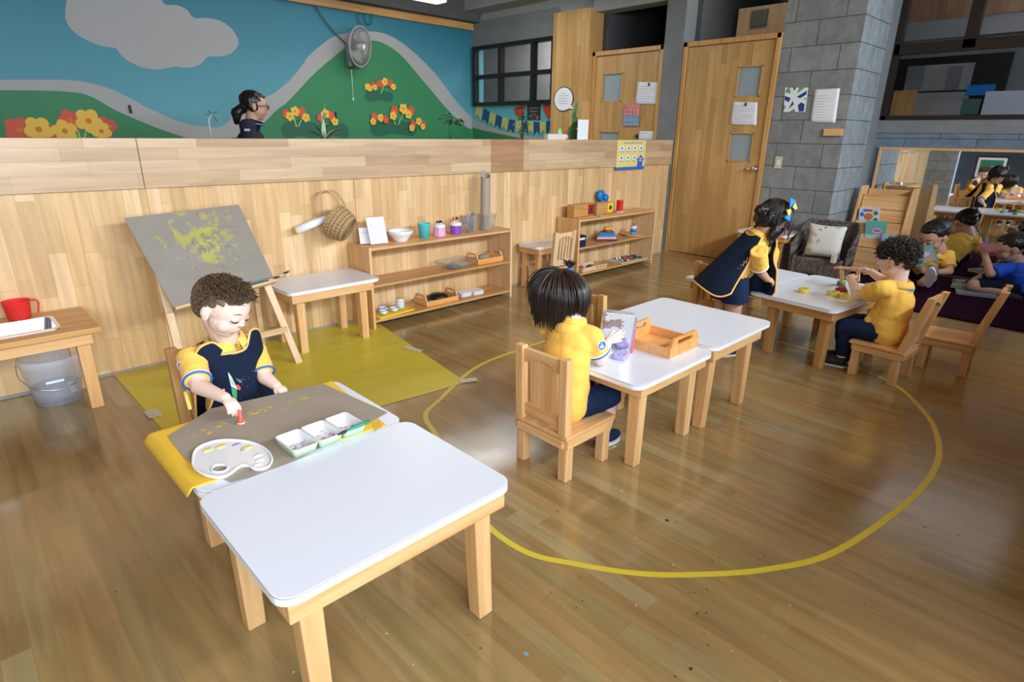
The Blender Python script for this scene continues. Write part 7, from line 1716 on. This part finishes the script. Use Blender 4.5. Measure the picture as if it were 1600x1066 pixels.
F.build('body', 'skin_tan', t, voxel=.005, smooth=3); face_parts(t, hp, h, R, 'black_hair', eyes='closed')
F = Flesh(); hair_shell(F, hp, R, h, [((0, -.09, .165), (.40, .45, .375)), ((0, .13, .34), (.26, .22, .14)), ((0, -.50, .10), (.15, .15, .16)), ((0, -.36, -.02), (.26, .18, .22))]); F.build('hair', 'black_hair', t, voxel=.006, smooth=2, wrinkle=folds(.006, 25))
strands(t, hp, h, 300, lambda d: d.z > 0 and d.y < .65, lambda p, d, rs: V((-d.x*.4, -1, -.15)), .26, .010, 'black_hair', seed=16, seg=5, base=((0, -.08, .15), (.41, .46, .385)))
F = Flesh(); torso(F, pel, chest, neck, fr, .14, .10, .012, (shN, shF)); F.con(shN+(shN-elN)*.3, shN.lerp(elN, .7), .06, .06); F.con(shF+(shF-elF)*.3, shF.lerp(elF, .7), .06, .06); F.ell(shN, (.058,)*3)
F.build('polo_shirt', 'yellow_shirt', t, voxel=.006, smooth=3, wrinkle=folds(.005, 15)); collar(t, neck-V((0, 0, .01)), neck-chest, fr, .065, 'yellow_shirt')
F = Flesh(); F.ell(pel, (.13, .12, .07)); F.cap(pel+V((0, -.05, 0)), V((6.74, 1.21, .10)), .08, .062); F.cap(pel+V((0, .06, 0)), kn2, .08, .062)
F.build('shorts', 'navy', t, voxel=.007, smooth=3)
shoe(t, at(1456, 436, x=6.42)+V((0, 0, .03)), V((-.5, -.05, .85)), 1.5, plain('grey_lilac_shoe', (.22, .21, .28), .7), 'lam_edge', up=(1, 0, .3)); shoe(t, an2+V((0, 0, .01)), V((-.9, -.3, .1)), 1.4, plain('grey_shoe', (.22, .21, .28), .7), 'lam_edge')
bk2 = [at(x, y, x=6.60) for x, y in ((1428, 389), (1457, 381), (1466, 405), (1432, 416))]
book('open picture book with a green edge and pale illustration held by the reading girl', [(1428, 391), (1456, 381), (1467, 407), (1428, 417)], 6.56, _t, deco=(('b', .08, .22, .92, .92, plain('lilac_art', (.42, .45, .62), .5)), ('o', .1, .7, .4, .95, 'mural_green'), ('o', .5, .72, .85, .95, 'mural_yellow'), ('o', .3, .35, .75, .6, 'lam')))

# ---------------------------------------------------------------- 6 boy in blue
hc = at(1580, 388, x=6.92); h = .265
t = thing('person', 'boy in a royal blue shirt with short black hair holding a pink book', 'person', (7.0, .66, .0145))
face, up = V((-.35, 1, -.28)).normalized(), V((0, .1, 1)); neck = at(1592, 412, x=6.95); pel = V((6.98, .60, .09)); chest = pel.lerp(neck, .6); fr = V((-.3, 1, 0))
shN, shF = at(1563, 422, x=6.80), at(1594, 420, x=7.10); elN, wrN = at(1547, 428, x=6.72), at(1538, 395, x=6.72); elF, wrF = at(1580, 415, x=7.12), at(1562, 397, x=6.98)
F = Flesh(); R, hp = head_flesh(F, hc, face, up, h, neck, .21); torso(F, pel, chest, neck, fr, .15, .10, 0, (shN, shF)); F.chain([shN, elN, wrN], [.045, .036, .026]); F.chain([shF, elF, wrF], [.045, .036, .026])
hand(F, wrN, V((.1, .2, .9)), V((-.8, -.2, .1)), 1.3, .6, side=-1); hand(F, wrF, V((-.1, .7, .3)), V((.8, .2, .2)), 1.2, .6)
F.chain([pel+V((-.07, 0, 0)), V((6.72, .86, .09)), V((6.80, .66, .05))], [.08, .055, .04]); F.chain([pel+V((.07, .02, 0)), V((7.15, .85, .09)), V((7.0, .92, .05))], [.08, .055, .04])
F.build('body', 'skin_tan', t, voxel=.005, smooth=3); face_parts(t, hp, h, R, 'black_hair')
F = Flesh(); hair_shell(F, hp, R, h, [((0, -.09, .165), (.405, .455, .38)), ((0, .14, .33), (.27, .22, .15)), ((0, -.34, -.08), (.27, .16, .24))]); F.build('hair', 'black_hair', t, voxel=.006, smooth=2, wrinkle=folds(.004, 40))
F = Flesh(); torso(F, pel+V((0, 0, .01)), chest, neck, fr, .15, .10, .015, (shN, shF)); F.con(shN+(shN-elN)*.3, shN.lerp(elN, .75), .062, .062); F.con(shF+(shF-elF)*.3, shF.lerp(elF, .7), .06, .06); F.ell(shN, (.06,)*3)
F.build('t_shirt', 'blue_shirt', t, voxel=.006, smooth=3, wrinkle=folds(.006, 14)); ring(t, neck-V((0, 0, .01)), neck-chest, .066, .008, 'blue_shirt', 'neckband')
F = Flesh(); F.ell(pel, (.14, .13, .075)); F.cap(pel+V((-.07, 0, 0)), V((6.75, .82, .09)), .09, .066); F.cap(pel+V((.07, .02, 0)), V((7.12, .82, .09)), .09, .066); F.build('shorts', 'navy', t, voxel=.007, smooth=3)
shoe(t, V((6.80, .64, .07)), V((-.2, -.5, 0)), 1.4, 'ink'); shoe(t, V((7.0, .93, .07)), V((-.6, .4, 0)), 1.4, 'ink')
book('pink and black picture book held up by the boy in blue', [(1527, 381), (1549, 379), (1571, 391), (1544, 395)], 6.66, plain('pink_grey_cover', (.34, .11, .15), .5), deco=(('b', .1, .15, .9, .85, plain('dusty_pink', (.42, .17, .2), .5)),))

# ---------------------------------------------------------------- 7 adult behind the partition
ya = 5.85; hc = at(398, 166, y=ya); h = .255
t = thing('person', 'woman with glasses and ponytail in a dark navy polo behind the partition', 'person', (hc.x-.04, ya, 0))
face, up = V((.98, -.35, -.10)).normalized(), V((.05, 0, 1)); neck = at(394, 186, y=ya); pel = V((t.location.x-.03, ya, .92)); chest = V((neck.x-.03, ya, 1.22)); fr = V((1, -.30, 0))
shN, shF = at(385, 197, y=ya-.12), neck+V((.02, .16, -.06)); elN, wrN = V((shN.x, ya-.2, 1.05)), V((shN.x+.16, ya-.24, .96)); elF, wrF = V((shF.x+.04, shF.y+.05, 1.05)), V((shF.x+.2, shF.y, .98))
F = Flesh(); R, hp = head_flesh(F, hc, face, up, h, neck, .20); 
Rr = orient(y=fr, z=(0, 0, 1)); F.ell(pel, (.16, .12, .13), Rr).ell((chest+pel)/2, (.13, .10, .16), Rr).ell(chest, (.165, .115, .15), Rr).cap(shN, neck-V((0, 0, .05)), .05, .06).cap(shF, neck-V((0, 0, .05)), .05, .06)
F.chain([shN, elN, wrN], [.05, .042, .028]).chain([shF, elF, wrF], [.05, .042, .028]); hand(F, wrN, V((1, 0, -.3)), V((0, -.3, 1)), 1.7, .5); hand(F, wrF, V((1, 0, -.3)), V((0, .3, 1)), 1.7, .5, side=-1)
for s_ in (-1, 1): F.chain([pel+Rr @ V((s_*.08, 0, -.05)), pel+Rr @ V((s_*.08, .02, -.45)), pel+Rr @ V((s_*.08, 0, -.85))], [.085, .058, .04])
F.build('body', 'skin_tan', t, voxel=.006, smooth=3); face_parts(t, hp, h, R, 'black_hair', eyes='open')
F = Flesh(); hair_shell(F, hp, R, h, [((0, -.09, .165), (.395, .44, .37)), ((0, .15, .33), (.25, .20, .12)), ((0, -.34, -.06), (.24, .17, .22)), ((.24, -.08, .05), (.16, .26, .26)), ((-.24, -.08, .05), (.16, .26, .26))]); F.chain([hp(0, -.46, -.12), hp(0, -.60, -.30), hp(.0, -.62, -.62)], [.035, .050, .022])
F.build('hair', 'black_hair', t, voxel=.006, smooth=2, wrinkle=folds(.005, 30, (2, 2, .7)))
L0 = t.location; g = MB()
for s_ in (-1, 1):
    g.tube([hp(s_*.15+.095*cos(a), .455, .0+.075*sin(a))-L0 for a in [k*pi/10 for k in range(20)]], .0025, 6, closed=True); g.tube([hp(s_*.24, .45, .02)-L0, hp(s_*.37, .2, .02)-L0, hp(s_*.39, 0, .0)-L0], .0025, 6)
g.tube([hp(-.055, .46, .01)-L0, hp(0, .475, .02)-L0, hp(.055, .46, .01)-L0], .0025, 6); g.build('glasses', 'ink', t)
F = Flesh(); F.ell(pel+V((0, 0, .03)), (.175, .135, .14), Rr).ell((chest+pel)/2, (.145, .115, .17), Rr).ell(chest, (.18, .13, .155), Rr).cap(shN, neck-V((0, 0, .06)), .062, .066).cap(shF, neck-V((0, 0, .06)), .062, .066).con(shN+V((0, 0, .03)), shN.lerp(elN, .8), .066, .07).con(shF+V((0, 0, .03)), shF.lerp(elF, .8), .066, .07)
shirt = F.build('polo_shirt', plain('dark_navy_polo', (.006, .012, .032), .8), t, voxel=.007, smooth=3, wrinkle=folds(.006, 12)); collar(t, neck-V((0, 0, .03)), (0, 0, 1), fr, .072, M['navy'], 'paper'); cu = shN.lerp(elN, .8); ring(t, cu, elN-shN, .071, .004, 'paper', parent=shirt)
MB().box(at(386, 203, y=ya-.20)-L0, (.05, .004, .02)).build('sleeve_emblem', plain('grey_emblem', (.4, .4, .45), .7), shirt)
F = Flesh(); F.ell(pel, (.175, .13, .12), Rr)
for s_ in (-1, 1): F.chain([pel+Rr @ V((s_*.08, 0, -.05)), pel+Rr @ V((s_*.08, .02, -.45)), pel+Rr @ V((s_*.08, 0, -.83))], [.095, .07, .055])
F.build('trousers', 'ink', t, voxel=.009, smooth=3)
for s_ in (-1, 1): shoe(t, pel+Rr @ V((s_*.08, 0, -.85)), fr, 1.5, 'ink', 'ink')
